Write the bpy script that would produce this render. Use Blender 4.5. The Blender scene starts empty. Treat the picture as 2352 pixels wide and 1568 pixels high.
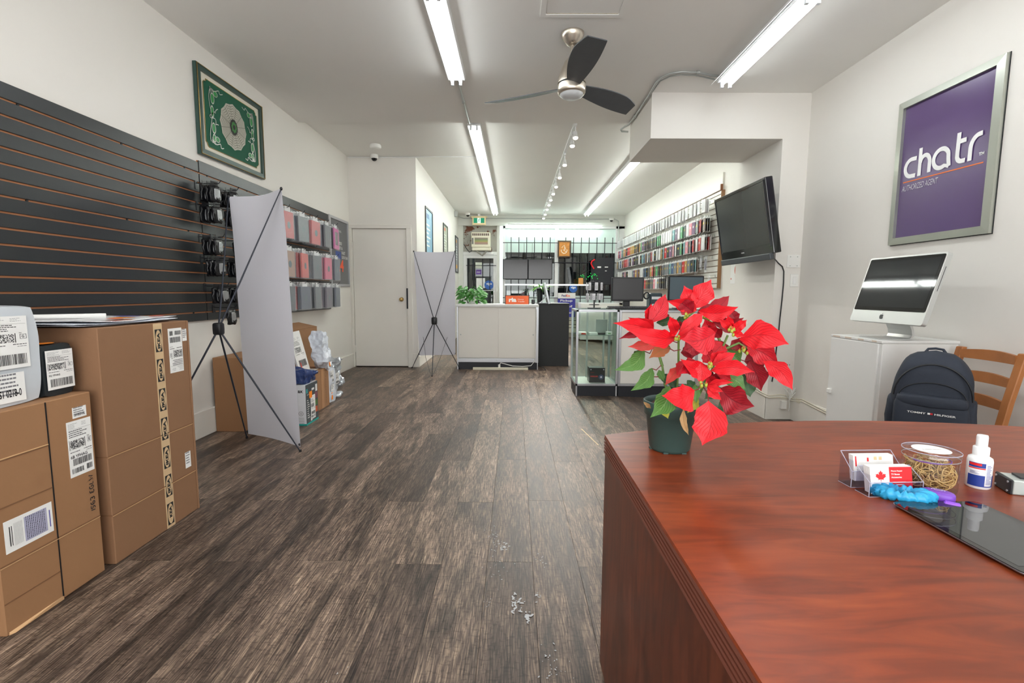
import bpy, bmesh, math, random
from mathutils import Vector, Matrix, noise
C = bpy.context.scene.collection
sc = bpy.context.scene
R = math.radians
PI = math.pi
rnd = random.Random(11)
# ---------------------------------------------------------------- camera, world, exposure
def setup_camera():
    d = math.atan(113/1100); psi = 0.0045216; rho = 0.005
    f = Vector((-math.sin(psi)*math.cos(d), math.cos(psi)*math.cos(d), -math.sin(d)))
    r0 = Vector((math.cos(psi), math.sin(psi), 0)); u0 = r0.cross(f)
    r = r0*math.cos(rho) + u0*math.sin(rho); u = u0*math.cos(rho) - r0*math.sin(rho)
    cam = bpy.data.cameras.new('camera'); o = bpy.data.objects.new('camera', cam); C.objects.link(o)
    m = Matrix((( r.x, u.x, -f.x, 0), (r.y, u.y, -f.y, 0), (r.z, u.z, -f.z, 1.10), (0, 0, 0, 1)))
    o.matrix_world = m
    cam.sensor_width = 36; cam.lens = 1100/2352*36; cam.clip_start = .02; cam.clip_end = 100
    sc.camera = o
setup_camera()
w = bpy.data.worlds.new('night'); sc.world = w; w.use_nodes = True
w.node_tree.nodes['Background'].inputs[0].default_value = (.012, .016, .03, 1)
w.node_tree.nodes['Background'].inputs[1].default_value = 1.0
sc.view_settings.view_transform = 'Standard'; sc.view_settings.look = 'None'
sc.view_settings.gamma = 1; sc.view_settings.use_curve_mapping = False
sc.view_settings.exposure = 1.45
sc.cycles.diffuse_bounces = 7; sc.cycles.max_bounces = 14; sc.cycles.transparent_max_bounces = 24; sc.cycles.caustics_reflective = False; sc.cycles.caustics_refractive = False
TUBE_E = 7.3          # emission of the fluorescent tubes
TUBE_BACK = 10.5
def area(name, loc, rot, sx, sy, power, col=(1,.97,.94)):
    l = bpy.data.lights.new(name, 'AREA'); l.shape = 'RECTANGLE'; l.size = sx; l.size_y = sy; l.energy = power; l.color = col
    o = bpy.data.objects.new(name, l); C.objects.link(o); o.location = loc; o.rotation_euler = rot; return o
# added fill lights behind the camera, one aimed forward, one up at the ceiling
area('rear_fill_light', (.1, -1.85, 1.45), (R(90), 0, 0), 4.6, 2.4, 38, (.97,.985,1))
area('rear_fill_uplight', (.1, -1.3, .9), (R(180-35), 0, 0), 3.5, 1.0, 16, (.97,.985,1))
# ---------------------------------------------------------------- materials
def lin(c): return tuple(((x/255)/12.92 if x/255 <= .04045 else ((x/255+.055)/1.055)**2.4) for x in c[:3]) + (1,)
MATS = {}
def mat(name, c=(128,128,128), rough=.6, metal=0, var=0, vscale=8, bump=0, bscale=60, emit=0, trans=0, ior=1.45, spec=None, alpha=1, sheen=0, coat=0):
    if name in MATS: return MATS[name]
    m = bpy.data.materials.new(name); m.use_nodes = True; MATS[name] = m
    nt = m.node_tree; b = nt.nodes['Principled BSDF']; L = nt.links.new
    b.inputs['Base Color'].default_value = lin(c); b.inputs['Roughness'].default_value = rough
    b.inputs['Metallic'].default_value = metal; b.inputs['IOR'].default_value = ior
    if spec is not None: b.inputs['Specular IOR Level'].default_value = spec
    if trans: b.inputs['Transmission Weight'].default_value = trans
    if coat: b.inputs['Coat Weight'].default_value = coat; b.inputs['Coat Roughness'].default_value = .05
    if alpha < 1: b.inputs['Alpha'].default_value = alpha
    if emit:
        b.inputs['Emission Color'].default_value = lin(c); b.inputs['Emission Strength'].default_value = emit
    if var or bump:
        tc = nt.nodes.new('ShaderNodeTexCoord')
    if var:
        n = nt.nodes.new('ShaderNodeTexNoise'); n.inputs['Scale'].default_value = vscale; n.inputs['Detail'].default_value = 5
        L(tc.outputs['Object'], n.inputs['Vector'])
        mx = nt.nodes.new('ShaderNodeMix'); mx.data_type = 'RGBA'
        c0 = lin(c); mx.inputs['A'].default_value = tuple(x*(1-var) for x in c0[:3])+(1,)
        mx.inputs['B'].default_value = tuple(min(1, x*(1+var)) for x in c0[:3])+(1,)
        L(n.outputs['Fac'], mx.inputs['Factor']); L(mx.outputs['Result'], b.inputs['Base Color'])
    if bump:
        n2 = nt.nodes.new('ShaderNodeTexNoise'); n2.inputs['Scale'].default_value = bscale; n2.inputs['Detail'].default_value = 4
        L(tc.outputs['Object'], n2.inputs['Vector'])
        bp = nt.nodes.new('ShaderNodeBump'); bp.inputs['Strength'].default_value = bump; bp.inputs['Distance'].default_value = .004
        L(n2.outputs['Fac'], bp.inputs['Height']); L(bp.outputs['Normal'], b.inputs['Normal'])
    return m
def nodes(m): return m.node_tree, m.node_tree.nodes['Principled BSDF'], m.node_tree.links.new, m.node_tree.nodes.new
def ramp(N, stops):
    r = N('ShaderNodeValToRGB'); e = r.color_ramp.elements
    while len(e) < len(stops): e.new(.5)
    for i, (p, c) in enumerate(stops): e[i].position = p; e[i].color = lin(c)
    return r
# ---------------------------------------------------------------- mesh builder
ORG = {}
class MB:
    def __init__(s): s.v = []; s.f = []; s.m = []; s.sm = []
    def add(s, vs, fs, mi=0, sm=False):
        b = len(s.v); s.v += [Vector(v) for v in vs]
        for f in fs: s.f.append([b+i for i in f]); s.m.append(mi); s.sm.append(sm)
        return s
    def box(s, x0, x1, y0, y1, z0, z1, mi=0):
        return s.add([(x0,y0,z0),(x1,y0,z0),(x1,y1,z0),(x0,y1,z0),(x0,y0,z1),(x1,y0,z1),(x1,y1,z1),(x0,y1,z1)],
                     [(0,3,2,1),(4,5,6,7),(0,1,5,4),(1,2,6,5),(2,3,7,6),(3,0,4,7)], mi)
    def obox(s, c, a, b, d, mi=0):
        c, a, b, d = Vector(c), Vector(a), Vector(b), Vector(d)
        q = [c+a*i+b*j+d*k for k in (-1,1) for (i,j) in ((-1,-1),(1,-1),(1,1),(-1,1))]
        fs = [(0,3,2,1),(4,5,6,7),(0,1,5,4),(1,2,6,5),(2,3,7,6),(3,0,4,7)]
        if a.cross(b).dot(d) < 0: fs = [f[::-1] for f in fs]
        return s.add(q, fs, mi)
    def bbox(s, x0, x1, y0, y1, z0, z1, r, mi=0):   # box with chamfered edges
        v = []; 
        for z, k in ((z0, 1), (z0+r, 0), (z1-r, 0), (z1, 1)):
            i = r if k else 0
            ring = [(x0+i+ (0 if k else r), y0+i), (x1-i-(0 if k else r), y0+i), (x1-i, y0+i+(0 if k else r)), (x1-i, y1-i-(0 if k else r)),
                    (x1-i-(0 if k else r), y1-i), (x0+i+(0 if k else r), y1-i), (x0+i, y1-i-(0 if k else r)), (x0+i, y0+i+(0 if k else r))]
            v += [(x, y, z) for x, y in ring]
        f = []
        for a in range(3):
            for j in range(8): k2 = (j+1) % 8; f.append((a*8+j, a*8+k2, a*8+8+k2, a*8+8+j))
        f.append(tuple(range(7, -1, -1))); f.append(tuple(range(24, 32)))
        return s.add(v, f, mi)
    def cyl(s, p, q, r, r2=None, n=12, mi=0, cap=True):
        p, q = Vector(p), Vector(q); r2 = r if r2 is None else r2
        d = (q-p).normalized(); a = d.orthogonal().normalized(); b = d.cross(a)
        vs = []
        for c, rr in ((p, r), (q, r2)):
            vs += [c + a*math.cos(2*PI*i/n)*rr + b*math.sin(2*PI*i/n)*rr for i in range(n)]
        fs = [(i, (i+1) % n, n+(i+1) % n, n+i) for i in range(n)]
        s.add(vs, fs, mi, True)
        if cap: s.add(vs, [tuple(range(n-1, -1, -1)), tuple(range(n, 2*n))], mi)
        return s
    def tube(s, pts, r, n=6, mi=0, closed=False):
        pts = [Vector(p) for p in pts]; N = len(pts); rs = r if isinstance(r, (list, tuple)) else [r]*N
        vs = []; ref = None
        for i, p in enumerate(pts):
            if closed: t = pts[(i+1) % N]-pts[i-1]
            else: t = pts[min(i+1, N-1)]-pts[max(i-1, 0)]
            t = t.normalized() if t.length > 1e-9 else Vector((0,0,1))
            if ref is None: ref = t.orthogonal().normalized()
            ref = (ref - t*ref.dot(t)); ref = ref.normalized() if ref.length > 1e-6 else t.orthogonal().normalized()
            b = t.cross(ref)
            vs += [p + ref*math.cos(2*PI*j/n)*rs[i] + b*math.sin(2*PI*j/n)*rs[i] for j in range(n)]
        fs = []
        for i in range(N if closed else N-1):
            for j in range(n):
                k = (j+1) % n; i2 = (i+1) % N
                fs.append((i*n+j, i*n+k, i2*n+k, i2*n+j))
        s.add(vs, fs, mi, True)
        if not closed: s.add(vs[:n]+vs[-n:], [tuple(range(n-1, -1, -1)), tuple(range(n, 2*n))], mi)
        return s
    def lathe(s, prof, c=(0,0,0), n=28, mi=0, caps=True):
        c = Vector(c); vs = []
        for r, z in prof: vs += [c+Vector((r*math.cos(2*PI*i/n), r*math.sin(2*PI*i/n), z)) for i in range(n)]
        fs = []
        for k in range(len(prof)-1):
            for i in range(n): j = (i+1) % n; fs.append((k*n+i, k*n+j, k*n+n+j, k*n+n+i))
        s.add(vs, fs, mi, True)
        if caps:
            if prof[0][0] > 1e-5: s.add(vs[:n], [tuple(range(n-1, -1, -1))], mi)
            if prof[-1][0] > 1e-5: s.add(vs[-n:], [tuple(range(n))], mi)
        return s
    def quad(s, a, b, c, d, mi=0): return s.add([a, b, c, d], [(0,1,2,3)], mi)
    def ribbon(s, pts, wd, fr, mi=0, th=.0):      # 2D stroke on a frame
        n = len(pts); q = []
        P2 = [Vector(p) for p in pts]
        for i in range(n):
            t = (P2[min(i+1, n-1)]-P2[max(i-1, 0)]).normalized(); nn = Vector((-t.y, t.x))
            q += [fr(*(P2[i]+nn*wd/2)), fr(*(P2[i]-nn*wd/2))]
        return s.add(q, [(2*i, 2*i+1, 2*i+3, 2*i+2) for i in range(n-1)], mi)
    def prism(s, pts, z0, z1, mi=0, ax=None):
        n = len(pts); tr = ax or (lambda x, y, z: (x, y, z))
        vs = [tr(x, y, z0) for x, y in pts]+[tr(x, y, z1) for x, y in pts]
        return s.add(vs, [tuple(range(n-1, -1, -1)), tuple(range(n, 2*n))]+[(i, (i+1) % n, n+(i+1) % n, n+i) for i in range(n)], mi)
    def superell(s, c, a, b, h, e1=.5, e2=.5, n=24, m=14, mi=0, jit=0, js=8, seed=0, rot=None):
        c = Vector(c); sg = lambda x, p: math.copysign(abs(x)**p, x); vs = []
        for i in range(m+1):
            ph = -PI/2+PI*i/m
            for j in range(n):
                th = 2*PI*j/n
                v = Vector((a*sg(math.cos(ph), e1)*sg(math.cos(th), e2), b*sg(math.cos(ph), e1)*sg(math.sin(th), e2), h*sg(math.sin(ph), e1)))
                if jit: v += noise.noise_vector(v*js+Vector((seed*7.1, seed, 0)))*jit
                if rot: v = rot @ v
                vs.append(c+v)
        fs = [(i*n+j, i*n+(j+1) % n, (i+1)*n+(j+1) % n, (i+1)*n+j) for i in range(m) for j in range(n)]
        return s.add(vs, fs, mi, True)
    def softbox(s, c, a, b, h, n=12, jit=.006, js=9, seed=0, mi=0, round_=.05, rot=None, jit2=0, sm=True):
        c = Vector(c)
        for ax in range(3):
            for sg in (-1, 1):
                vs = []
                for i in range(n+1):
                    for j in range(n+1):
                        u, v = 2*i/n-1, 2*j/n-1; q = [0, 0, 0]; q[ax] = sg; q[(ax+1) % 3] = u; q[(ax+2) % 3] = v
                        e = max(0, abs(q[0])+abs(q[1])+abs(q[2])-2)          # pull edges and corners in
                        k = 1-round_*e**3; p = Vector((q[0]*a*k, q[1]*b*k, q[2]*h*k)); p += noise.noise_vector(p*js+Vector((seed*3.3, 0, seed)))*jit; p += noise.noise_vector(p*js*3.1+Vector((seed, 5, 0)))*jit2
                        vs.append(c+(rot @ p if rot else p))
                f = [(i*(n+1)+j, (i+1)*(n+1)+j, (i+1)*(n+1)+j+1, i*(n+1)+j+1) for i in range(n) for j in range(n)]
                if sg < 0: f = [x[::-1] for x in f]
                s.add(vs, f, mi, sm)
        return s
    def build(s, name, mats, parent=None, bevel=0, seg=1, world=False, smooth=None, loc=None, auto=False):
        me = bpy.data.meshes.new(name)
        if not isinstance(mats, (list, tuple)): mats = [mats]
        if parent is None and loc is None:
            xs = [v.x for v in s.v]; ys = [v.y for v in s.v]; loc = Vector(((min(xs)+max(xs))/2, (min(ys)+max(ys))/2, min(v.z for v in s.v)))
            off = loc
        elif parent is None: loc = Vector(loc); off = Vector((0,0,0))
        else:
            loc = Vector((0,0,0)); off = ORG.get(parent.name, Vector((0,0,0))) if world else Vector((0,0,0))
        me.from_pydata([v-off for v in s.v], [], s.f)
        for m in mats: me.materials.append(m)
        for p, mi, sm in zip(me.polygons, s.m, s.sm): p.material_index = mi; p.use_smooth = sm if smooth is None else smooth
        me.update()
        o = bpy.data.objects.new(name, me); C.objects.link(o); o.location = loc
        if parent: o.parent = parent; ORG[o.name] = ORG.get(parent.name, Vector((0,0,0)))
        else: ORG[o.name] = loc.copy() if isinstance(loc, Vector) else Vector(loc)
        if bevel:
            b = o.modifiers.new('bevel', 'BEVEL'); b.width = bevel; b.segments = seg; b.limit_method = 'ANGLE'; b.angle_limit = R(40)
        return o
def tag(o, label=None, cat=None, group=None, kind=None):
    if label: o['label'] = label
    if cat: o['category'] = cat
    if group: o['group'] = group
    if kind: o['kind'] = kind
    return o
def thing(name, label, cat, loc=(0,0,0), rz=0, group=None):
    o = bpy.data.objects.new(name, None); C.objects.link(o); o.location = loc; o.rotation_euler = (0, 0, rz)
    o.empty_display_size = .05; ORG[o.name] = Vector(loc)
    return tag(o, label, cat, group)
def struct(o): o['kind'] = 'structure'; return o
def kids(o): return [c for c in bpy.data.objects if c.parent is o]
def copy_tree(o, parent=None):
    c = o.copy(); C.objects.link(c)
    if parent: c.parent = parent
    for ch in kids(o): copy_tree(ch, c)
    return c
_tc = {}
def text_mesh(s, bold=0):
    k = (s, bold)
    if k in _tc: return _tc[k]
    cu = bpy.data.curves.new('t', 'FONT'); cu.body = s; cu.size = 1; cu.offset = bold; cu.resolution_u = 3
    ob = bpy.data.objects.new('t', cu); C.objects.link(ob)
    dg = bpy.context.evaluated_depsgraph_get(); me = bpy.data.meshes.new_from_object(ob.evaluated_get(dg))
    vs = [v.co.copy() for v in me.vertices]; fs = [tuple(p.vertices) for p in me.polygons]
    bpy.data.objects.remove(ob); bpy.data.curves.remove(cu); bpy.data.meshes.remove(me)
    x0 = min(v.x for v in vs); x1 = max(v.x for v in vs); y0 = min(v.y for v in vs); y1 = max(v.y for v in vs)
    _tc[k] = (vs, fs, x0, x1, y0, y1); return _tc[k]
def frame(o, u, v, off=.0):
    o, u, v = Vector(o), Vector(u).normalized(), Vector(v).normalized(); n = u.cross(v)
    return lambda x, y: o+u*x+v*y+n*off
def put_text(mb, s, fr, x, y, h=None, wd=None, mi=0, bold=0, shear=0):
    vs, fs, x0, x1, y0, y1 = text_mesh(s, bold)
    sy = h/(y1-y0) if h else None; sx = wd/(x1-x0) if wd else sy
    if sy is None: sy = sx
    mb.add([fr(x+(p.x-x0)*sx+(p.y-y0)*sy*shear, y+(p.y-y0)*sy) for p in vs], fs, mi)
    return (x1-x0)*sx
def rect(mb, fr, x0, x1, y0, y1, mi=0): mb.quad(fr(x0,y0), fr(x1,y0), fr(x1,y1), fr(x0,y1), mi)
def disc(mb, fr, cx, cy, r, mi=0, n=20, ry=None):
    ry = ry or r; mb.add([fr(cx+r*math.cos(2*PI*i/n), cy+ry*math.sin(2*PI*i/n)) for i in range(n)], [tuple(range(n))], mi)
def ringflat(mb, fr, cx, cy, r0, r1, mi=0, n=24, a0=0, a1=2*PI, ky=1):
    v = []
    for i in range(n+1):
        a = a0+(a1-a0)*i/n; v += [fr(cx+r0*math.cos(a), cy+ky*r0*math.sin(a)), fr(cx+r1*math.cos(a), cy+ky*r1*math.sin(a))]
    mb.add(v, [(2*i, 2*i+1, 2*i+3, 2*i+2) for i in range(n)], mi)
ORD = ['first','second','third','fourth','fifth','sixth','seventh','eighth','ninth','tenth','eleventh','twelfth','thirteenth','fourteenth','fifteenth','sixteenth','seventeenth','eighteenth','nineteenth','twentieth']
ORD += ['twenty-'+o for o in ORD[:9]]+['thirtieth']+['thirty-'+o for o in ORD[:9]]+['fortieth']+['forty-'+o for o in ORD[:9]]
FRONT = ['frontmost','second','third','fourth','fifth','sixth']
def fz(x):     # the old floor sags towards the right-hand wall
    return 0 if x < .9 else -.122*min(1, (x-.9)/1.5)**2
# common materials
WHITE_WALL = mat('wall_paint', (224,221,215), .7, bump=.15, bscale=30, var=.02, vscale=2)
CEIL = mat('ceiling_paint', (232,231,227), .85, bump=.1, bscale=14, var=.02, vscale=1.5)
TRIM = mat('trim_paint', (226,223,216), .5)
MWHITE = mat('white_metal', (225,226,226), .4)
GALV = mat('galvanised_steel', (178,182,180), .4, .45)
ALU = mat('aluminium', (190,192,196), .35, .8)
BLACKP = mat('black_plastic', (26,27,30), .4)
BLACKM = mat('black_metal', (30,32,38), .35, .3)
WPLAST = mat('white_plastic', (232,232,228), .35)
PAPER = mat('paper_white', (232,232,230), .7)
INK = mat('ink_black', (28,28,32), .7)
INKG = mat('ink_grey', (120,120,125), .7)
ORANGE = mat('orange_sticker', (250,140,30), .5)
# ================================================================ ROOM
X0, X1, YB, YD, YF = -2.36, 2.71, -2.0, 6.95, 12.05
def floor_mat(name='floor_wood'):
    m = mat(name, (100,85,75), .38); nt, b, L, N = nodes(m)
    g = N('ShaderNodeNewGeometry'); oi = N('ShaderNodeObjectInfo'); cmb = N('ShaderNodeCombineXYZ')
    mul = N('ShaderNodeMath'); mul.operation = 'MULTIPLY'; mul.inputs[1].default_value = 37
    L(oi.outputs['Random'], mul.inputs[0]); L(mul.outputs[0], cmb.inputs[0]); L(mul.outputs[0], cmb.inputs[1])
    add = N('ShaderNodeVectorMath'); L(g.outputs['Position'], add.inputs[0]); L(cmb.outputs[0], add.inputs[1])
    def noise_n(sx, sy, sc_, det, dist=0):
        mp = N('ShaderNodeMapping'); mp.inputs['Scale'].default_value = (sx, sy, 1); L(add.outputs[0], mp.inputs[0])
        n = N('ShaderNodeTexNoise'); n.inputs['Scale'].default_value = sc_; n.inputs['Detail'].default_value = det; n.inputs['Distortion'].default_value = dist
        L(mp.outputs[0], n.inputs[0]); return n
    fine = noise_n(60, 3.2, 4.0, 4, .6); mid = noise_n(9, 1.3, 1.6, 3, .8); big = noise_n(3, .8, 1.2, 2)
    cross = noise_n(14, 34, 3, 2, .4)
    r1 = ramp(N, [(.38, (70,59,51)), (.50, (97,83,72)), (.60, (124,108,92)), (.72, (150,133,112))]); L(fine.outputs['Fac'], r1.inputs[0])
    r2 = ramp(N, [(.35, (92,86,82)), (.5, (190,184,178)), (.68, (255,250,244))]); L(mid.outputs['Fac'], r2.inputs[0])
    mx = N('ShaderNodeMix'); mx.data_type = 'RGBA'; mx.blend_type = 'MULTIPLY'; mx.inputs['Factor'].default_value = .8
    L(r1.outputs[0], mx.inputs['A']); L(r2.outputs[0], mx.inputs['B'])
    # tone per plank
    r3 = ramp(N, [(0, (158,152,150)), (.35, (196,191,188)), (.7, (226,222,218)), (1, (255,252,246))]); L(oi.outputs['Random'], r3.inputs[0])
    mx2 = N('ShaderNodeMix'); mx2.data_type = 'RGBA'; mx2.blend_type = 'MULTIPLY'; mx2.inputs['Factor'].default_value = .9
    L(mx.outputs['Result'], mx2.inputs['A']); L(r3.outputs[0], mx2.inputs['B'])
    # dark cross figure
    r4 = ramp(N, [(.36, (150,145,142)), (.46, (255,255,255))]); L(cross.outputs['Fac'], r4.inputs[0])
    mx3 = N('ShaderNodeMix'); mx3.data_type = 'RGBA'; mx3.blend_type = 'MULTIPLY'; mx3.inputs['Factor'].default_value = .5
    L(mx2.outputs['Result'], mx3.inputs['A']); L(r4.outputs[0], mx3.inputs['B'])
    gain = N('ShaderNodeMix'); gain.data_type = 'RGBA'; gain.blend_type = 'MULTIPLY'; gain.inputs['Factor'].default_value = 1
    gain.inputs['B'].default_value = (2.15, 2.26, 2.5, 1); gain.clamp_result = False
    L(mx3.outputs['Result'], gain.inputs['A']); L(gain.outputs['Result'], b.inputs['Base Color'])
    bp = N('ShaderNodeBump'); bp.inputs['Strength'].default_value = .25; bp.inputs['Distance'].default_value = .002
    L(fine.outputs['Fac'], bp.inputs['Height']); L(bp.outputs['Normal'], b.inputs['Normal'])
    rr = N('ShaderNodeMapRange'); rr.inputs['To Min'].default_value = .36; rr.inputs['To Max'].default_value = .55
    L(mid.outputs['Fac'], rr.inputs['Value']); L(rr.outputs[0], b.inputs['Roughness'])
    return m
FLOOR = floor_mat(); GAP = mat('floor_gap', (58,50,45), .9)
def build_floor():
    mb = MB(); n = 30
    xs = [X0+(X1-X0)*i/n for i in range(n+1)]
    for a, b in zip(xs, xs[1:]):
        za, zb = fz(a)-.009, fz(b)-.009
        vs = [(a,YB,za-.08),(b,YB,zb-.08),(b,YF+.2,zb-.08),(a,YF+.2,za-.08),(a,YB,za),(b,YB,zb),(b,YF+.2,zb),(a,YF+.2,za)]
        mb.add(vs, [(0,3,2,1),(4,5,6,7),(0,1,5,4),(2,3,7,6)])
    fl = struct(mb.build('floor', GAP, loc=(0,0,0)))
    W, LN = .1855, 1.207; k0 = math.floor((X0+.291)/W)
    back = MB(); count = 0
    for k in range(k0, 29):
        xa = max(-.291+W*k, X0); xb = min(-.291+W*(k+1), X1)
        if xa >= X1-.005: break
        ph = (2.44 if k % 2 == 0 else 1.85)+rnd.uniform(-.02, .02)
        y = ph-LN*5
        while y < YF:
            a, b = max(y, YB), min(y+LN, YF); y += LN
            if b-a < .02: continue
            g = .0003; t = .0005; za, zb = fz(xa), fz(xb); h = -.009
            sl = (zb-za)/max(xb-xa, 1e-4)
            q = []
            for dz, i in ((h, g), (-t, g), (0, g+t)):
                for (x, yy) in ((xa+i, a+i), (xb-i, a+i), (xb-i, b-i), (xa+i, b-i)): q.append((x, yy, za+(x-xa)*sl+dz))
            tgt = back if b < .35 else MB()
            tgt.add(q, [(0,1,5,4),(1,2,6,5),(2,3,7,6),(3,0,4,7),(4,5,9,8),(5,6,10,9),(6,7,11,10),(7,4,8,11),(8,9,10,11)])
            if tgt is not back:
                count += 1
                tgt.build('floor_plank', FLOOR, fl)
    o = back.build('floor_planks', FLOOR, fl); o['kind'] = 'stuff'
    # pale scuffs of dried paint
    sc_ = MB(); scm = mat('dried_paint', (186,188,190), .8); r2 = random.Random(4)
    def blob(cx, cy, n, sp, s0, s1=1.0):
        s0 *= .85
        for _ in range(n):
            x = cx+r2.gauss(0, sp*.6); y = cy+r2.gauss(0, sp*1.4); s = s0*r2.uniform(.3, 1); a = r2.uniform(0, PI)
            pts = [(x+s*math.cos(a)*math.cos(t)*.8-s*.35*math.sin(a)*math.sin(t), y+s*math.sin(a)*math.cos(t)*.8+s*.35*math.cos(a)*math.sin(t), .0005+.000012*(len(sc_.f)+1)) for t in [2*PI*i/8 for i in range(8)]]
            sc_.add(pts, [tuple(range(8))])
    for a in ((-.09,2.06,40,.035,.006),(-.04,1.98,18,.02,.010),(-.06,1.86,26,.05,.006),(.015,1.60,26,.018,.014),(.05,1.53,14,.012,.016),(.09,1.63,8,.01,.012),(.12,1.30,24,.03,.007),(.11,1.88,14,.02,.006),(-.5,1.24,10,.03,.005),(.17,1.22,10,.03,.006),(-.09,1.6,14,.01,.004)): blob(*a)
    s = sc_.build('paint_scuffs', scm, fl); s['kind'] = 'stuff'; s['label'] = 'dried white paint scuffs on the planks'
    st = MB(); st.add([(.545,3.80,.0008),(.555,3.80,.0008),(.62,3.38,.0008),(.612,3.38,.0008)], [(0,3,2,1)]); 
    z = st.build('plank_chip', mat('raw_wood', (214,190,150), .7), fl)
build_floor()
def slab(name, *a, m=WHITE_WALL, parent=None):
    o = MB().box(*a).build(name, m, parent, world=True)
    if parent is None: struct(o)
    return o
FZ = -.16
slab('wall_left', X0-.12, X0, YB, YD, FZ, 3.1)
wd = MB().box(X0-.12, -1.40-.0, YD, YD+.12, 2.045, 3.1).box(-1.473, -1.40, YD, YD+.12, FZ, 2.045).box(X0-.12, X0, YD, YD+.12, FZ, 2.045)
struct(wd.build('wall_door_side', WHITE_WALL))
slab('wall_passage', -1.52, -1.40, YD+.12, YF, FZ, 3.1)
slab('wall_right', X1, X1+.12, YB, YF, FZ, 3.1)
slab('wall_back', X0-.12, X1+.12, YB-.12, YB, FZ, 3.1)
slab('ceiling', X0-.12, X1+.12, YB, 5.41, 2.925, 3.10, m=CEIL)
struct(MB().box(X0-.12, X1+.12, 5.41, YF+.2, 2.985, 3.10).build('ceiling', CEIL))
col = MB().box(2.468, X1, 4.6, 5.42, FZ, 2.52).box(1.25, X1, 4.6, 5.42, 2.52, 2.925)
struct(col.build('wall_column', WHITE_WALL))
# baseboards
bb = MB().bbox(X0, X0+.02, 2.2, YD, 0, .20, .004); struct(bb.build('baseboard_left', TRIM))
struct(MB().bbox(X1-.018, X1, 3.2, 4.6, -.12, .11, .004).build('baseboard_right', TRIM))
struct(MB().bbox(2.452, 2.468, 4.585, 5.42, -.122, .11, .004).bbox(2.452, X1, 4.582, 4.6, -.122, .11, .004).build('baseboard_column', TRIM))
struct(MB().bbox(-1.40, -1.385, YD, YF, 0, .16, .004).bbox(-1.473, -1.39, YD-.016, YD, 0, .20, .004).build('baseboard_passage', TRIM))
# access hatch in the ceiling
h = thing('ceiling_hatch', 'square painted-over access hatch in the ceiling above the fan', 'hatch', (.43, 3.1, 2.925)); h['kind'] = 'structure'
hm = MB()
for a in ((.16,.71,3.35,3.385),(.16,.71,2.80,2.835),(.16,.195,2.835,3.35),(.675,.71,2.835,3.35)): hm.box(a[0],a[1],a[2],a[3],2.914,2.925)
hm.build('hatch_frame', CEIL, h, world=True); MB().box(.20,.67,2.84,3.342,2.92,2.925).build('hatch_panel', CEIL, h, world=True)
MB().box(.20,.67,3.342,3.348,2.918,2.925).build('peeling_seam', mat('peeling', (190,182,165), .8, var=.4, vscale=90), h, world=True)
# closet door
d = thing('door_1', None, None, (-1.93, YD, 0)); d['kind'] = 'structure'
DOORM = mat('door_paint', (232,229,222), .45, var=.03, vscale=3)
MB().bbox(-2.322, -1.552, YD+.01, YD+.05, .012, 1.99, .003).build('door_leaf', DOORM, d, world=True)
f = MB().bbox(-2.36, -2.326, YD-.02, YD+.08, 0, 2.045, .004).bbox(-1.548, -1.473, YD-.02, YD+.08, 0, 2.045, .004).bbox(-2.36, -1.473, YD-.022, YD+.08, 1.994, 2.05, .004)
f.build('door_frame', TRIM, d, world=True)
MB().box(-2.33,-1.55,YD+.055,YD+.07,0,1.99).build('door_stop', mat('dark_gap',(40,38,36),.9), d, world=True)
kn = MB().lathe([(.030,0),(.031,.006),(.012,.010),(.011,.03),(.022,.038),(.027,.05),(.024,.062),(.010,.068),(0,.068)], n=20)
for v in kn.v: v.x, v.y, v.z = v.x-1.633, YD+.01-v.z, v.y+.99
kn.build('door_knob', mat('brass', (200,170,110), .25, .9), d, world=True)
MB().box(-1.556,-1.534,YD-.024,YD-.018,.855,1.15).build('latch_plate', BLACKM, d, world=True)
for z in (1.70, .22):
    hg = MB().cyl((-2.325,YD-.022,z),(-2.325,YD-.022,z+.1),.006,n=8).box(-2.338,-2.312,YD-.0215,YD-.0195,z,z+.1); hg.build('hinge', TRIM, d, world=True)
# ---------------- strip lights
TUBE = mat('tube_glow', (247,251,252), .5, emit=TUBE_E); TUBEB = mat('tube_glow_cool', (250,255,250), .5, emit=TUBE_BACK)
SOCK = mat('lamp_socket', (215,220,224), .4)
def strip_light(x, y0, n, zc, tm, label, group, refl=0, hw=.074):
    t = thing('strip_light', label, 'ceiling light', (x, y0, zc), 0, group); L_ = n*1.22 if n < 4 else n*1.19
    hb = MB().bbox(-hw, hw, 0, L_, -.055, 0, .006)
    if refl: hb.add([(-hw-.002,0,-.03),(-hw-.05,0,-.075),(-hw-.05,L_,-.075),(-hw-.002,L_,-.03),(-hw,0,-.028),(-hw-.052,0,-.073),(-hw-.052,L_,-.073),(-hw,L_,-.028)],[(0,1,2,3),(7,6,5,4),(0,4,5,1),(3,2,6,7),(1,5,6,2)])
    hb.build('housing', MWHITE, t)
    u = L_/n
    for k in range(n):
        for s in (-1, 1):
            MB().cyl((s*.034, k*u+.03, -.072), (s*.034, (k+1)*u-.03, -.072), .013, n=8).build('tube', tm, t)
            for e in (k*u+.008, (k+1)*u-.03): MB().box(s*.034-.011, s*.034+.011, e, e+.022, -.10, -.05).build('lamp_socket', SOCK, t)
    return t
PLACE = ['second from the fan end of its row','third from the fan end of its row','fourth from the fan end of its row']
LF = ['two-tube ceiling strip light left of the fan, nearest the framed green picture', 'two-tube strip light above the left side, near the camera']
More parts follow.
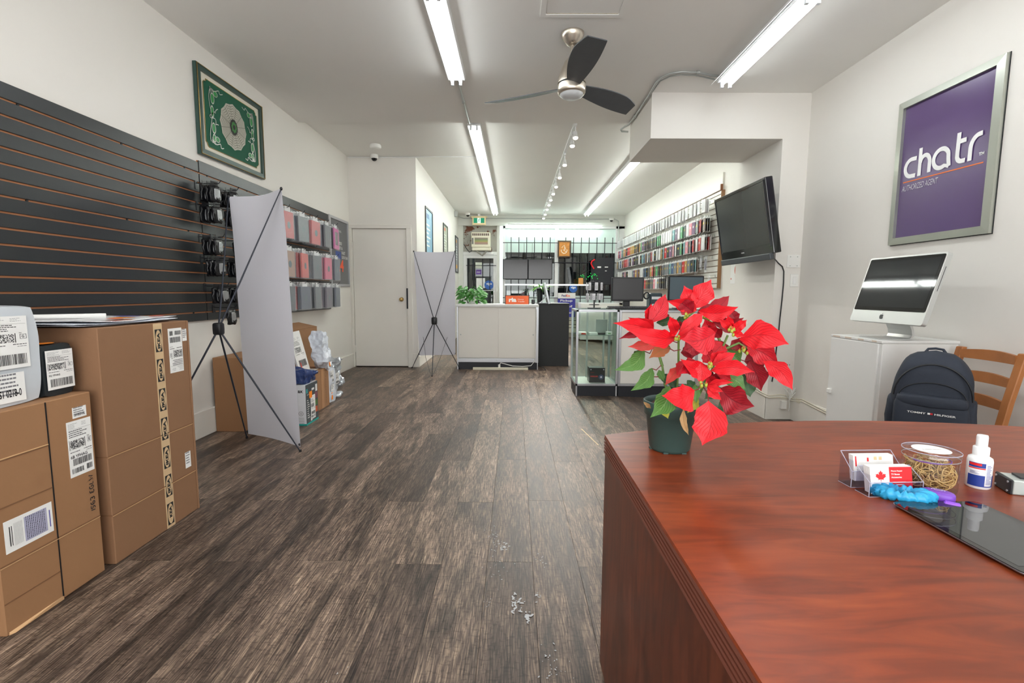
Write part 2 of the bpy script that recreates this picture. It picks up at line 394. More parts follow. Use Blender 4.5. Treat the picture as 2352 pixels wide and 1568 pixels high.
for i, y in enumerate((3.02, 1.76, .50, -.76)):
    strip_light(-.495, y, 1, 2.925, TUBE, LF[0] if i == 0 else 'two-tube strip light on the left side, '+PLACE[i-1], 'strip lights over the front of the shop')
    strip_light(1.775, y+.03, 1, 2.925, TUBE, 'wide reflector strip light on the ceiling just before the soffit' if i == 0 else 'strip light on the right side, '+PLACE[i-1], 'strip lights over the front of the shop', refl=1)
strip_light(-.46, 5.50, 5, 2.985, TUBEB, 'long left run of ceiling strip lights over the rear of the shop', None)
strip_light(1.69, 5.60, 5, 2.985, TUBEB, 'long right run of ceiling strip lights emerging behind the soffit', None)
# conduits
def conduit(label, pts, r=.009, clips=(), name='conduit', m=GALV):
    t = thing(name, label, 'conduit', pts[0]); MB().tube(pts, r, 8).build('pipe', m, t, world=True)
    for c in clips: MB().cyl((c[0]-.012,c[1],c[2]),(c[0]+.012,c[1],c[2]),.016,n=8).build('clip', m, t, world=True)
    return t
conduit('straight steel conduit joining the two left strip lights', [(-.497,4.25,2.912),(-.497,4.8,2.912),(-.497,5.40,2.912),(-.497,5.42,2.94),(-.48,5.50,2.95)], clips=[(-.497,4.8,2.912)])
conduit('bent steel conduit running from the right strip light around the soffit', [(1.72,4.22,2.905),(1.62,4.20,2.905),(1.5,4.15,2.905),(1.36,4.14,2.905),(1.28,4.17,2.905),(1.23,4.24,2.905),(1.215,4.35,2.905),(1.225,4.6,2.905),(1.232,5.1,2.905),(1.225,5.38,2.905),(1.19,5.44,2.90),(1.165,5.50,2.89),(1.19,5.56,2.89),(1.26,5.57,2.89)], .010, clips=[(1.5,4.15,2.905),(1.23,5.15,2.905)])
conduit('second thinner steel conduit beside the bent one at the soffit', [(1.70,4.30,2.912),(1.5,4.22,2.912),(1.38,4.21,2.912),(1.30,4.24,2.912),(1.245,4.33,2.912),(1.24,4.59,2.912)], .006)
conduit('thin white cable run along the ceiling from the dome camera', [(-2.34,6.94,2.975),(-1.5,6.93,2.975),(-.5,6.90,2.978)], .006, name='cable_run', m=MWHITE)
# ---------------- ceiling fan
NICK = mat('brushed_nickel', (205,196,182), .28, .9, bump=.05, bscale=200); BLADE = mat('charcoal_blade', (72,75,79), .5, var=.15, vscale=20)
fan = thing('ceiling_fan', 'brushed nickel ceiling fan with three charcoal blades', 'ceiling fan', (.402, 3.6, 2.925))
MB().lathe([(.082,0),(.082,-.012),(.070,-.035),(.048,-.062),(.040,-.075),(.028,-.080),(.018,-.084)], n=32).build('canopy', NICK, fan)
MB().cyl((0,0,-.08),(0,0,-.20),.014,n=16).build('downrod', NICK, fan)
MB().lathe([(.022,-.155),(.035,-.17),(.058,-.20),(.080,-.25),(.094,-.29),(.100,-.325),(.100,-.34)], n=36).build('motor_housing', NICK, fan)
MB().lathe([(.094,-.34),(.094,-.35)], n=36).build('dark_band', BLACKM, fan)
MB().lathe([(.100,-.35),(.101,-.385),(.099,-.40),(.094,-.41),(.086,-.412)], n=36).build('lower_ring', NICK, fan)
MB().lathe([(.086,-.405),(.078,-.425),(.05,-.438),(.0,-.442)], n=32).build('light_lens', mat('frosted_lens', (200,203,205), .35), fan)
def blade_mesh():
    mb = MB(); n = 14; q = []
    for side in (0, 1):
        for i in range(n+1):
            t = i/n; r = .07+t*.61
            w1 = -.045-.045*math.sin(min(1, t*1.1)*PI*.75)+.05*max(0, t-.75)*2; w2 = .040+.035*math.sin(t*PI*.8)
            skew = .03*t*t
            for ww, e in ((w1, 0), (w2, 1)):
                rr = r + (-.02 if (i == n and e == 0) else 0); pz = -ww*.30
                q.append((rr, ww+skew, pz-.365+.012*t*0 + (.006 if side else 0)))
    m = n+1; f = []
    for i in range(n):
        a = 2*i; f.append((a, a+2, a+3, a+1)); b = 2*m+2*i; f.append((b, b+1, b+3, b+2))
        f.append((a, b, b+2, a+2)); f.append((a+1, a+3, b+3, b+1))
    f.append((0, 1, 2*m+1, 2*m)); f.append((2*n, 2*m+2*n, 2*m+2*n+1, 2*n+1))
    mb.add(q, f, 0, False); return mb
for i, a in enumerate((151.5, 36, -87)):
    b = blade_mesh().build('blade', BLADE, fan); b.rotation_euler = (0, 0, R(a))
# ---------------- track lights
tr = thing('track_light_rail', 'thin track rail along the rear ceiling between the strip lights', 'track rail', (.67, 5.6, 2.985))
MB().box(-.017,.017,-.10,6.3,-.02,0).build('rail', MWHITE, tr)
SPOTG = mat('spot_glow', (255,240,215), .5, emit=9)
first = None
for i, y in enumerate((5.30,5.85,6.70,7.42,8.05,8.62,9.18,9.7,10.2,10.85,11.4)):
    if first is None:
        s = thing('track_spotlight', 'small white spotlight hanging from the ceiling track rail', 'spotlight', (.67, 5.55, 2.965), 0, 'spotlights along the ceiling track')
        MB().box(-.012,.012,-.04,.04,-.03,0).build('adapter', MWHITE, s)
        MB().cyl((0,0,-.03),(0,0,-.10),.006,n=6).build('stem', MWHITE, s)
        MB().cyl((0,0,-.085),(0,-.02,-.155),.018,.03,n=16).build('lamp_head', MWHITE, s)
        MB().cyl((0,-.0195,-.1545),(0,-.021,-.158),.026,n=16).build('bulb', SPOTG, s)
        first = s
        sl = bpy.data.lights.new('spot_beam', 'SPOT'); sl.energy = 13; sl.spot_size = R(110); sl.spot_blend = .8; sl.shadow_soft_size = .03; sl.color = (1,.96,.9)
    else:
        s = copy_tree(first); s.location = (.67, y, 2.965)
    lo = bpy.data.objects.new('spot_beam', sl); C.objects.link(lo); lo.parent = s; lo.location = (0,-.03,-.165); lo.rotation_euler = (R(-22),0,0)
    s['label'] = 'small white spotlight on the ceiling track, %s from the near end' % ORD[i]
# smoke alarm, cameras
t = thing('smoke_alarm', 'round white smoke alarm on the ceiling near the closet door', 'smoke alarm', (-1.804, 6.40, 2.985))
MB().lathe([(.066,0),(.066,-.012)], n=24).build('mount', WPLAST, t); MB().lathe([(.072,-.012),(.072,-.035),(.058,-.048),(0,-.050)], n=24).build('cover', WPLAST, t)
def dome(loc, label):
    t = thing('dome_camera', label, 'security camera', loc)
    MB().lathe([(.055,0),(.056,-.03),(.050,-.045),(.040,-.05)], n=24).build('housing', WPLAST, t)
    MB().lathe([(.040,-.048),(.036,-.065),(.022,-.08),(0,-.086)], n=20).build('dome', mat('dark_dome', (18,19,22), .08), t)
dome((-1.955, 6.86, 2.985), 'white dome camera on the ceiling above the closet door')
dome((-1.13, 11.75, 2.985), 'white dome camera at the far end, left ceiling corner')
dome((2.35, 11.9, 2.90), 'white dome camera at the far end, right beam corner')
# ================================================================ LEFT WALL
SLATB = mat('slat_charcoal', (40,43,45), .33, var=.08, vscale=6, bump=.1, bscale=25); COPPER = mat('groove_copper', (176,118,80), .45)
SCREW = mat('screw_dark', (25,25,25), .5)
def slatwall(name, label, xw, y0, y1, z0, z1, pitch, topg, face, smat, gmat, thick=.018, group=None, side=1, gap=.010):
    # xw: wall surface; side=+1 panel stands out towards +x
    t = thing(name, label, 'slatwall', (xw, (y0+y1)/2, z0), 0, group)
    xa, xb = (xw, xw+thick*side)
    MB().box(min(xa, xa+.008*side), max(xa, xa+.008*side), y0, y1, z0, z1).build('backing', gmat, t, world=True)
    edges = [z1]; g = topg
    while g > z0+.03: edges.append(g); g -= pitch
    edges.append(z0)
    for i in range(len(edges)-1):
        hi = edges[i]-(gap/2 if i else 0); lo = edges[i+1]+(gap/2 if i < len(edges)-2 else 0)
        a, b = sorted((xa+.008*side, xb))
        MB().bbox(a, b, y0+.002, y1-.002, lo, hi, .0015).build('slat', smat, t, world=True)
    return t
SWL = slatwall('slatwall_panel', 'charcoal slatwall panel, the nearer one with empty copper grooves', X0, 1.205, 3.643, .877, 2.045, .0735, 1.968, 1, SLATB, COPPER, group='dark slatwall panels')
SWR = slatwall('slatwall_panel', 'charcoal slatwall panel hung with packaged cases, the farther one', X0, 3.649, 6.13, .877, 2.06, .0735, 1.968, 1, SLATB, COPPER, group='dark slatwall panels')
for p, ys in ((SWL, (2.35, 2.95, 3.5)), (SWR, (3.75, 4.3, 5.6))):
    for z in (1.968, 1.527, .938):
        for y in ys: MB().cyl((X0+.008, y, z), (X0+.014, y, z), .006, n=6).build('screw', SCREW, p, world=True)
# hooks and tablet-case packs
HOOKM = BLACKM
def hook(parent, y, z, side, L_=.22, x=None, m=HOOKM):
    x = X0+.018 if x is None else x; s = side; mb = MB()
    mb.box(min(x, x+.004*s), max(x, x+.004*s), y-.012, y+.012, z-.055, z+.006)
    mb.tube([(x+.004*s, y, z-.01), (x+.03*s, y, z-.014), (x+L_*.9*s, y, z-.014), (x+L_*s, y, z+.012)], .0032, 5)
    return mb.build('hook', m, parent, world=True)
CASEC = {'red': (196,52,52), 'pink': (214,90,126), 'grey': (92,98,104), 'blue-grey': (72,84,104), 'black': (34,36,40), 'scarlet': (205,30,34), 'tan': (170,128,104), 'purple-grey': (98,88,104), 'magenta': (205,60,150), 'orange-red': (214,78,64)}
def case_mat(k): return mat('case_'+k.replace('-', '_'), CASEC[k], .42, bump=.25, bscale=25)
FILM = mat('clear_film', (235,240,245), .10, alpha=.24, bump=1.0, bscale=28); HEADER = mat('header_card', (225,226,226), .6)
DISCM = mat('case_logo_disc', (70,92,98), .3)
_cp = {}
def case_pack(k, h, window=False):
    key = (k, h, window)
    if key not in _cp:
        t = thing('tablet_case_pack', None, 'tablet case', (0, 0, 0)); wy = .098
        cm = case_mat(k); b = MB()
        b.bbox(-.008, .008, -wy, wy, -h, -.035, .004)
        cs = b.build('case', cm, t)
        if window:
            MB().box(.008,.0092,-.055,.055,-h+.05,-.08).build('screen_window', mat('screen_window',(88,84,84),.15), cs)
        else:
            mb = MB(); disc(mb, lambda x, y: (.0095, x, y), 0, -h/2-.02, .03, 0, 20, .034); mb.build('logo_cutout', DISCM, cs)
        MB().box(-.001, .001, -.05, .05, -.045, .012).build('header_card', HEADER, t)
        fm = MB(); fm.quad((.0125,-wy-.006,-h-.008),(.0125,wy+.006,-h-.008),(.0125,wy+.006,-.02),(.0125,-wy-.006,-.02))
        fm.quad((.0125,-wy-.006,-.02),(.0125,wy+.006,-.02),(.002,.06,.0),(.002,-.06,.0)); fm.quad((.0125,-wy-.006,-h-.008),(.0125,-wy-.006,-.02),(-.010,-wy-.006,-.02),(-.010,-wy-.006,-h-.008))
        fm.build('clear_sleeve', FILM, t)
        _cp[key] = t; t['_used'] = 0
    src = _cp[key]
    if not src['_used']: src['_used'] = 1; return src
    return copy_tree(src)
cols = [4.33, 4.66, 4.99, 5.31, 5.63, 5.90]
rows = [(1.895, .285), (1.525, .285), (1.185, .27)]
plan = {(0,0):['red','black'], (0,1):['red','black','blue-grey','black'], (0,2):['grey','blue-grey','grey','black','grey'], (0,3):['red','red','grey','black'], (0,4):['grey','purple-grey','black','black'], (0,5):['magenta','black'],
        (1,0):['tan','black'], (1,1):['tan','black','black'], (1,2):['orange-red','red','black','blue-grey'], (1,3):['grey','grey','black','grey','black'], (1,4):['pink','pink','black','grey'], (1,5):['blue-grey','grey','black'],
        (2,0):['grey','black'], (2,1):['grey','grey','black','red'], (2,2):['blue-grey','blue-grey','scarlet','scarlet','black'], (2,3):['grey','grey','scarlet','black','black'], (2,4):['purple-grey','purple-grey','scarlet','blue-grey'], (2,5):['blue-grey','grey','black','grey']}
rn = ['top', 'middle', 'bottom']
for (ri, ci), ks in plan.items():
    z, hh = rows[ri]; y = cols[ci]; hook(SWR, y, z+.014, 1, .20)
    for j, k in enumerate(ks):
        p = case_pack(k, hh, window=(k == 'magenta')); p.location = (X0+.185-j*.030, y+rnd.uniform(-.012, .012), z-.002); p.rotation_euler = (rnd.uniform(-.03,.03), rnd.uniform(-.02, .02), rnd.uniform(-.10, .10))
        art = {'grey':'grey', 'tan':'kraft-tan'}.get(k, k)
        p['label'] = '%s tablet case, %s on the %s hook counted from the banner, %s row' % (art, FRONT[j], ORD[ci], rn[ri]) if k != 'magenta' else 'magenta framed tablet case overlapping the grey poster, %s row' % rn[ri]
        p['group'] = '%s tablet cases, %s row on the left wall' % (k, rn[ri])
# black glossy accessory bags on the nearer hooks
BAG = mat('black_bag', (20,21,24), .16, bump=.9, bscale=45); SILV = mat('bag_silver', (150,152,154), .2, .5, bump=.8, bscale=60)
bag0 = thing('accessory_bag', None, 'accessory bag', (0,0,0))
b = MB(); b.superell((0,0,-.075), .013, .047, .060, .5, .5, 18, 10, jit=.010, js=30, seed=3); b.build('pouch', BAG, bag0)
MB().box(-.0012,.0012,-.030,.030,-.03,.012).build('header', BLACKP, bag0)
b = MB(); b.superell((.0135,.006,-.080), .002, .026, .040, .4, .4, 12, 8, jit=.003, js=60, seed=4); b.build('clear_window', SILV, bag0)
n0 = True
spots = [(3.60,1.885,3,'first'),(3.60,1.735,3,'second'),(3.61,1.500,3,'third'),(3.61,1.345,3,'fourth'),(3.63,1.140,2,'fifth'),(3.72,.975,1,'lowest'),(3.83,1.885,3,'first'),(3.83,1.735,2,'second'),(3.86,1.500,1,'third'),(3.84,1.345,2,'fourth'),(3.83,1.140,2,'fifth')]
for y, z, n_, rw in spots:
    hook(SWR, y, z+.010, 1, .19)
    for j in range(n_):
        o = bag0 if n0 else copy_tree(bag0); n0 = False
        o.location = (X0+.155-j*.038, y+rnd.uniform(-.01,.01), z); o.rotation_euler = (rnd.uniform(-.1,.1), 0, rnd.uniform(-.35,.1))
        sd = 'nearer' if y < 3.78 else 'farther'
        o['label'] = 'glossy black accessory bag, %s on its hook, %s row from the top, %s hook column' % (FRONT[j], rw, sd); o['group'] = 'black accessory bags, %s row, %s column' % (rw, sd)
# green embroidered picture
pic = thing('framed_embroidery', 'green framed embroidery with a silver web medallion, high on the left wall', 'picture', (X0, 4.14, 2.10))
PF = mat('frame_green', (52,76,70), .35); GOLD = mat('gold_edge', (190,160,100), .3, .8); VELV = mat('green_velvet', (14,84,60), .75, var=.08, vscale=12)
def frame_bars(mb, fr3, W, H, w, mi=0):     # mitred frame, fr3(x,y,z)
    def bar(p): mb.add([fr3(*q) for q in p], [(0,1,2,3),(4,7,6,5),(0,4,5,1),(1,5,6,2),(2,6,7,3),(3,7,4,0)], mi)
    return bar
def picture_frame(parent, name, o, u, v, W, H, w, th, m, tilt=0):
    o, u, v = Vector(o), Vector(u), Vector(v); n = u.cross(v)
    P = lambda x, y, z: o+u*x+v*y+n*z
    out = []
    for k, (a, b_, c, d_) in enumerate((((0,0),(W,0),(W-w,w),(w,w)), ((W,0),(W,H),(W-w,H-w),(W-w,w)), ((W,H),(0,H),(w,H-w),(W-w,H-w)), ((0,H),(0,0),(w,w),(w,H-w)))):
        mb = MB(); q = [a, b_, c, d_]; z = (th*.8, th*.8, th, th)
        vs = [P(x, y, 0) for x, y in q]+[P(x, y, zz) for (x, y), zz in zip(q, z)]
        mb.add(vs, [(3,2,1,0),(4,5,6,7),(0,1,5,4),(1,2,6,5),(2,3,7,6),(3,0,4,7)]); out.append(mb.build(name, m, parent, world=True))
    return out
po, pu, pv = Vector((X0+.004, 3.665, 2.112)), Vector((0,1,.02)).normalized(), Vector((0,-.0,1))
# u runs away from the camera; outward normal = +x
W_, H_ = .92, .655
picture_frame(pic, 'frame_rail', po, pu, pv, W_, H_, .044, .030, PF)
fr = frame(po, pu, pv, .012)
mb = MB(); rect(mb, fr, .04, W_-.04, .04, H_-.04); mb.build('cream_mount', mat('cream_mount', (222,216,200), .7), pic, world=True)
fr = frame(po, pu, pv, .016)
mb = MB(); a0, a1, b0, b1, k = .085, W_-.085, .078, H_-.078, .035
pts = [(a0+k,b0),(a1-k,b0),(a1-k,b0+k*.5),(a1-k*.5,b0+k*.6),(a1-k*.2,b0+k),(a1,b0+k),(a1,b1-k),(a1-k*.5,b1-k),(a1-k*.6,b1-k*.4),(a1-k,b1-k*.3),(a1-k,b1),(a0+k,b1),(a0+k,b1-k*.5),(a0+k*.3,b1-k*.6),(a0,b1-k),(a0,b0+k),(a0+k*.4,b0+k*.8),(a0+k*.6,b0+k*.3)]
mb.add([fr(*p) for p in pts], [tuple(range(len(pts)))]); mb.build('velvet_ground', VELV, pic, world=True)
mb = MB(); P3 = lambda x, y: fr(x, y); q = [Vector(fr(*p)) for p in pts]; mb.tube(q, .0025, 4, closed=True)
q = [Vector(frame(po, pu, pv, .030)(*p)) for p in ((.006,.006),(W_-.006,.006),(W_-.006,H_-.006),(.006,H_-.006))]; mb.tube(q, .004, 4, closed=True); mb.build('gold_line', GOLD, pic, world=True)
cx, cy = W_/2, H_/2
THR = mat('silver_thread', (186,182,170), .4, .3, bump=.9, bscale=180); 
def web(f_, r_, rin, m, nm, mi=0):
    mb = MB(); v = []; n = 48
    for i in range(n):
        a = 2*PI*i/n; sc_ = 1-.06*abs(math.sin(a*6)); v.append(f_(cx+r_*1.02*sc_*math.cos(a), cy+r_*sc_*math.sin(a)))
    mb.add(v, [tuple(range(n))]); return mb.build(nm, m, pic, world=True)
web(frame(po, pu, pv, .018), .185, 0, THR, 'web_medallion')
mb = MB(); fr2 = frame(po, pu, pv, .0195)
for rr in (.17,.15,.13,.11,.09,.07):
    pp = []
    for i in range(49):
        a = 2*PI*i/48; s_ = 1-.09*abs(math.sin(a*6)); pp.append((cx+rr*s_*math.cos(a), cy+rr*s_*math.sin(a)))
    mb.ribbon(pp, .0035, fr2)
for i in range(12):
    a = PI*i/6+PI/12; mb.ribbon([(cx+.055*math.cos(a), cy+.055*math.sin(a)), (cx+.178*math.cos(a), cy+.178*math.sin(a))], .003, fr2)
mb.build('web_stitching', mat('stitch_grey', (104,104,92), .7), pic, world=True)  # darker grey rings and spokes over the silver medallion
mb = MB(); disc(mb, frame(po, pu, pv, .0205), cx, cy, .054, 0, 16, .062); mb.build('dark_oval', mat('dark_oval', (24,22,18), .6), pic, world=True)
mb = MB(); f4 = frame(po, pu, pv, .022)
for i in range(8):
    a = PI*i/4; disc(mb, f4, cx+.028*math.cos(a), cy+.032*math.sin(a), .011, 0, 6, .016)
mb.build('green_knot', mat('green_knot', (50,120,50), .6), pic, world=True)
lm = MB(); sm_ = MB(); f5 = frame(po, pu, pv, .0195)
for sx in (-1, 1):
    for (dx, dy, rx, ry) in ((.275,.13,.020,.034),(.235,.175,.024,.018),(.285,.03,.016,.036),(.275,-.09,.020,.034),(.235,-.165,.026,.018),(.275,-.165,.016,.024)):
        disc(lm, f5, cx+sx*dx, cy+dy, rx, 0, 14, ry); ringflat(sm_, frame(po, pu, pv, .0205), cx+sx*dx, cy+dy, rx, rx+.005, 0, 14, ky=ry/rx)
    for (x0, y0, x1, y1) in ((.30,.20,.13,.21),(.30,.19,.31,-.2),(.30,-.19,.15,-.21),(.21,.06,.31,.0),(.21,-.06,.31,.0)):
        pp = [(cx+sx*(x0+(x1-x0)*t+.015*math.sin(t*9)), cy+y0+(y1-y0)*t+.012*math.cos(t*11)) for t in [i/14 for i in range(15)]]; sm_.ribbon(pp, .006, f5)
    for sy in (-1, 1):
        for i in range(5): a = PI*(.05+.1*i)*1; sm_.ribbon([(cx+sx*.305, cy+sy*.205), (cx+sx*(.305-.05*math.cos(a)), cy+sy*(.205-.045*math.sin(a)))], .004, f5)
lm.build('leaf_motif', mat('leaf_satin', (24,132,58), .35), pic, world=True); sm_.build('silver_motif', mat('silver_motif', (190,192,184), .35, .4), pic, world=True)
# grey poster in metal frame beside the closet door
def wall_poster(name, label, o, u, v, W, H, w, fm, pm, cat='poster', th=.018):
    t = thing(name, label, cat, o); picture_frame(t, 'frame_rail', o, u, v, W, H, w, th, fm)
    mb = MB(); fr = frame(o, u, v, .006); rect(mb, fr, w*.7, W-w*.7, w*.7, H-w*.7); mb.build('poster_sheet', pm, t, world=True)
    return t
PG = mat('poster_grey', (96,97,100), .3); PW = mat('poster_print_white', (225,225,225), .5); PO = mat('poster_print_orange', (236,96,60), .5); PB = mat('poster_print_blue', (62,84,150), .5)
o_, u_, v_ = Vector((X0+.003, 6.165, 1.165)), Vector((0,1,0)), Vector((0,0,1))
gp = wall_poster('framed_poster', 'dark grey framed poster with an orange 24, left of the closet door', o_, u_, v_, .70, .905, .035, ALU, PG)
fr = frame(o_, u_, v_, .0085); mb = MB()
put_text(mb, 'PLANS', fr, .20, .72, .03, .22); put_text(mb, 'UNLIMITED', fr, .17, .555, .04, .26, bold=.02); put_text(mb, 'TEXT &', fr, .27, .495, .04, .18, bold=.02)
put_text(mb, 'FAST', fr, .42, .435, .04, .13, bold=.02); put_text(mb, 'DATA PLAN', fr, .42, .375, .04, .22, bold=.02); mb.build('lettering', PW, gp, world=True)
mb = MB(); rect(mb, fr, .19, .39, .365, .465); mb.build('blue_panel', PB, gp, world=True)
mb = MB(); put_text(mb, '24', fr, .20, .20, .16, .28, bold=.03); mb.build('orange_figures', PO, gp, world=True)
# ================================================================ X-BANNER STANDS
BSHEET = mat('banner_white', (214,214,222), .55, bump=.08, bscale=6)
def banner(name, label, TL, TR, BL, BR, hub, legs, n, hubsize=.03, group='X-shaped banner stands', sag=.012, cross=False):
    TL, TR, BL, BR, hub, n = map(Vector, (TL, TR, BL, BR, hub, n)); base = (BL+BR)/2
    t = thing(name, label, 'banner stand', (base.x, base.y, 0), 0, group)
    mb = MB(); nu, nv = 10, 24; vs = []
    for th in (0, -.0015):
        for j in range(nv+1):
            for i in range(nu+1):
                a, b_ = i/nu, j/nv; p = (BL*(1-a)+BR*a)*(1-b_)+(TL*(1-a)+TR*a)*b_
                s = math.sin(PI*a)*sag*(abs(2*b_-1)**2)*1.6 + noise.noise(p*3)*.004
                if b_ > .86: s += .018*math.cos((a-.5)*2*PI*1.0)*(b_-.86)*4
                vs.append(p - n*(s) + n*th + Vector((0,0,-.010*math.sin(PI*a)*(1 if b_ > .98 else 0))))
    m_ = (nu+1)*(nv+1); f = []
    for j in range(nv):
        for i in range(nu):
            a = j*(nu+1)+i; f.append((a, a+1, a+nu+2, a+nu+1)); f.append((m_+a, m_+a+nu+1, m_+a+nu+2, m_+a+1))
    mb.add(vs, f, 0, True); mb.build('banner_sheet', BSHEET, t, world=True)
    ROD = mat('banner_rod', (46,50,60), .35, .2)
    for c in (TL, TR):
        MB().tube([hub, hub.lerp(c, .33)+n*.0, c+n*.012], [.0062,.0052,.0035], 8).build('upper_rod', ROD, t, world=True)
        MB().superell(c+n*.012, .009, .009, .012, 1, 1, 10, 6).build('grommet_knob', BLACKP, t, world=True)
    for c in legs:
        c = Vector(c); MB().tube([hub, hub.lerp(c, .5), c], [.0062,.0058,.0045], 8).build('lower_rod', ROD, t, world=True)
        MB().cyl(c+Vector((0,0,-.004)), c+Vector((0,0,.012)), .009, n=10).build('foot_cap', BLACKP, t, world=True)
    MB().superell(hub, hubsize*.85, hubsize*.85, hubsize*1.15, .35, .5, 16, 8).build('hub', BLACKP, t, world=True)
    for c in (BL, BR): MB().superell(c+n*.008+Vector((0,0,.02)), .006,.006,.010, 1, 1, 8, 5).build('eyelet_hook', BLACKP, t, world=True)
    return t
nn = Vector((-.485,-.875,0)).normalized()
banner('banner_stand', 'tall blank white banner on a black X stand, beside the charcoal slatwall', (-2.035,3.50,1.768), (-1.537,3.25,1.772), (-2.0,3.51,.03), (-1.475,3.215,.028), (-1.90,3.06,.857),
       [(-2.0,3.49,.004), (-1.468,3.195,.004), (-2.245,2.78,.004)], nn, .034)
b2 = banner('banner_stand', 'smaller blank white banner on an X stand in front of the passage wall', (-1.425,6.86,1.668), (-.838,6.83,1.668), (-1.37,6.86,.185), (-.845,6.83,.20), (-1.11,6.64,.70),
       [(-1.478,6.86,.004), (-.775,6.775,.004), (-1.07,6.17,.004)], Vector((0,-1,0)), .045)
ROD = MATS['banner_rod']
for s in (-1, 1): MB().tube([(-1.11+s*.17, 6.70, .47), (-1.11+s*.10, 6.50, .20), (-1.075+s*.02, 6.20, .03)], .0025, 5).build('brace_wire', ROD, b2, world=True)
# ================================================================ CARTONS AND PARCELS
KRAFT = mat('kraft_board', (152,112,78), .75, var=.05, vscale=4, bump=.12, bscale=70); KEDGE = mat('kraft_edge', (206,166,122), .75); KDARK = mat('kraft_crease', (122,86,58), .8)
KRAFT2 = mat('kraft_board_dark', (136,100,72), .75, var=.05, vscale=4, bump=.12, bscale=70)
def label_print(fr, w, h, seed=1, big=None, letter=None, flip=False, bar2=False):
    """printing of a parcel label: bars, address lines, stacked code, letters"""
    mb = MB(); r = random.Random(seed)
    F = (lambda x, y: fr(w-x, h-y)) if flip else fr
    def bars(x0, x1, y0, y1):
        x = x0
        while x < x1:
            b = r.choice((.004,.008,.012,.016))*w*1.2; b = min(b, x1-x); rect(mb, F, x, x+b, y0, y1, 0); x += b+r.choice((.005,.009,.013))*w*1.2
    def line(x0, x1, y, t=.006, mi=1):
        x = x0
        while x < x1:
            b = r.uniform(.03,.09)*w; b = min(b, x1-x); rect(mb, F, x, x+b, y, y+t*h, mi); x += b+.012*w
    for k in range(4): line(.05*w, r.uniform(.3,.5)*w, (.95-.025*k)*h)
    for k in range(3): line(.6*w, r.uniform(.75,.92)*w, (.95-.025*k)*h)
    rect(mb, F, .04*w, .96*w, .85*h, .853*h, 0)
    for k in range(4): line(.06*w, r.uniform(.5,.85)*w, (.82-.035*k)*h, .013, 0)
    # stacked two-dimensional shipping code, plain speckle rows
    for j in range(10):
        x = .08*w
        while x < .66*w:
            b = r.uniform(.006,.02)*w
            if r.random() < .62: rect(mb, F, x, min(x+b, .66*w), (.50+.016*j)*h, (.514+.016*j)*h, 0)
            x += b
    rect(mb, F, .045*w, .06*w, .49*h, .67*h, 0); rect(mb, F, .68*w, .70*w, .49*h, .67*h, 0)
    if letter:
        for a in ((.80,.96,.555,.561),(.80,.96,.639,.645),(.80,.812,.555,.645),(.948,.96,.555,.645)): rect(mb, F, a[0]*w, a[1]*w, a[2]*h, a[3]*h, 0)
        put_text(mb, letter, F, .845*w, .575*h, .052*h, None, 0, .03); put_text(mb, 'Fed', F, .79*w, .66*h, .022*h, None, 0, .02)
    line(.06*w, .45*w, .44*h, .012, 0); line(.62*w, .95*w, .45*h, .012, 0); line(.72*w, .95*w, .41*h, .01, 1)
    if big: put_text(mb, big, F, .06*w, .335*h, .055*h, None, 0, .02)
    if bar2: bars(.08*w, .55*w, .06*h, .15*h); bars(.68*w, .92*w, .06*h, .16*h); bars(.14*w, .92*w, .20*h, .32*h)
    else: bars(.10*w, .92*w, .07*h, .27*h)
    return mb
def sticker(parent, o, u, v, w, h, printer=None, m=PAPER, name='shipping_label', th=.0012, pm=None):
    fr = frame(o, u, v, th); mb = MB(); n = Vector(u).normalized().cross(Vector(v).normalized()); f0 = frame(o, u, v, .0002)
    q = [f0(0,0), f0(w,0), f0(w,h), f0(0,h), fr(0,0), fr(w,0), fr(w,h), fr(0,h)]
    mb.add(q, [(4,5,6,7),(0,1,5,4),(1,2,6,5),(2,3,7,6),(3,0,4,7)]); s = mb.build(name, m, parent, world=True)
    if printer: printer(frame(o, u, v, th+.0004), w, h).build('label_print', pm or [INK, INKG], s, world=True)
    return s
def lines_print(n, seed=2, txt=None, th=None):
    def f(fr, w, h):
        mb = MB(); r = random.Random(seed)
        for k in range(n):
            y = h*(.92-.8*k/n); x = .07*w
            while x < w*r.uniform(.6,.95): b = r.uniform(.04,.12)*w; rect(mb, fr, x, min(x+b,.95*w), y, y+h*.35/n, 1); x += b+.015*w
        if txt: put_text(mb, txt, fr, .08*w, .18*h, None or h*.26, .8*w, 0, .02)
        return mb
    return f
U, V = Vector((0,1,0)), Vector((0,0,1))           # face looking at +x
def carton(name, label, x0, x1, y0, y1, z0, z1, creases=(), seams=(), m=KRAFT, lid=True, topgap=None, group=None):
    t = thing(name, label, 'cardboard box', ((x0+x1)/2, (y0+y1)/2, z0), 0, group)
    mb = MB(); mb.bbox(x0, x1, y0, y1, z0, z1, .003); mb.build('board', m, t, world=True)
    for z in creases:
        c = MB(); c.box(x1-.0005, x1+.0012, y0+.003, y1-.003, z-.0022, z+.0022); c.box(x0, x1, y0-.0010, y0+.0005, z-.002, z+.002); c.build('score_line', KDARK, t, world=True)
        c = MB(); c.box(x1-.0005, x1+.0020, y0+.003, y1-.003, z-.0050, z-.0030); c.build('score_ridge', KEDGE, t, world=True)
    for y in seams:
        c = MB(); c.box(x1-.001, x1+.0012, y-.0022, y+.0022, z0+.004, z1-.002); c.build('flap_gap', BLACKP, t, world=True)
    return t
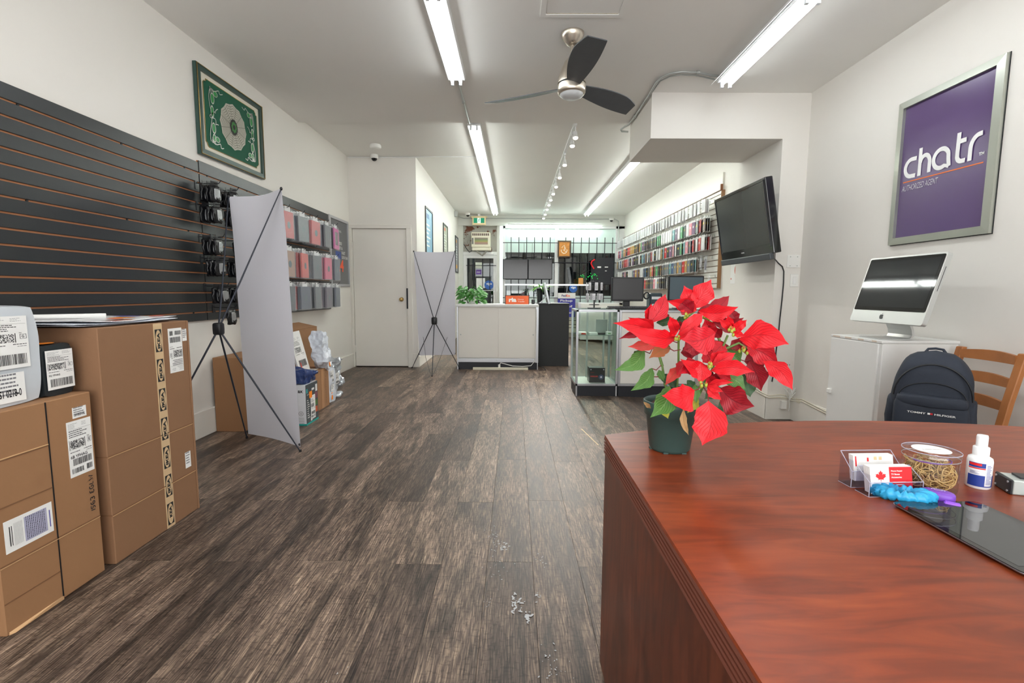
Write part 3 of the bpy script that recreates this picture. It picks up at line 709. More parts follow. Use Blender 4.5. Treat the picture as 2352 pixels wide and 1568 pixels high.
# big flat-pack carton with printed tape
ik = carton('flat_pack_carton', 'tall brown flat-pack carton with lettered tape, papers lying on its top', -2.30, -1.60, 1.822, 2.325, 0, .955, (.445, .205), (), KRAFT2)
MB().bbox(-2.30, -1.597, 2.325, 2.335, 0, .955, .002).build('end_flap', KRAFT2, ik, world=True)
TAPE = mat('printed_tape', (205,176,138), .4, var=.05, vscale=20); TK = mat('tape_black', (30,34,38), .5)
tp = MB(); tp.box(-1.6, -1.5988, 2.108, 2.160, .002, .953); tp = tp.build('packing_tape', TAPE, ik, world=True)
for i in range(7):
    zc = .876-.135*i; a = .050; b = .0195; fr = frame((-1.5984, 2.134, zc), U, V); hb = .051 if i < 6 else .0
    mb = MB()
    z0_ = max(-.051, .006-zc)
    rect(mb, fr, -b, b, z0_, .051, 0)
    f2 = frame((-1.5984, 2.134, zc), U, V, .0004); ell = [(.018*math.cos(t), .048*math.sin(t)) for t in [2*PI*k/28 for k in range(28)]]
    ell = [(x, max(y, z0_)) for x, y in ell]; mb.add([f2(*p) for p in ell], [tuple(range(28))], 1)
    f3 = frame((-1.5984, 2.134, zc), V*1, -U, .0008)   # text runs upwards
    if i < 6: put_text(mb, 'IKEA', f3, -.036, -.0085, .017, .072, 0, .05)
    else: put_text(mb, 'KEA', f3, -.018, -.0085, .017, .054, 0, .05)
    mb.build('tape_logo', [TK, TAPE], tp, world=True)
sticker(ik, (-1.60, 2.196, .716), U, V, .090, .208, lambda f, w, h: label_print(f, w, h, 3, None, '2', flip=True, bar2=True))
sticker(ik, (-1.60, 2.290, .858), U, V, .030, .058, lines_print(5, 7)); sticker(ik, (-1.60, 2.255, .236), U, V, .038, .078, lines_print(5, 8))
# second carton in front
bx = carton('double_carton', 'brown carton at the photo edge with handwriting and two shipping labels', -2.25, -1.61, 1.412, 1.782, 0, .718, (.228,), (1.606,), KRAFT)
for z in (.565, .415, .105): 
    c = MB(); c.box(-1.6105, -1.6088, 1.415, 1.603, z-.002, z+.002); c.build('score_line', KDARK, bx, world=True)
c = MB(); c.box(-1.6105, -1.608, 1.415, 1.603, .568, .571); c.build('score_ridge', KEDGE, bx, world=True)
c = MB(); c.add([(-1.611,1.42,.0),(-1.600,1.43,.002),(-1.602,1.60,.002),(-1.611,1.61,.012),(-1.611,1.42,.010)], [(0,1,2,3,4),(4,3,2,1,0)]); c.build('torn_flap', KEDGE, bx, world=True)
sticker(bx, (-1.61, 1.674, .418), U, Vector((0,-.0,1)), .098, .206, lambda f, w, h: label_print(f, w, h, 5, '6B YFHAG', 'E', bar2=True))
sticker(bx, (-1.61, 1.702, .632), U, V, .056, .040, lines_print(4, 9, '1261-0023-HAL'))
sp = sticker(bx, (-1.61, 1.436, .262), U, V, .158, .106, None, PAPER, 'waybill_pouch')
mb = MB(); fr = frame((-1.6086, 1.436, .262), U, V); rect(mb, fr, .062, .138, .012, .094, 2)
f2 = frame((-1.6082, 1.436, .262), U, V); r = random.Random(8)
for k in range(11):
    y = .068+.006*k; x0 = .016
    z = x0
    while z < .09: b = r.uniform(.003,.009); rect(mb, f2, y, y+.0016, z, z+b, 0); z += b+.0015
for k in range(7): rect(mb, f2, .030+.004*k, .0307+.004*k, .016, .090, 1)
rect(mb, f2, .014, .017, .02, .085, 0); rect(mb, f2, .021, .023, .02, .085, 0); rect(mb, f2, .146, .149, .02, .08, 3)
mb.build('label_print', [INK, INKG, mat('print_lilac', (170,170,195), .5), mat('print_blue', (60,60,160), .5)], sp, world=True)
mb = MB(); fr = frame((-1.6085, 1.752, .256), V, -U)      # handwriting running up the face
def hand(strokes, x, s=.017, w=.0034):
    for st in strokes: mb.ribbon([(x+p[0]*s, (p[1]-.5)*s) for p in st], w, fr)
def arc(cx, cy, rx, ry, a0, a1, n=10): return [(cx+rx*math.cos(R(a0+(a1-a0)*i/n)), cy+ry*math.sin(R(a0+(a1-a0)*i/n))) for i in range(n+1)]
G = {'1': [[(.4,0),(.5,1)]], '5': [[(.9,1),(.3,1),(.25,.6)]+arc(.4,.3,.35,.3,90,-120)], '6': [arc(.5,.5,.42,.5,70,270)+arc(.5,.25,.3,.25,-90,150)], '3': [arc(.4,.75,.35,.25,140,-80)+arc(.4,.25,.4,.27,80,-140)],
     'E': [arc(.5,.75,.35,.25,60,260)+arc(.5,.25,.4,.27,110,320)], 'G': [arc(.5,.5,.42,.5,60,330)+[(.86,.5),(.5,.5)]], 'L': [[(.3,1),(.25,0),(.7,.05)]], '.': [[(.4,0),(.5,.05)]], 'W': [[(0,1),(.3,0),(.55,.7),(.8,0),(1.1,1)]]}
x = 0
for ch, adv in (('1',.6),('5',1.1),('6',1.05),('3',1.7),('E',1.0),('G',1.0),('L',.7),('.',.5),('W',1.2)):
    hand(G[ch], x); x += adv*.0165
mb.build('marker_writing', INK, bx, world=True)
# parcels on the second carton
POLY = mat('poly_mailer_grey', (196,202,208), .28, bump=.5, bscale=9)
pm_ = thing('poly_mailer', 'large pale grey plastic mailer standing on the nearest carton, against the slatwall', 'parcel', (-1.85, 1.50, .718))
mb = MB(); mb.softbox((-1.80, 1.43, .718+.164), .143, .222, .164, 18, .004, 9, 2)
mb.build('bag', POLY, pm_, world=True)
def lab_y(x, y0, z0, w, h, par, pr, m=PAPER): return sticker(par, (x, y0, z0), U, V, w, h, pr, m)
lab_y(-1.651, 1.475, .842, .135, .172, pm_, lambda f, w, h: label_print(f, w, h, 12, None, 'G'))
lab_y(-1.651, 1.47, .732, .115, .096, pm_, lines_print(6, 13, 'MPS1 0218-0'))
BPOLY = mat('poly_mailer_black', (38,44,48), .25, bump=.6, bscale=14)
bp_ = thing('black_parcel', 'small black wrapped parcel with a white label and orange sticker, beside the grey mailer', 'parcel', (-1.73, 1.725, .718))
mb = MB(); mb.softbox((-1.725, 1.722, .718+.094), .061, .061, .094, 10, .003, 14, 5, round_=.08)
mb.build('wrapped_bag', BPOLY, bp_, world=True)
sticker(bp_, (-1.660, 1.672, .742), U, V, .104, .142, lambda f, w, h: label_print(f, w, h, 15, 'SQ YFHAG', 'E'))
mb = MB(); disc(mb, lambda x, y: (-1.70+x, 1.70+y, .718+.1905), 0, 0, .028, 0, 18, .045); mb.build('orange_sticker', ORANGE, bp_, world=True)
# posters / papers on the flat-pack carton
cols_ = [(228,230,234), (210,216,226), (226,226,228), (236,236,236)]
sh = [(-1.95,2.06,.30,.28,.02,'white'), (-1.93,2.03,.31,.25,-.06,'white'), (-1.90,2.09,.27,.22,.10,'coloured')]
for i, (cx_, cy_, a, b, rz, k) in enumerate(sh):
    t = thing('poster_sheet', ['bottom large white poster sheet lying on the tall flat-pack carton', 'middle crumpled white poster sheet on the tall flat-pack carton', 'topmost poster sheet with orange and red print on the flat-pack carton'][i], 'paper', (cx_, cy_, .956+.007*i), rz)
    mb = MB(); n = 12; vs = []
    for th in (0, .0012):
        for j in range(n+1):
            for ii in range(n+1):
                x, y = (ii/n-.5)*2*a, (j/n-.5)*2*b
                z = .004+.004*noise.noise(Vector((x*6+i*9, y*6, 1)))+.003*abs(2*j/n-1)**4
                vs.append((x, y, z+th))
    m_ = (n+1)**2; f = []
    for j in range(n):
        for ii in range(n): a_ = j*(n+1)+ii; f += [(a_, a_+n+1, a_+n+2, a_+1), (m_+a_, m_+a_+1, m_+a_+n+2, m_+a_+n+1)]
    for j in range(n): f += [(j, j+1, m_+j+1, m_+j), (j*(n+1)+n, (j+1)*(n+1)+n, m_+(j+1)*(n+1)+n, m_+j*(n+1)+n)]
    mb.add(vs, f, 0, True); mb.build('sheet', mat('sheet_%s_%d' % (k, i), cols_[i], .35), t)
    if i == 2:
        for (px, py, rx, ry, c, nm) in ((.20,-.05,.05,.04,(246,150,20),'orange_patch'),(.22,-.12,.03,.03,(228,70,50),'red_patch'),(.12,.1,.06,.03,(90,70,170),'purple_patch'),(.24,.12,.02,.05,(220,60,60),'red_stripe')):
            q = MB(); disc(q, lambda x, y: (x, y, .0125), px, py, rx, 0, 14, ry); q.build(nm, mat(nm, c, .4), t)
t = thing('paper_roll', 'rolled-up white poster at the back of the papers on the carton', 'paper', (-1.95, 2.0, .985))
mb = MB(); mb.tube([(-.17,-.12,.0),(-.05,-.02,.004),(.10,.16,.0)], [.007,.009,.012], 10); mb.build('roll', PAPER, t)
# ---- boxes along the wall behind the banner
cA = carton('plain_carton', 'plain brown carton half hidden behind the tall banner, next to the baseboard', -2.335, -2.06, 3.66, 4.05, 0, .585, (), (), KRAFT)
cB = carton('open_carton', 'large open brown carton below the tablet cases with parcels leaning on it', -2.335, -2.06, 4.22, 4.98, 0, .735, (), (), KRAFT)
mb = MB(); mb.add([(-2.062,4.22,.732),(-2.062,4.98,.732),(-2.24,4.96,.775),(-2.24,4.24,.78),(-2.058,4.22,.737),(-2.058,4.98,.737),(-2.24,4.96,.78),(-2.24,4.24,.785)], [(0,1,2,3),(7,6,5,4),(0,4,5,1),(1,5,6,2),(2,6,7,3),(3,7,4,0)]); mb.build('top_flap', KRAFT, cB, world=True)
sticker(cB, (-2.06, 4.84, .47), U, V, .10, .20, lines_print(9, 20)); 
mb = MB(); disc(mb, lambda x, y: (-2.14+x, 4.42+y, .764), 0, 0, .04, 0, 12, .09); mb.build('orange_sticker', ORANGE, cB, world=True)
# product box (dark side, white front, teal base)
ab = thing('appliance_box', 'white and dark grey appliance box with teal base, nearest of the boxes behind the banner', 'box', (-1.9, 3.96, 0))
MB().box(-2.05, -1.702, 3.84, 4.075, .012, .335).build('box_body', mat('box_white', (226,228,232), .45), ab, world=True)
MB().box(-2.052, -1.700, 3.838, 4.077, 0, .014).build('teal_base', mat('teal', (20,160,150), .45), ab, world=True)
MB().box(-1.7021, -1.7005, 3.84, 4.075, .014, .336).build('dark_side', mat('box_dark', (64,72,76), .45), ab, world=True)
mb = MB(); ff = frame((-1.7003, 3.84, 0), U, V)
put_text(mb, 'AIR FRYER', ff, .02, .245, .010, .07); 
for k in range(9): rect(mb, ff, .02, .02+rnd.uniform(.02,.05), .20-.018*k, .206-.018*k)
rect(mb, ff, .115,.165,.272,.29); rect(mb, ff, .08,.11,.02,.05); rect(mb, ff, .19,.225,.25,.31)
mb.build('side_print', PAPER, ab, world=True)
for a, c, nm in (((.175,.228,.19,.245),(120,70,80),'food_photo_a'),((.175,.225,.13,.175),(80,120,60),'food_photo_b'),((.17,.222,.07,.12),(190,90,50),'food_photo_c'),((.01,.035,.265,.30),(60,180,180),'teal_tab')):
    mb = MB(); rect(mb, ff, *a); mb.build(nm, mat(nm, c, .5, var=.5 if 'photo' in nm else 0, vscale=60), ab, world=True)
sticker(ab, (-1.7, 3.925, .03), U, V, .09, .20, lambda f, w, h: label_print(f, w, h, 31, None, None, bar2=True)); sticker(ab, (-1.699, 3.90, .215), U, V, .055, .055, None, ORANGE, 'orange_sticker')
mb = MB(); ff = frame((-2.12, 3.8395, 0), (1,0,0), V, .0005); put_text(mb, 'ax', ff, .355, .272, .022, None, 0, .03); ringflat(mb, ff, .375, .10, .017, .019); ringflat(mb, ff, .375, .10, .006, .008)
for k in range(4): rect(mb, ff, .33, .40, .062-.014*k, .064-.014*k)
mb.build('front_print', INK, ab, world=True)
bg = thing('blue_plastic_bag', 'crumpled navy plastic mailer lying on the appliance box', 'parcel', (-1.87, 3.95, .335))
mb = MB(); mb.softbox((-1.875, 3.955, .335+.060), .165, .095, .052, 14, .028, 10, 9, jit2=.008, round_=.18, sm=False); mb.build('bag', mat('navy_poly', (38,58,108), .25, bump=.5, bscale=20), bg, world=True)
mb = MB(); mb.superell((-1.725, 4.03, .335+.075), .055, .045, .018, .8, .8, 16, 8, jit=.014, js=25, seed=10); mb.build('knotted_end', MATS['navy_poly'], bg, world=True)
cc = carton('taped_carton', 'small taped brown carton standing just behind the appliance box', -2.055, -1.80, 4.13, 4.585, 0, .375, (), (), KRAFT)
MB().box(-1.801, -1.7985, 4.40, 4.46, .002, .374).build('brown_tape', mat('brown_tape', (178,134,96), .25), cc, world=True)
mb = MB(); f2 = frame((-1.7995, 4.52, .02), V, -U); put_text(mb, 'FRAGILE PACK', f2, .02, 0, .018, .24); ringflat(mb, f2, .29, .005, .018, .022); mb.build('side_print', KDARK, cc, world=True)
MB().box(-2.05,-1.84,4.2,4.45,.3752,.3768).build('white_label', PAPER, cc, world=True); mb = MB(); mb.box(-1.86,-1.82,4.14,4.3,.3752,.377); mb.build('orange_sticker', ORANGE, cc, world=True)
# white rigid mailer leaning on the open carton
em = thing('rigid_mailer', 'flat white cardboard mailer leaning on the open carton above the taped carton', 'parcel', (-1.93, 4.30, .376))
o2 = Vector((-1.885, 4.16, .378)); uu = Vector((0,1,.03)).normalized(); vv = Vector((-.19,-.12,1)).normalized(); n2 = uu.cross(vv)
MB().obox(o2+uu*.105+vv*.185-n2*.008, uu*.105, vv*.185, n2*.008).build('mailer', PAPER, em, world=True)
sticker(em, o2+uu*.02+vv*.03, uu, vv, .17, .30, lambda f, w, h: label_print(f, w, h, 41, None, None))
mb = MB(); rect(mb, frame(o2, uu, vv, .003), .05, .065, .03, .09); mb.build('red_mark', mat('red_mark', (220,60,40), .5), em, world=True)
# crumpled grey mailer on top
cm_ = thing('crumpled_mailer', 'crumpled pale mailer with orange sticker slumped over the taped carton', 'parcel', (-1.86, 4.56, .38))
mb = MB(); ro = Matrix.Rotation(R(-32), 3, 'X') @ Matrix.Rotation(R(-14), 3, 'Y'); mb.softbox((-1.86, 4.56, .53), .050, .105, .17, 16, .040, 10, 21, rot=ro, jit2=.012, round_=.12, sm=False); mb.build('bag', mat('poly_mailer_pale', (206,212,222), .3, bump=.9, bscale=18), cm_, world=True)
o3 = Vector((-1.80, 4.505, .42)); u3 = Vector((0,1,-.35)).normalized(); v3 = Vector((-.25,-.33,1)).normalized(); v3 = (v3-u3*v3.dot(u3)).normalized()
sticker(cm_, o3, u3, v3, .095, .19, lambda f, w, h: label_print(f, w, h, 43, None, None)); sticker(cm_, o3+u3*.11+v3*-.005, u3, v3, .04, .05, None, ORANGE, 'orange_sticker')
tm = thing('tall_mailer', 'upright white mailer with stacked labels beside the taped carton', 'parcel', (-1.93, 4.70, 0))
mb = MB(); mb.softbox((-1.93, 4.705, .169), .118, .096, .168, 12, .010, 14, 33, round_=.08); mb.build('bag', MATS['poly_mailer_pale'], tm, world=True)
sticker(tm, (-1.808, 4.645, .20), U, V, .09, .12, lambda f, w, h: label_print(f, w, h, 45, None, None)); sticker(tm, (-1.808, 4.65, .115), U, V, .08, .07, lines_print(4, 46)); sticker(tm, (-1.808, 4.66, .03), U, V, .035, .07, None, ORANGE, 'orange_sticker')
FOIL = mat('silver_foil', (190,196,202), .22, .35, bump=1.0, bscale=16)
fo = thing('silver_mailer', 'crumpled shiny silver mailer, farthest parcel before the closet door', 'parcel', (-2.08, 5.2, 0))
mb = MB(); ro = Matrix.Rotation(R(8), 3, 'X'); mb.softbox((-2.07, 5.24, .18), .105, .19, .165, 18, .055, 9, 51, rot=ro, jit2=.020, round_=.10, sm=False)
for v in mb.v: v.z = max(v.z, .002)
mb.build('bag', FOIL, fo, world=True); sticker(fo, (-1.925, 5.09, .10), U, V, .10, .12, lambda f, w, h: label_print(f, w, h, 52, None, None))
mb = MB(); mb.superell((-1.86, 4.95, .022), .05, .09, .022, .8, .8, 18, 8, jit=.02, js=20, seed=53)
for v in mb.v: v.z = max(v.z, .001)
t = mb.build('loose_wrapper', FOIL); tag(t, 'small loose silver wrapper scrap on the floor by the silver mailer', 'wrapper')
# ================================================================ REAR SHOP, FAR WALL
GLASS = mat('pane_glass', (235,245,242), .02, trans=1, ior=1.45); BEAMC = mat('beam_paint', (214,216,210), .7, bump=.1)
def thin_glass(name, tint=(225,240,235), refl=.12, op=.06):
    m = bpy.data.materials.new(name); m.use_nodes = True; nt = m.node_tree; nt.nodes.clear(); N = nt.nodes.new; L = nt.links.new
    out = N('ShaderNodeOutputMaterial'); tr = N('ShaderNodeBsdfTransparent'); tr.inputs[0].default_value = lin(tint)
    gl = N('ShaderNodeBsdfGlossy'); gl.inputs['Roughness'].default_value = .02
    fr_ = N('ShaderNodeLayerWeight'); fr_.inputs[0].default_value = .5; pw = N('ShaderNodeMath'); pw.operation = 'POWER'; pw.inputs[1].default_value = 4; L(fr_.outputs['Facing'], pw.inputs[0]); ma = N('ShaderNodeMath'); ma.operation = 'MULTIPLY_ADD'; ma.inputs[1].default_value = .25; ma.inputs[2].default_value = refl*.3; ma.use_clamp = True
    mx = N('ShaderNodeMixShader'); L(pw.outputs[0], ma.inputs[0]); L(ma.outputs[0], mx.inputs[0]); L(tr.outputs[0], mx.inputs[1]); L(gl.outputs[0], mx.inputs[2]); L(mx.outputs[0], out.inputs[0])
    return m
TGLASS = thin_glass('case_glass', (244,250,247), .12); WGLASS = thin_glass('window_glass', (215,225,222), .25)
PEEL = mat('peeling_wall', (170,168,160), .85)
def peel_mat():
    m = PEEL; nt, b, L, N = nodes(m); tc = N('ShaderNodeTexCoord'); n = N('ShaderNodeTexNoise'); n.inputs['Scale'].default_value = 5.5; n.inputs['Detail'].default_value = 7; n.inputs['Distortion'].default_value = .6
    L(tc.outputs['Object'], n.inputs['Vector']); r = ramp(N, [(.0, (186,184,176)), (.55, (172,170,163)), (.58, (150,146,138)), (.595, (112,70,52)), (1, (96,58,44))]); L(n.outputs['Fac'], r.inputs[0]); L(r.outputs[0], b.inputs['Base Color'])
peel_mat()
# beam above the shop window, structural wall parts
struct(MB().box(-1.40, X1, YF-.02, YF+.15, 2.73, 2.985).build('wall_far', BEAMC))
struct(MB().box(-1.40, -.37, YF+.10, YF+.18, 2.10, 2.73).build('wall_above_door', PEEL))
struct(MB().box(-1.40, -1.28, YF, YF+.18, FZ, 2.73).box(-.44, -.37, YF, YF+.18, FZ, 2.73).build('trim_1', BEAMC))
struct(MB().bbox(-.375, -.285, YF-.04, YF+.16, 0, 2.73, .004).build('trim_2', MWHITE))
struct(MB().box(-.285, X1, YF-.02, YF+.16, FZ, .80).build('wall_below_window', mat('cream_paint', (216,214,198), .6)))
# shop window
win = thing('window_1', None, None, (1.1, YF, .8)); win['kind'] = 'structure'
fm = MB().bbox(.996, 1.082, YF-.02, YF+.12, .80, 2.73, .003).bbox(-.285, -.235, YF, YF+.12, .80, 2.73, .003).bbox(2.50, X1, YF, YF+.12, .80, 2.73, .003).bbox(-.285, X1, YF, YF+.12, .80, .85, .003).bbox(-.285, X1, YF, YF+.12, 2.67, 2.73, .003)
fm.build('window_frame', MWHITE, win, world=True)
MB().box(-.24, .998, YF+.06, YF+.068, .85, 2.67).build('pane', WGLASS, win, world=True)
MB().box(1.08, 2.50, YF+.06, YF+.068, .85, 2.67).build('pane', WGLASS, win, world=True)
FROST = mat('frosted_film', (214,232,226), .5, trans=.0)
MB().box(-.24, .998, YF+.052, YF+.058, 2.09, 2.67).build('frosted_film', FROST, win, world=True)
MB().box(1.08, 2.50, YF+.052, YF+.058, 2.08, 2.67).build('frosted_film', FROST, win, world=True)
MB().box(1.50, 2.50, YF+.052, YF+.058, .85, 1.02).box(-.24, .998, YF+.052, YF+.058, .85, 1.0).build('lower_film', mat('lower_film', (225,240,236), .5), win, world=True)
# night street outside
st = thing('street_facade', 'dark street and building front seen through the shop window', 'building', (1, 17, -.3)); 
MB().box(-9, 12, 17, 17.3, -.3, 6).build('facade', mat('night_facade', (52,52,56), .8, var=.3, vscale=2), st, world=True)
MB().box(-1.5, 1.2, 16.9, 17, .1, 2.1).build('dark_shopfront', mat('night_glass', (16,18,22), .1), st, world=True)
struct(MB().box(-9, 12, YF+.2, 17, -.35, -.15).build('ground', mat('pavement', (60,60,62), .85)))
# security bars
gr = thing('security_grille', 'black steel security bars across the inside of the shop window', 'window bars', (1.1, YF-.045, .85))
for i in range(14):
    x = -.09+.1925*i
    if i == 6: continue
    MB().cyl((x, YF-.05, .86), (x, YF-.05, 2.45), .009, n=6).build('bar', BLACKM, gr, world=True)
for z in (2.315, 1.838, .965): MB().box(-.29, 2.52, YF-.062, YF-.046, z-.008, z+.008).build('cross_bar', BLACKM, gr, world=True)
# tube along the window head, vertical light and light shelf
t = thing('window_tube_light', 'bare fluorescent tube along the head of the shop window', 'light', (.97, YF-.1, 2.73))
MB().box(-.17, 2.12, YF-.13, YF-.07, 2.735, 2.765).build('housing', MWHITE, t, world=True); MB().cyl((-.15,YF-.10,2.715),(2.09,YF-.10,2.715),.017,n=8).build('tube', mat('tube_window', (235,255,248), .5, emit=10), t, world=True)
t = thing('vertical_strip_light', 'glowing vertical light strip on the white post by the glazed door', 'light', (-.33, YF-.05, .85))
MB().box(-.345,-.315,YF-.06,YF-.04,.85,2.70).build('glowing_strip', mat('strip_glow', (230,255,250), .5, emit=3), t, world=True)
MB().box(-.35,-.31,YF-.041,YF-.036,.85,2.70).build('backing', MWHITE, t, world=True)
t = thing('display_light_bar', 'horizontal white light bar crossing the shop window at mid height', 'light', (.76, YF-.3, 1.27))
MB().box(-.24, 1.80, YF-.33, YF-.29, 1.27, 1.30).build('light_bar', mat('bar_glow', (240,250,250), .5, emit=.7), t, world=True)
for x in (-.22, 1.78): MB().cyl((x,YF-.31,.80),(x,YF-.31,1.28),.012,n=8).build('post', ALU, t, world=True)
# dark reflective screens standing in the window
DARKGL = mat('dark_screen_gloss', (22,23,26), .12, spec=.8)
for i, (a, b) in enumerate(((-.29,.33),(.335,.93))):
    t = thing('window_display_screen', ['left dark screen hung inside the shop window, beside the glazed door', 'right dark screen hung inside the shop window, next to the small calligraphy picture'][i], 'screen', ((a+b)/2, YF-.1, 1.42), 0, 'dark screens in the shop window')
    MB().bbox(a, b, YF-.13, YF-.09, 1.42, 1.91, .005).build('casing', BLACKP, t, world=True); MB().box(a+.015,b-.015,YF-.1325,YF-.1285,1.435,1.895).build('screen', DARKGL, t, world=True)
    for x in (a+.1, b-.1): MB().cyl((x,YF-.1,1.90),(x,YF-.1,2.31),.004,n=5).build('hanger', BLACKM, t, world=True)
# glazed entrance door
d = thing('door_2', None, None, (-.86, YF, 0)); d['kind'] = 'structure'
MB().bbox(-1.28,-1.19,YF+.06,YF+.12,0,2.02,.003).bbox(-.53,-.44,YF+.06,YF+.12,0,2.02,.003).bbox(-1.19,-.53,YF+.06,YF+.12,1.94,2.02,.003).bbox(-1.19,-.53,YF+.06,YF+.12,0,.25,.003).bbox(-1.28,-.44,YF+.04,YF+.13,2.02,2.10,.003).build('door_frame', MWHITE, d, world=True)
MB().box(-1.19,-.53,YF+.085,YF+.091,.25,1.94).build('pane', WGLASS, d, world=True)
MB().cyl((-1.18,YF+.03,1.14),(-.54,YF+.03,1.14),.012,n=8).build('push_bar', ALU, d, world=True)
for x in (-.80,-.62,-1.02,-1.16): MB().cyl((x,YF+.04,.26),(x,YF+.04,1.93),.008,n=6).build('bar', BLACKM, d, world=True)
MB().box(-1.21,-.46,YF+.032,YF+.046,1.755,1.77).build('cross_bar', BLACKM, d, world=True)
MB().bbox(-.78,-.52,YF+.02,YF+.06,2.03,2.08,.004).build('door_closer', MWHITE, d, world=True)
def flat_on(name, label, cat, x0, x1, z0, z1, y, m, th=.004):
    t = thing(name, label, cat, ((x0+x1)/2, y, z0)); MB().box(x0,x1,y,y+th,z0,z1).build('sheet', m, t, world=True); return t, frame((x0, y-.0006, z0), (1,0,0), (0,0,1))
flat_on('notice_sheet', 'blank white notice taped on the glazed door', 'notice', -.96,-.74, 1.20,1.45, YF+.078, PAPER)
t, fr = flat_on('notice_sheet', 'small purple notice taped on the upper glazed door', 'notice', -.97,-.83,1.54,1.66, YF+.078, mat('purple_notice',(96,66,140),.5)); mb = MB(); put_text(mb, 'chatr', fr, .025,.045,.035,.09); mb.build('lettering', PAPER, t, world=True)
flat_on('notice_sheet', 'pale square notice high on the glazed door', 'notice', -.98,-.82,1.70,1.84, YF+.078, mat('pale_notice',(214,220,206),.5))
def round_sign(label, cx, cz, r, y):
    t = thing('round_sign', label, 'sign', (cx, y, cz-r)); MB().cyl((cx,y,cz),(cx,y+.008,cz),r,n=32).build('blue_disc', mat('sign_blue',(44,98,178),.4), t, world=True)
    mb = MB(); fr = frame((cx, y-.0008, cz), (1,0,0), (0,0,1)); put_text(mb, 'vigo', fr, -r*.62, -r*.15, None, r*1.25, 0, .03); mb.build('lettering', PAPER, t, world=True)
round_sign('round blue sign on the glazed door', -.64, 1.28, .115, YF+.07)
round_sign('round blue sign in the right part of the shop window', 1.46, 1.20, .10, YF-.075)
# parcel-service placard
t = thing('shop_placard', 'white and blue placard standing in the lower shop window', 'sign', (1.28, YF-.2, .5))
MB().box(1.07,1.50,YF-.22,YF-.20,.955,1.09).build('white_panel', PAPER, t, world=True); MB().box(1.07,1.50,YF-.22,YF-.20,.50,.955).build('blue_panel', mat('placard_blue',(58,60,158),.4), t, world=True)
MB().box(1.26,1.30,YF-.20,YF-.18,0,1.05).build('rear_leg', BLACKM, t, world=True)
mb = MB(); fr = frame((1.07, YF-.2208, .5), (1,0,0), (0,0,1)); put_text(mb, 'Fed', fr, .09,.50,.05,.11,0,.03); mb.build('purple_letters', mat('letters_purple',(70,40,110),.5), t, world=True)
mb = MB(); put_text(mb, 'Ex', fr, .205,.50,.05,.10,0,.03); mb.build('orange_letters', mat('letters_orange',(240,100,30),.5), t, world=True)
mb = MB(); put_text(mb, 'Pickup', fr, .06,.36,.07,.30,0,.02); put_text(mb, 'Drop off', fr, .06,.22,.07,.30,0,.02); put_text(mb, 'Send. Here.', fr, .06,.08,.06,.33,0,.02); mb.build('white_letters', PAPER, t, world=True)
# small calligraphy picture
t = thing('framed_calligraphy', 'small brown framed calligraphy hanging on the window mullion', 'picture', (1.22, YF-.1, 1.96))
picture_frame(t, 'frame_rail', (1.06, YF-.07, 1.96), Vector((1,0,0)), V, .33, .41, .035, .02, mat('brown_frame',(84,66,50),.5))
mb = MB(); fr = frame((1.06,YF-.075,1.96),(1,0,0),V); rect(mb, fr, .03,.30,.03,.38); mb.build('gold_ground', mat('gold_ground',(196,132,60),.4,.3,var=.5,vscale=28), t, world=True)
mb = MB(); fr = frame((1.06,YF-.077,1.96),(1,0,0),V); ringflat(mb, fr, .16,.17,.062,.078,0,20,PI*.9,PI*2.1); mb.ribbon([(.10,.24),(.16,.30),(.20,.20),(.13,.19),(.22,.13)], .014, fr); mb.ribbon([(.17,.16),(.17,.27)], .012, fr); mb.build('calligraphy', mat('cream_ink',(236,226,206),.5), t, world=True)
# exit sign
t = thing('exit_sign', 'cream exit sign with green running-figure panel hanging at the far left', 'exit sign', (-.87, YF-.16, 2.72))
MB().bbox(-1.035,-.705,YF-.18,YF-.13,2.725,2.935,.006).build('sign_box', mat('exit_cream',(232,212,168),.5), t, world=True)
MB().box(-.90,-.84,YF-.17,YF-.14,2.935,2.985).build('mount', MWHITE, t, world=True)
for x in (-1.05,-.69): MB().cyl((x,YF-.155,2.90),(x,YF-.155,2.93),.022,n=12).build('knob', MATS['exit_cream'], t, world=True)
GREEN = mat('exit_green', (20,140,104), .5, emit=.16)
mb = MB(); fr = frame((-1.035,YF-.1812,2.725),(1,0,0),V); rect(mb, fr, .035,.295,.045,.165); mb.build('green_panel', GREEN, t, world=True)
mb = MB(); fr = frame((-1.035,YF-.1822,2.725),(1,0,0),V); rect(mb, fr, .125,.205,.045,.165); mb.build('white_doorway', mat('exit_white',(240,250,245),.5,emit=.2), t, world=True)
mb = MB(); fr = frame((-1.035,YF-.1832,2.725),(1,0,0),V); disc(mb, fr, .178,.148,.010); mb.ribbon([(.172,.135),(.160,.10)], .014, fr)
mb.ribbon([(.160,.10),(.178,.085),(.170,.055)], .009, fr); mb.ribbon([(.160,.10),(.150,.078),(.132,.072)], .009, fr); mb.ribbon([(.172,.132),(.188,.115),(.198,.120)], .007, fr); mb.ribbon([(.170,.132),(.152,.125),(.144,.110)], .007, fr); mb.build('running_figure', GREEN, t, world=True)
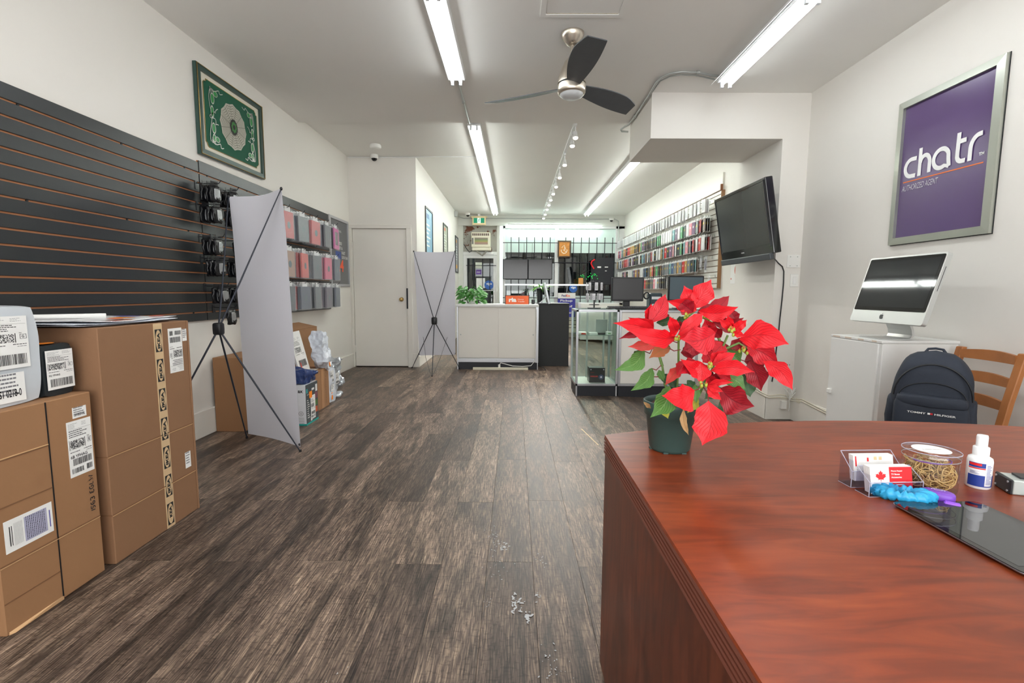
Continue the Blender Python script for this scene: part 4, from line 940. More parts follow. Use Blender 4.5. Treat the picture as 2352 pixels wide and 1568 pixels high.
# wall air conditioner
CRM = mat('aged_cream', (224,220,200), .5)
t = thing('window_air_conditioner', 'aged cream air conditioner mounted above the glazed door', 'air conditioner', (-.83, YF, 2.13))
MB().bbox(-1.065,-.60,YF-.12,YF+.12,2.20,2.56,.01).build('casing', CRM, t, world=True); MB().bbox(-1.05,-.585,YF-.10,YF+.12,2.12,2.20,.01).build('lower_tray', CRM, t, world=True)
for k in range(9): MB().box(-1.04+.047*k,-1.003+.047*k,YF-.124,YF-.119,2.475,2.53).build('vent_slot', mat('vent_dark',(120,104,96),.6), t, world=True)
picture_frame(t, 'grille_frame', (-1.0,YF-.118,2.245), Vector((1,0,0)), V, .36,.20,.018,.012, CRM)
for k, c in enumerate(((150,130,120),(168,128,116),(160,152,92),(140,150,96),(120,132,104),(146,134,122))): MB().box(-.985,-.655,YF-.122,YF-.119,2.262+.0275*k,2.288+.0275*k).build('louvre', mat('louvre_%d'%k,c,.6), t, world=True)
MB().box(-1.05,-1.012,YF-.123,YF-.119,2.27,2.42).build('control_strip', mat('control_grey',(110,112,108),.5), t, world=True)
mb = MB(); mb.tube([(-1.05,YF-.05,2.12),(-1.12,YF-.04,2.08),(-1.2,YF-.02,2.18),(-1.26,YF-.02,2.28)],.01,6); mb.build('power_cord', BLACKP, t, world=True)
mb = MB(); mb.tube([(-.95,YF-.06,2.12),(-.85,YF-.06,2.04),(-.80,YF-.08,2.0),(-.74,YF-.06,2.06),(-.70,YF-.06,2.12)],.022,6); mb.build('drain_hose', mat('hose_grey',(140,138,130),.6), t, world=True)
conduit('grey conduit running along the top of the far beam', [(-1.38,11.95,2.93),(-1.25,YF-.04,2.90),(-.4,YF-.035,2.905),(1.6,YF-.035,2.90),(2.45,YF-.035,2.90),(2.55,YF-.035,2.85),(2.56,YF-.035,2.6),(2.56,YF-.04,2.35)], .010)
t = thing('junction_box', 'small grey junction box at the end of the passage wall ceiling line', 'box', (-1.36, 11.35, 2.86)); MB().bbox(-1.40,-1.33,11.30,11.40,2.84,2.96,.005).build('casing', GALV, t, world=True)
# posters down the passage wall (facing +x)
PSK = mat('frame_dark', (52,56,58), .4)
for lab, y0, y1, z0, z1, c1, c2 in (('blue poster in a dark frame on the passage wall, nearest of three', 7.60,8.25,1.50,2.43,(120,170,200),(60,110,160)), ('small framed poster in the middle of the passage wall', 9.48,10.10,1.70,2.44,(170,178,160),(200,110,70)), ('farthest framed poster on the passage wall, orange and grey', 11.38,11.95,1.56,2.42,(150,150,156),(226,170,90))):
    t = wall_poster('framed_poster', lab, Vector((-1.398, y0, z0)), Vector((0,1,0)), V, y1-y0, z1-z0, .03, PSK, mat('poster_%d'%int(y0), c1, .3, var=.25, vscale=6))
    W__, H__ = y1-y0, z1-z0; fr = frame((-1.398,y0,z0),(0,1,0),V,.0075); mb = MB(); rect(mb, fr, .08, W__*.7, H__*.12, H__*.22); rect(mb, fr, .08, W__*.5, H__*.82, H__*.9); mb.build('colour_block', mat('pcol_%d'%int(y0), c2, .4), t, world=True)
    mb = MB(); r = random.Random(int(y0)); 
    for k in range(6): rect(mb, fr, .08, W__*r.uniform(.4,.8), H__*(.35+.07*k), H__*(.375+.07*k))
    mb.build('text_lines', PAPER, t, world=True)
# baseboard heater under the window
t = thing('baseboard_heater', 'long cream baseboard heater under the shop window', 'heater', (1.6, YF-.1, FZ+.02))
MB().bbox(.6,2.5,YF-.12,YF-.02,.10,.44,.006).build('casing', CRM, t, world=True)
for z in (.40,.30,.22): MB().box(.6,2.5,YF-.125,YF-.119,z,z+.016).build('slot', mat('slot_grey',(90,94,92),.6), t, world=True)
t = thing('window_shelf_unit', 'white lit shelf cabinet standing under the right of the shop window', 'cabinet', (1.95, 11.4, 0))
MB().bbox(1.55,2.45,11.2,11.7,0,.86,.006).build('body', MWHITE, t, world=True); MB().box(1.56,2.44,11.19,11.20,.45,.84).build('door', WPLAST, t, world=True)
# ================================================================ SALES COUNTERS
LAM = mat('counter_laminate', (226,223,216), .4); KICK = mat('kick_black', (34,36,42), .5)
ct = thing('sliding_door_counter', 'white sliding-door counter with aluminium trim on a black plinth', 'counter', (-.235, 6.95, 0))
MB().box(-.80,.335,6.80,7.30,.10,.90).build('carcass', LAM, ct, world=True)
MB().bbox(-.83,.345,6.765,7.33,.895,.93,.003).build('counter_top', mat('counter_top',(214,216,214),.25), ct, world=True)
MB().box(-.795,.33,6.79,7.28,0,.10).build('plinth', KICK, ct, world=True)
for i, (a, b) in enumerate(((-.795,-.215),(-.225,.305))):
    s = MB().bbox(a,b,6.785-.008*i,6.80-.008*i,.165,.875,.002).build('sliding_door', LAM, ct, world=True)
    kx = a+.035 if i == 0 else b-.035
    MB().cyl((kx,6.784-.008*i,.50),(kx,6.772-.008*i,.50),.010,n=12).build('finger_pull', GALV, s, world=True)
MB().bbox(-.80,.335,6.772,6.80,.105,.160,.002).build('bottom_rail', ALU, ct, world=True); MB().cyl((-.25,6.771,.132),(-.25,6.765,.132),.011,n=12).build('lock', GALV, ct, world=True)
MB().bbox(.305,.345,6.77,6.80,.10,.90,.002).bbox(-.815,-.795,6.77,6.80,0,.90,.002).bbox(.328,.34,6.77,6.80,0,.10,.001).build('corner_post', ALU, ct, world=True)
t = thing('floor_trunking', 'cream cable trunking lying on the floor before the counter plinth', 'trunking', (-.2, 6.74, 0)); MB().bbox(-.585,.20,6.725,6.760,0,.035,.003).build('trunk', CRM, t, world=True)
t = thing('white_cable', 'white cable hanging down the counter and looping over its plinth', 'cable', (.1, 6.765, 0))
MB().tube([(.312,6.766,.86),(.31,6.764,.5),(.305,6.762,.2),(.29,6.76,.12),(.24,6.755,.06),(.12,6.752,.05),(-.02,6.752,.055),(-.13,6.752,.085),(-.19,6.754,.10),(-.21,6.756,.07)],.005,6).build('cord', WPLAST, t, world=True)
MB().box(-.225,-.195,6.75,6.765,.035,.075).build('plug', WPLAST, t, world=True)
t = thing('black_cable', 'short black cable curling out between counter and black cabinet', 'cable', (.4, 6.78, 0)); MB().tube([(.34,6.84,.05),(.37,6.80,.05),(.42,6.76,.035),(.45,6.74,.006)],.006,6).build('cord', BLACKP, t, world=True)
bk = thing('black_cabinet', 'matt black tall cabinet closing the gap between the two counters', 'cabinet', (.60, 7.3, 0))
MB().bbox(.352,.815,7.12,7.55,0,.925,.003).build('body', mat('matt_black',(44,46,48),.6), bk, world=True); MB().bbox(.345,.822,7.11,7.56,.925,.94,.002).build('top', BLACKP, bk, world=True)
# glass display case (unit 1) and closed unit (unit 2)
def post(mb, x, y, z0, z1, w=.024): mb.bbox(x, x+w, y, y+w, z0, z1, .002)
dc = thing('glass_display_case', 'aluminium-framed glass display case with a black boxed item inside', 'display case', (.88, 5.27, 0))
y0, y1, xa, xb = 5.04, 5.50, .655, 1.105
for x, y in ((xa, y0), (xb-.024, y0), (xa, y1-.024), (xb-.024, y1-.024)): mb = MB(); post(mb, x, y, .11, .92); mb.build('corner_post', ALU, dc, world=True)
for z in (.11, .898):
    for a in ((xa,xb,y0,y0+.024),(xa,xb,y1-.024,y1),(xa,xa+.024,y0,y1),(xb-.024,xb,y0,y1)): MB().bbox(a[0],a[1],a[2],a[3],z,z+.024,.002).build('frame_rail', ALU, dc, world=True)
MB().box(xa+.02,xb-.02,y0+.02,y1-.02,.118,.132).build('case_floor', LAM, dc, world=True)
MB().box(xa+.01,xb-.01,y0+.01,y1-.01,0,.11).build('plinth', KICK, dc, world=True)
MB().box(xa+.005,xa+.02,y0+.002,y0+.012,0,.11).box(xb-.02,xb-.005,y0+.002,y0+.012,0,.11).build('plinth_strip', ALU, dc, world=True)
MB().box(xa+.003,xb-.003,y0+.003,y1-.003,.922,.928).build('glass_top', TGLASS, dc, world=True)
for a in ((xa+.024,xb-.024,y0+.008,y0+.013),(xa+.008,xa+.013,y0+.024,y1-.024),(xb-.013,xb-.008,y0+.024,y1-.024),(xa+.024,xb-.024,y1-.013,y1-.008)): MB().box(a[0],a[1],a[2],a[3],.134,.898).build('glass_pane', TGLASS, dc, world=True)
MB().box(xa+.03,xb-.03,y0+.10,y1-.04,.640,.647).build('glass_shelf', mat('shelf_glass_edge',(130,170,155),.05,alpha=.45), dc, world=True)
for x in (xa+.17, xb-.09): 
    MB().box(x,x+.02,y1-.038,y1-.028,.134,.898).build('slotted_upright', GALV, dc, world=True)
t = thing('boxed_headphones', 'black boxed item with red lettering inside the glass case', 'box', (.88, 5.2, .132))
MB().bbox(.815,.985,5.12,5.26,.132,.292,.002).build('carton', mat('carton_black',(34,34,38),.35), t, world=True)
mb = MB(); fr = frame((.815,5.1192,.132),(1,0,0),V); put_text(mb, 'WIRELESS', fr, .008,.060,.016,.085,0,.04); put_text(mb, 'stereo', fr, .012,.107,.006,.04); mb.build('red_lettering', mat('letters_red',(190,40,36),.5), t, world=True)
mb = MB(); ringflat(mb, fr, .128,.060,.018,.027,0,20); mb.build('round_picture', mat('headphone_ring',(70,84,120),.4), t, world=True); mb = MB(); disc(mb, fr, .128,.060,.012); disc(mb, fr, .016,.142,.006); rect(mb, fr, .148,.160,.137,.147); mb.build('light_marks', mat('lilac_mark',(210,196,220),.5), t, world=True)
def small(name, label, cat, x0, x1, y0, y1, z0, z1, m, r=.002, extra=None):
    t = thing(name, label, cat, ((x0+x1)/2,(y0+y1)/2,z0)); MB().bbox(x0,x1,y0,y1,z0,z1,r).build('body', m, t, world=True)
    if extra: extra(t)
    return t
small('white_box', 'long white box at the left of the glass shelf', 'box', .685,.79,5.20,5.30,.647,.672, WPLAST)
small('white_box', 'flat white box in the middle of the glass shelf', 'box', .815,.905,5.17,5.26,.647,.670, WPLAST)
small('green_label_box', 'small white box with green mark at the right of the glass shelf', 'box', 1.0,1.06,5.17,5.24,.647,.680, WPLAST, extra=lambda t: MB().box(1.015,1.045,5.1685,5.1700,.658,.666).build('green_mark', mat('green_mark',(70,150,50),.5), t, world=True))
small('dark_box', 'small dark box beside the green-marked box on the glass shelf', 'box', .915,.985,5.17,5.24,.647,.664, BLACKP)
t = thing('coiled_red_cable', 'coiled red cable on the glass shelf', 'cable', (.75, 5.16, .647)); mb = MB()
mb.tube([(.75+(.028-.002*k/6)*math.cos(k*.7), 5.165+.02*math.sin(k*.7), .650+.0006*k) for k in range(26)], .003, 5); mb.build('coil', mat('red_cable',(206,60,40),.4), t, world=True)
small('grey_panel', 'grey square panel leaning at the back of the glass case', 'panel', .93,1.06,5.44,5.452,.648,.80, mat('grey_panel_m',(176,178,176),.5))
cu2 = thing('closed_display_counter', 'white-panelled aluminium display counter half hidden behind the red plant', 'counter', (1.5, 5.3, 0))
MB().bbox(1.13,1.95,y0+.012,y1,.135,.897,.002).build('panel', LAM, cu2, world=True)
for x in (1.108, 1.925): mb = MB(); post(mb, x, y0, .11, .92); mb.build('corner_post', ALU, cu2, world=True)
for z in (.11,.898): MB().bbox(1.132,1.925,y0,y1,z,z+.024,.002).build('frame_rail', ALU, cu2, world=True)
mb = MB(); mb.add([(1.115,y0+.01,0),(1.94,y0+.01,fz(1.94)),(1.94,y1-.01,fz(1.94)),(1.115,y1-.01,0),(1.115,y0+.01,.11),(1.94,y0+.01,.11),(1.94,y1-.01,.11),(1.115,y1-.01,.11)], [(0,3,2,1),(4,5,6,7),(0,1,5,4),(1,2,6,5),(2,3,7,6),(3,0,4,7)]); mb.build('plinth', KICK, cu2, world=True)
MB().bbox(1.11,1.95,y0,y1,.922,.93,.002).build('counter_top', mat('top_dark',(60,70,70),.3), cu2, world=True)
# monitors, keyboard, printer, spinner
def monitor(label, x0, x1, y, z0, z1, zb, scr):
    t = thing('desktop_monitor', label, 'monitor', ((x0+x1)/2, y, zb)); cx_ = (x0+x1)/2
    MB().bbox(x0,x1,y,y+.035,z0,z1,.006).build('bezel', BLACKP, t, world=True); MB().box(x0+.015,x1-.015,y-.0015,y+.001,z0+.022,z1-.015).build('screen', scr, t, world=True)
    MB().bbox(cx_-.035,cx_+.035,y+.035,y+.06,zb+.01,z0+.08,.004).build('neck', BLACKP, t, world=True); MB().bbox(cx_-.11,cx_+.11,y-.03,y+.12,zb,zb+.014,.004).build('foot', BLACKP, t, world=True)
    return t
SCR = mat('screen_dark', (62,62,64), .35)
monitor('black desktop monitor on the display counter, left of the red plant', 1.050,1.395,5.20,1.01,1.268,.93, SCR)
monitor('black desktop monitor partly hidden behind the top of the red plant', 1.66,2.04,5.20,1.01,1.285,.93, mat('screen_greyblue',(84,100,108),.3))
kb = thing('computer_keyboard', 'black computer keyboard in front of the left monitor on the counter', 'keyboard', (1.22, 5.12, .93))
MB().bbox(.99,1.45,5.06,5.18,.93,.942,.003).build('base', BLACKP, kb, world=True)
mb = MB()
for j in range(5):
    for i in range(18): mb.box(1.0+.0248*i, 1.021+.0248*i, 5.068+.021*j, 5.085+.021*j, .942, .950+.002*j)
mb = mb.build('keys', mat('key_grey',(70,72,74),.5), kb, world=True); mb['kind'] = 'stuff'
pr = thing('receipt_printer', 'dark receipt printer with a cable between the two monitors', 'printer', (1.57, 5.40, .93))
MB().bbox(1.50,1.64,5.33,5.47,.93,1.10,.012).build('casing', mat('printer_dark',(48,62,68),.35), pr, world=True); MB().box(1.52,1.62,5.328,5.331,1.03,1.06).build('paper_slot', PAPER, pr, world=True)
ro = MB(); ro.tube([(1.47+.03*math.cos(a),5.36,1.07+.035*math.sin(a)) for a in [2*PI*i/14 for i in range(14)]], .008, 6, closed=True); ro.build('cable_loop', BLACKP, pr, world=True)
small('desk_phone', 'dark curved desk phone beside the keyboard end', 'phone', 1.47,1.60,5.10,5.20,.93,.985, mat('phone_dark',(50,58,60),.3), .02)
sp = thing('spinner_rack', 'small black counter spinner rack hung with white cable packs', 'display rack', (.88, 5.30, .928))
MB().cyl((.88,5.30,.928),(.88,5.30,.936),.075,n=24).build('base_plate', BLACKM, sp, world=True); MB().cyl((.88,5.30,.93),(.88,5.30,1.24),.008,n=8).build('pole', BLACKM, sp, world=True)
for z in (1.22, 1.10, .97):
    mb = MB(); mb.tube([(.88+.055*math.cos(a),5.30+.055*math.sin(a),z) for a in [2*PI*i/12 for i in range(12)]], .004, 4, closed=True)
    for a in (0, PI/2): mb.tube([(.88-.055*math.cos(a),5.30-.055*math.sin(a),z),(.88+.055*math.cos(a),5.30+.055*math.sin(a),z)], .004, 4)
    mb.build('ring', BLACKM, sp, world=True)
cb0 = None
for z, sz in ((1.21,.085), (1.09,.07)):
    for k in range(7):
        a = 2*PI*k/7+.3*(z > 1.1)
        if cb0 is None:
            cb0 = o = thing('cable_pack', 'white charging cable pack hanging on the black counter spinner rack', 'cable pack', (0,0,0), 0, 'cable packs on the counter spinner rack')
            MB().bbox(-.018,.018,-.006,.006,-.085,0,.004).build('blister', mat('pack_white',(214,214,218),.35), o)
            mb = MB(); mb.tube([(.010*math.cos(b_), -.008, -.05+.016*math.sin(b_)) for b_ in [2*PI*i/10 for i in range(10)]], .003, 4, closed=True); mb.build('cable_coil', mat('coil_grey',(188,188,192),.5), o)
        else: o = copy_tree(cb0)
        o.location = (.88+.085*math.cos(a), 5.30+.085*math.sin(a), z); o.rotation_euler = (0,0,a+PI/2); o.scale = (1,1,sz/.085)
# items on the sliding-door counter: pothos, sign, all-in-one computer seen from the side
LEAFG = mat('pothos_green', (62,128,48), .4, var=.35, vscale=25)
po_ = thing('potted_pothos', 'bushy green pothos in a white pot at the left end of the counter', 'potted plant', (-.615, 6.98, .93))
MB().lathe([(.045,0),(.062,.05),(.070,.11),(.064,.11),(.058,.09)], n=24).build('pot', WPLAST, po_)
MB().lathe([(.060,.088),(0,.092)], n=20).build('soil', mat('soil',(60,44,34),.9), po_)
def leafquad(mb, base, d, L_, w, nrm, bend=.2, mi=0, nseg=4):
    d = Vector(d).normalized(); n_ = Vector(nrm); s_ = d.cross(n_).normalized(); n_ = s_.cross(d).normalized()
    vs = []; base = Vector(base)
    for i in range(nseg+1):
        t = i/nseg; ww = w*.5*(math.sin(PI*min(1,(t*.9+.08)))**.8)*(1-t**3*.9); c = base+d*L_*t-n_*bend*L_*t*t
        vs += [c-s_*ww+n_*ww*.25, c, c+s_*ww+n_*ww*.25]
    f = []
    for i in range(nseg): a = 3*i; f += [(a,a+1,a+4,a+3),(a+1,a+2,a+5,a+4)]
    mb.add(vs, f, mi, True)
r = random.Random(3)
for k in range(150):
    a = r.uniform(0, 2*PI); el = r.uniform(-.25, 1.3); rr = r.uniform(.05,.14); c = Vector((rr*1.25*math.cos(a), rr*math.sin(a)*.9, .13+ .13*math.sin(max(el,0))*r.uniform(.5,1.1)))
    if r.random() < .42: c = Vector((.165*math.cos(a)*r.uniform(.8,1.05), .11*math.sin(a), r.uniform(.0,.16)+.02))
    mb = MB(); leafquad(mb, c, (math.cos(a), math.sin(a)*.8, r.uniform(-.8,.5)), r.uniform(.06,.09), r.uniform(.045,.065), (math.cos(a)*.5, -.8, .8), r.uniform(.1,.5)); mb.build('leaf', LEAFG, po_)
mb = MB()
for k in range(10): a = 2*PI*k/10; mb.tube([(.02*math.cos(a),.02*math.sin(a),.09),(.07*math.cos(a),.06*math.sin(a),.2),(.14*math.cos(a),.10*math.sin(a),.10)], .0025, 5)
mb.build('stems', mat('stem_green',(88,130,60),.5), po_)
t = thing('money_transfer_sign', 'orange tabletop sign reading money transfer on the counter', 'sign', (.04, 6.93, .93))
MB().bbox(-.125,.205,6.925,6.945,.93,1.05,.002).build('sign_board', mat('sign_orange',(226,98,44),.45), t, world=True); MB().box(-.135,.215,6.945,6.955,.93,1.058).build('backing', BLACKP, t, world=True)
mb = MB(); fr = frame((-.125,6.9242,.93),(1,0,0),V); put_text(mb, 'ria', fr, .045,.030,.062,.11,0,.05); put_text(mb, 'Money', fr, .175,.058,.018,.085); put_text(mb, 'Transfer', fr, .175,.030,.017,.10); mb.build('lettering', PAPER, t, world=True)
ic = thing('side_computer', 'slim all-in-one computer seen edge-on above the black cabinet', 'computer', (.50, 7.25, .94))
rotY = lambda pts: pts
MB().obox((.478,7.28,1.09), Vector((.012,0,.003)), Vector((0,.22,0)), Vector((-.035,0,.155))).build('screen_back', mat('alu_back',(186,190,192),.35,.6), ic, world=True)
MB().obox((.490,7.28,1.09), Vector((.004,0,.001)), Vector((0,.215,0)), Vector((-.034,0,.150))).build('screen', BLACKP, ic, world=True)
MB().obox((.435,7.28,.99), Vector((.008,0,.003)), Vector((0,.08,0)), Vector((.045,0,.045))).build('neck', ALU, ic, world=True); MB().bbox(.37,.50,7.18,7.38,.94,.948,.002).build('foot', ALU, ic, world=True)
fe = thing('spiky_plant', 'small bright green leafy plant behind the edge-on computer', 'potted plant', (.395, 7.50, .94))
MB().lathe([(.04,0),(.05,.22),(.044,.22),(0,.21)], n=16).build('pot', BLACKP, fe)
r = random.Random(6)
for k in range(22):
    a = 2*PI*k/22; mb = MB(); leafquad(mb, (.01*math.cos(a),.01*math.sin(a),.24), (math.cos(a),math.sin(a)*.8,r.uniform(.0,.9)), r.uniform(.12,.19), .028, (0,-.3,1), .7, nseg=5); mb.build('leaf', mat('bright_leaf',(96,168,52),.45), fe)
small('desk_webcam', 'small dark gadget on the counter beside the money transfer sign', 'gadget', .25,.30,7.0,7.05,.93,1.0, BLACKP, .01)
# garland of green lights, dark board and items in the window
t = thing('dark_display_board', 'black board with small labels in the right of the shop window', 'board', (2.1, 11.7, .95))
mb = MB(); pts = [(1.86,1.30),(2.42,1.30),(2.42,1.95),(2.05,1.95),(1.95,1.90),(1.88,1.80)]; mb.prism([(x,z) for x,z in pts], 11.82, 11.86, 0, lambda x,y,z:(x,z,y)); mb.build('board', mat('board_black',(40,42,48),.5), t, world=True)
for a in ((2.02,2.11,1.70,1.74),(2.20,2.28,1.71,1.735),(2.21,2.25,1.62,1.64)): MB().box(a[0],a[1],11.815,11.82,a[2],a[3]).build('small_label', PAPER, t, world=True)
MB().tube([(1.95,11.80,1.90),(1.88,11.80,1.86),(1.865,11.80,1.80),(1.90,11.80,1.73),(1.94,11.80,1.68)], .018, 6).build('red_tape', mat('red_tape',(226,30,40),.4), t, world=True)
MB().box(2.08,2.12,11.86,11.88,0,1.9).build('leg', BLACKM, t, world=True)
t = thing('green_light_string', 'string of small green lights in the shop window', 'light string', (1.75, 11.7, 1.4)); gm = mat('green_glow',(30,220,90),.4,emit=.5); r = random.Random(14)
MB().tube([(1.62+.06*i+.02*math.sin(i*2), 11.75, 1.60-.05*math.sin(i*1.3)) for i in range(8)], .004, 4).build('wire', BLACKP, t, world=True)
for i in range(26): x = 1.60+r.random()*.42; MB().superell((x, 11.74+r.uniform(-.03,.03), 1.60-.3*(abs(x-1.84))-r.uniform(0,.18)), .009,.009,.009,1,1,6,4).build('bulb', gm, t, world=True)
t = thing('standing_gadget_box', 'orange and white boxed item standing in the window', 'box', (1.62,11.7,1.30)); MB().bbox(1.55,1.66,11.66,11.72,1.30,1.45,.003).build('box_body', mat('box_orange_small',(214,150,80),.5), t, world=True)
# ================================================================ RIGHT SLATWALL WITH PHONE CASES
SLW = mat('slat_white', (222,220,212), .4); GROOVE = mat('groove_brown', (128,108,92), .6)
XR = X1-.03
WSL = []
for i, (a, b, lab) in enumerate(((6.36, 8.80, 'white slatwall panel nearest the television, hung with phone accessories'), (8.806, 11.24, 'white slatwall panel farther back, hung with phone cases'), (11.246, 11.95, 'last narrow white slatwall panel before the shop window'))):
    WSL.append(slatwall('slatwall_panel', lab, XR, a, b, 1.17, 2.42, .0765, 2.375, -1, SLW, GROOVE, .018, 'white slatwall panels on the right wall', side=-1))
t = thing('header_board', 'plain white header board above the phone-case slatwall', 'board', (XR+.01, 9.1, 2.43)); MB().box(XR+.004, X1, 6.38, 11.95, 2.432, 2.655).build('board', SLW, t, world=True)
t = thing('header_trim', 'dark trim strip along the top of the phone-case slatwall', 'trim', (XR-.02, 9.1, 2.42)); MB().box(XR-.028, XR+.002, 6.36, 11.95, 2.421, 2.431).build('strip', GROOVE, t, world=True); MB().box(XR-.032,XR-.002,6.345,6.365,2.42,2.50).build('end_tag', mat('end_brown',(140,90,60),.5), t, world=True)
struct(MB().box(XR, X1, 6.36, 11.95, 1.165, 2.43).build('trim_3', mat('panel_board',(205,200,188),.7))); struct(MB().box(XR-.018, X1, 6.350, 6.3595, 1.165, 2.43).build('trim_4', mat('panel_edge',(156,118,84),.6)))
PCC = {'black':(36,38,42),'red':(190,48,46),'grey':(120,124,128),'white':(220,220,220),'blue':(70,96,130),'pink':(216,140,150),'teal':(110,160,165),'gold':(178,140,70),'green':(80,160,100),'purple':(110,76,110),'brown':(110,80,60)}
def pc_mat(k): return mat('phonecase_'+k, PCC[k], .35)
PCCARD = mat('pack_card', (216,216,214), .5); YEL = mat('yellow_dot', (226,200,40), .5)
_pp = {}
def phone_pack_mesh(k, kind):
    key = (k, kind)
    if key in _pp: return _pp[key]
    mb = MB()
    if kind == 'glass':      # flat white screen-protector box
        mb.bbox(-.006,.006,-.048,.048,-.175,0,.0015,0); mb.box(-.0075,-.006,-.036,.036,-.15,-.03,1)
    else:
        mb.bbox(-.007,.007,-.044,.044,-.198,-.030,.004,0)
        mb.box(-.0015,.0015,-.047,.047,-.207,0,1); mb.box(-.0085,-.007,-.012,.012,-.11,-.08,2 if k in ('black','grey','brown') else 1)
    mats = [pc_mat(k), PCCARD, YEL] if kind != 'glass' else [pc_mat('white'), mat('glasspack_print',(190,192,194),.4), YEL]
    me = mb.build('phone_case_pack', mats, None, loc=(0,0,0)); d_ = me.data; bpy.data.objects.remove(me); _pp[key] = d_; return d_
hk = MB(); hk.tube([(0,0,0),(-.03,0,-.003),(-.17,0,-.003),(-.185,0,.010)], .0028, 4); hk.box(-.003,.0,-.010,.010,-.04,.004); hobj = hk.build('hook', GALV, WSL[0], world=False); hmesh = hobj.data; bpy.data.objects.remove(hobj)
def rhook(y, z):
    p = WSL[0] if y < 8.8 else (WSL[1] if y < 11.24 else WSL[2])
    o = bpy.data.objects.new('hook', hmesh); C.objects.link(o); o.parent = p; o.location = Vector((XR-.018, y, z))-ORG[p.name]
r = random.Random(77)
rowdef = [('first', 2.345, 'glass'), ('second', 2.12, 'case'), ('third', 1.875, 'case'), ('fourth', 1.60, 'case'), ('fifth', 1.375, 'case')]
packs = []
for ri, (rn_, z, kind) in enumerate(rowdef):
    y = 6.50 if ri else 6.55; pitch = .122 if ri else .155
    runs = None; hn = 0
    while y < 11.9:
        if ri == 3 and y < 6.75: y += pitch; continue
        if ri == 4 and y < 8.2 : y += pitch; continue
        rhook(y, z)
        n = r.choice((3,4,4,5)) if ri else r.choice((1,2,3,3,4,2))
        if ri and r.random() < .55 or runs is None: runs = r.choice(list(PCC)[:1]*3+['grey']*3+['red']*2+['white']*2+list(PCC)[4:])
        for j in range(n):
            k = runs if r.random() < .45 else r.choice(['black','black','grey','white','white','red','blue','brown','teal','pink','gold','purple'])
            if ri == 2 and y < 6.95: k = r.choice(['red','red','white','black'])
            if ri == 1 and 8.4 < y < 8.6: k = 'green'
            packs.append((y+r.uniform(-.012,.012), XR-.165+j*(.030 if ri else .026), z, ri, rn_, kind, k, r.uniform(-.22,.10), hn, j))
        y += pitch; hn += 1
packs.sort(key=lambda p: p[0])
near, far = packs[:290], packs[290:]
for y, x, z, ri, rn_, kind, k, rz, hn, j in near:
    o = bpy.data.objects.new('phone_case_pack' if kind != 'glass' else 'screen_protector_pack', phone_pack_mesh(k, kind)); C.objects.link(o); o.location = (x, y, z+.0); o.rotation_euler = (0, 0, rz)
    if kind == 'glass': tag(o, 'white screen-protector pack, %s on the %s hook from the television end, top row' % (FRONT[j], ORD[hn]), 'phone accessory', 'screen protector packs in the first row')
    else: tag(o, '%s phone case, %s on the %s hook from the television end, %s row' % (k, FRONT[j], ORD[hn], rn_), 'phone case', '%s phone cases, %s row' % (k, rn_))
fb = bmesh.new(); fmats = []
big = MB(); bm_m = []
for y, x, z, ri, rn_, kind, k, rz, hn, j in far:
    me = phone_pack_mesh(k, kind); M_ = Matrix.Translation((x, y, z)) @ Matrix.Rotation(rz, 4, 'Z'); idx = []
    for m_ in me.materials:
        if m_ not in bm_m: bm_m.append(m_)
        idx.append(bm_m.index(m_))
    vs = [M_ @ v.co for v in me.vertices]
    b0 = len(big.v); big.v += vs
    for p in me.polygons: big.f.append([b0+i for i in p.vertices]); big.m.append(idx[p.material_index]); big.sm.append(False)
if far:
    o = big.build('phone_case_packs', bm_m); tag(o, 'dense farther rows of phone case packs toward the shop window', 'phone cases', None, 'stuff')
# hanging cable packs and lanyards under the TV end
for i, (y, z, c, L_) in enumerate(((6.55,1.60,(150,150,160),.22),(6.72,1.62,(210,210,214),.2),(6.90,1.6,(60,60,70),.24))):
    rhook(y, z); t = thing('hanging_cable_pack', ['grey cable pack hanging at the bare end of the white slatwall', 'pale cable pack hanging near the bare end of the white slatwall', 'dark cable pack hanging near the bare end of the white slatwall'][i], 'cable pack', (XR-.1, y, z))
    mb = MB(); mb.box(-.002,.002,-.04,.04,-L_,0); mb.build('clear_sleeve', FILM, t); mb = MB(); mb.tube([(-.006, .022*math.cos(a), -L_*.5+L_*.32*math.sin(a)) for a in [2*PI*k/14 for k in range(14)]], .006, 5, closed=True); mb.build('coiled_cable', mat('cab_%d'%i, c, .5), t)
t = thing('hanging_orange_pack', 'narrow orange-labelled pack hanging below the end of the white slatwall', 'phone accessory', (XR-.1, 6.42, 1.33)); rhook(6.42, 1.34)
MB().box(-.004,.004,-.035,.035,-.30,0).build('sleeve', FILM, t); MB().box(-.006,-.003,-.03,.03,-.27,-.12).build('orange_label', mat('pack_orange',(214,140,80),.5), t)
t = thing('wall_notice', 'white wall notice with a red circle between slatwall and column', 'notice', (X1-.002, 5.95, 1.2)); MB().box(X1-.006,X1-.001,5.62,6.06,1.22,1.62).build('sheet', PAPER, t, world=True)
mb = MB(); fr = frame((X1-.007, 6.0, 1.5), (0,-1,0), V); disc(mb, fr, .12, -.115, .078, 0, 28); disc(mb, fr, -.04,-.22,.012,0,10); mb.build('red_circle', mat('notice_red',(200,84,60),.5), t, world=True); mb = MB(); rect(mb, fr, .06,.14,-.19,-.18); rect(mb, fr, .08,.14,-.22,-.21); mb.build('text_lines', INKG, t, world=True)
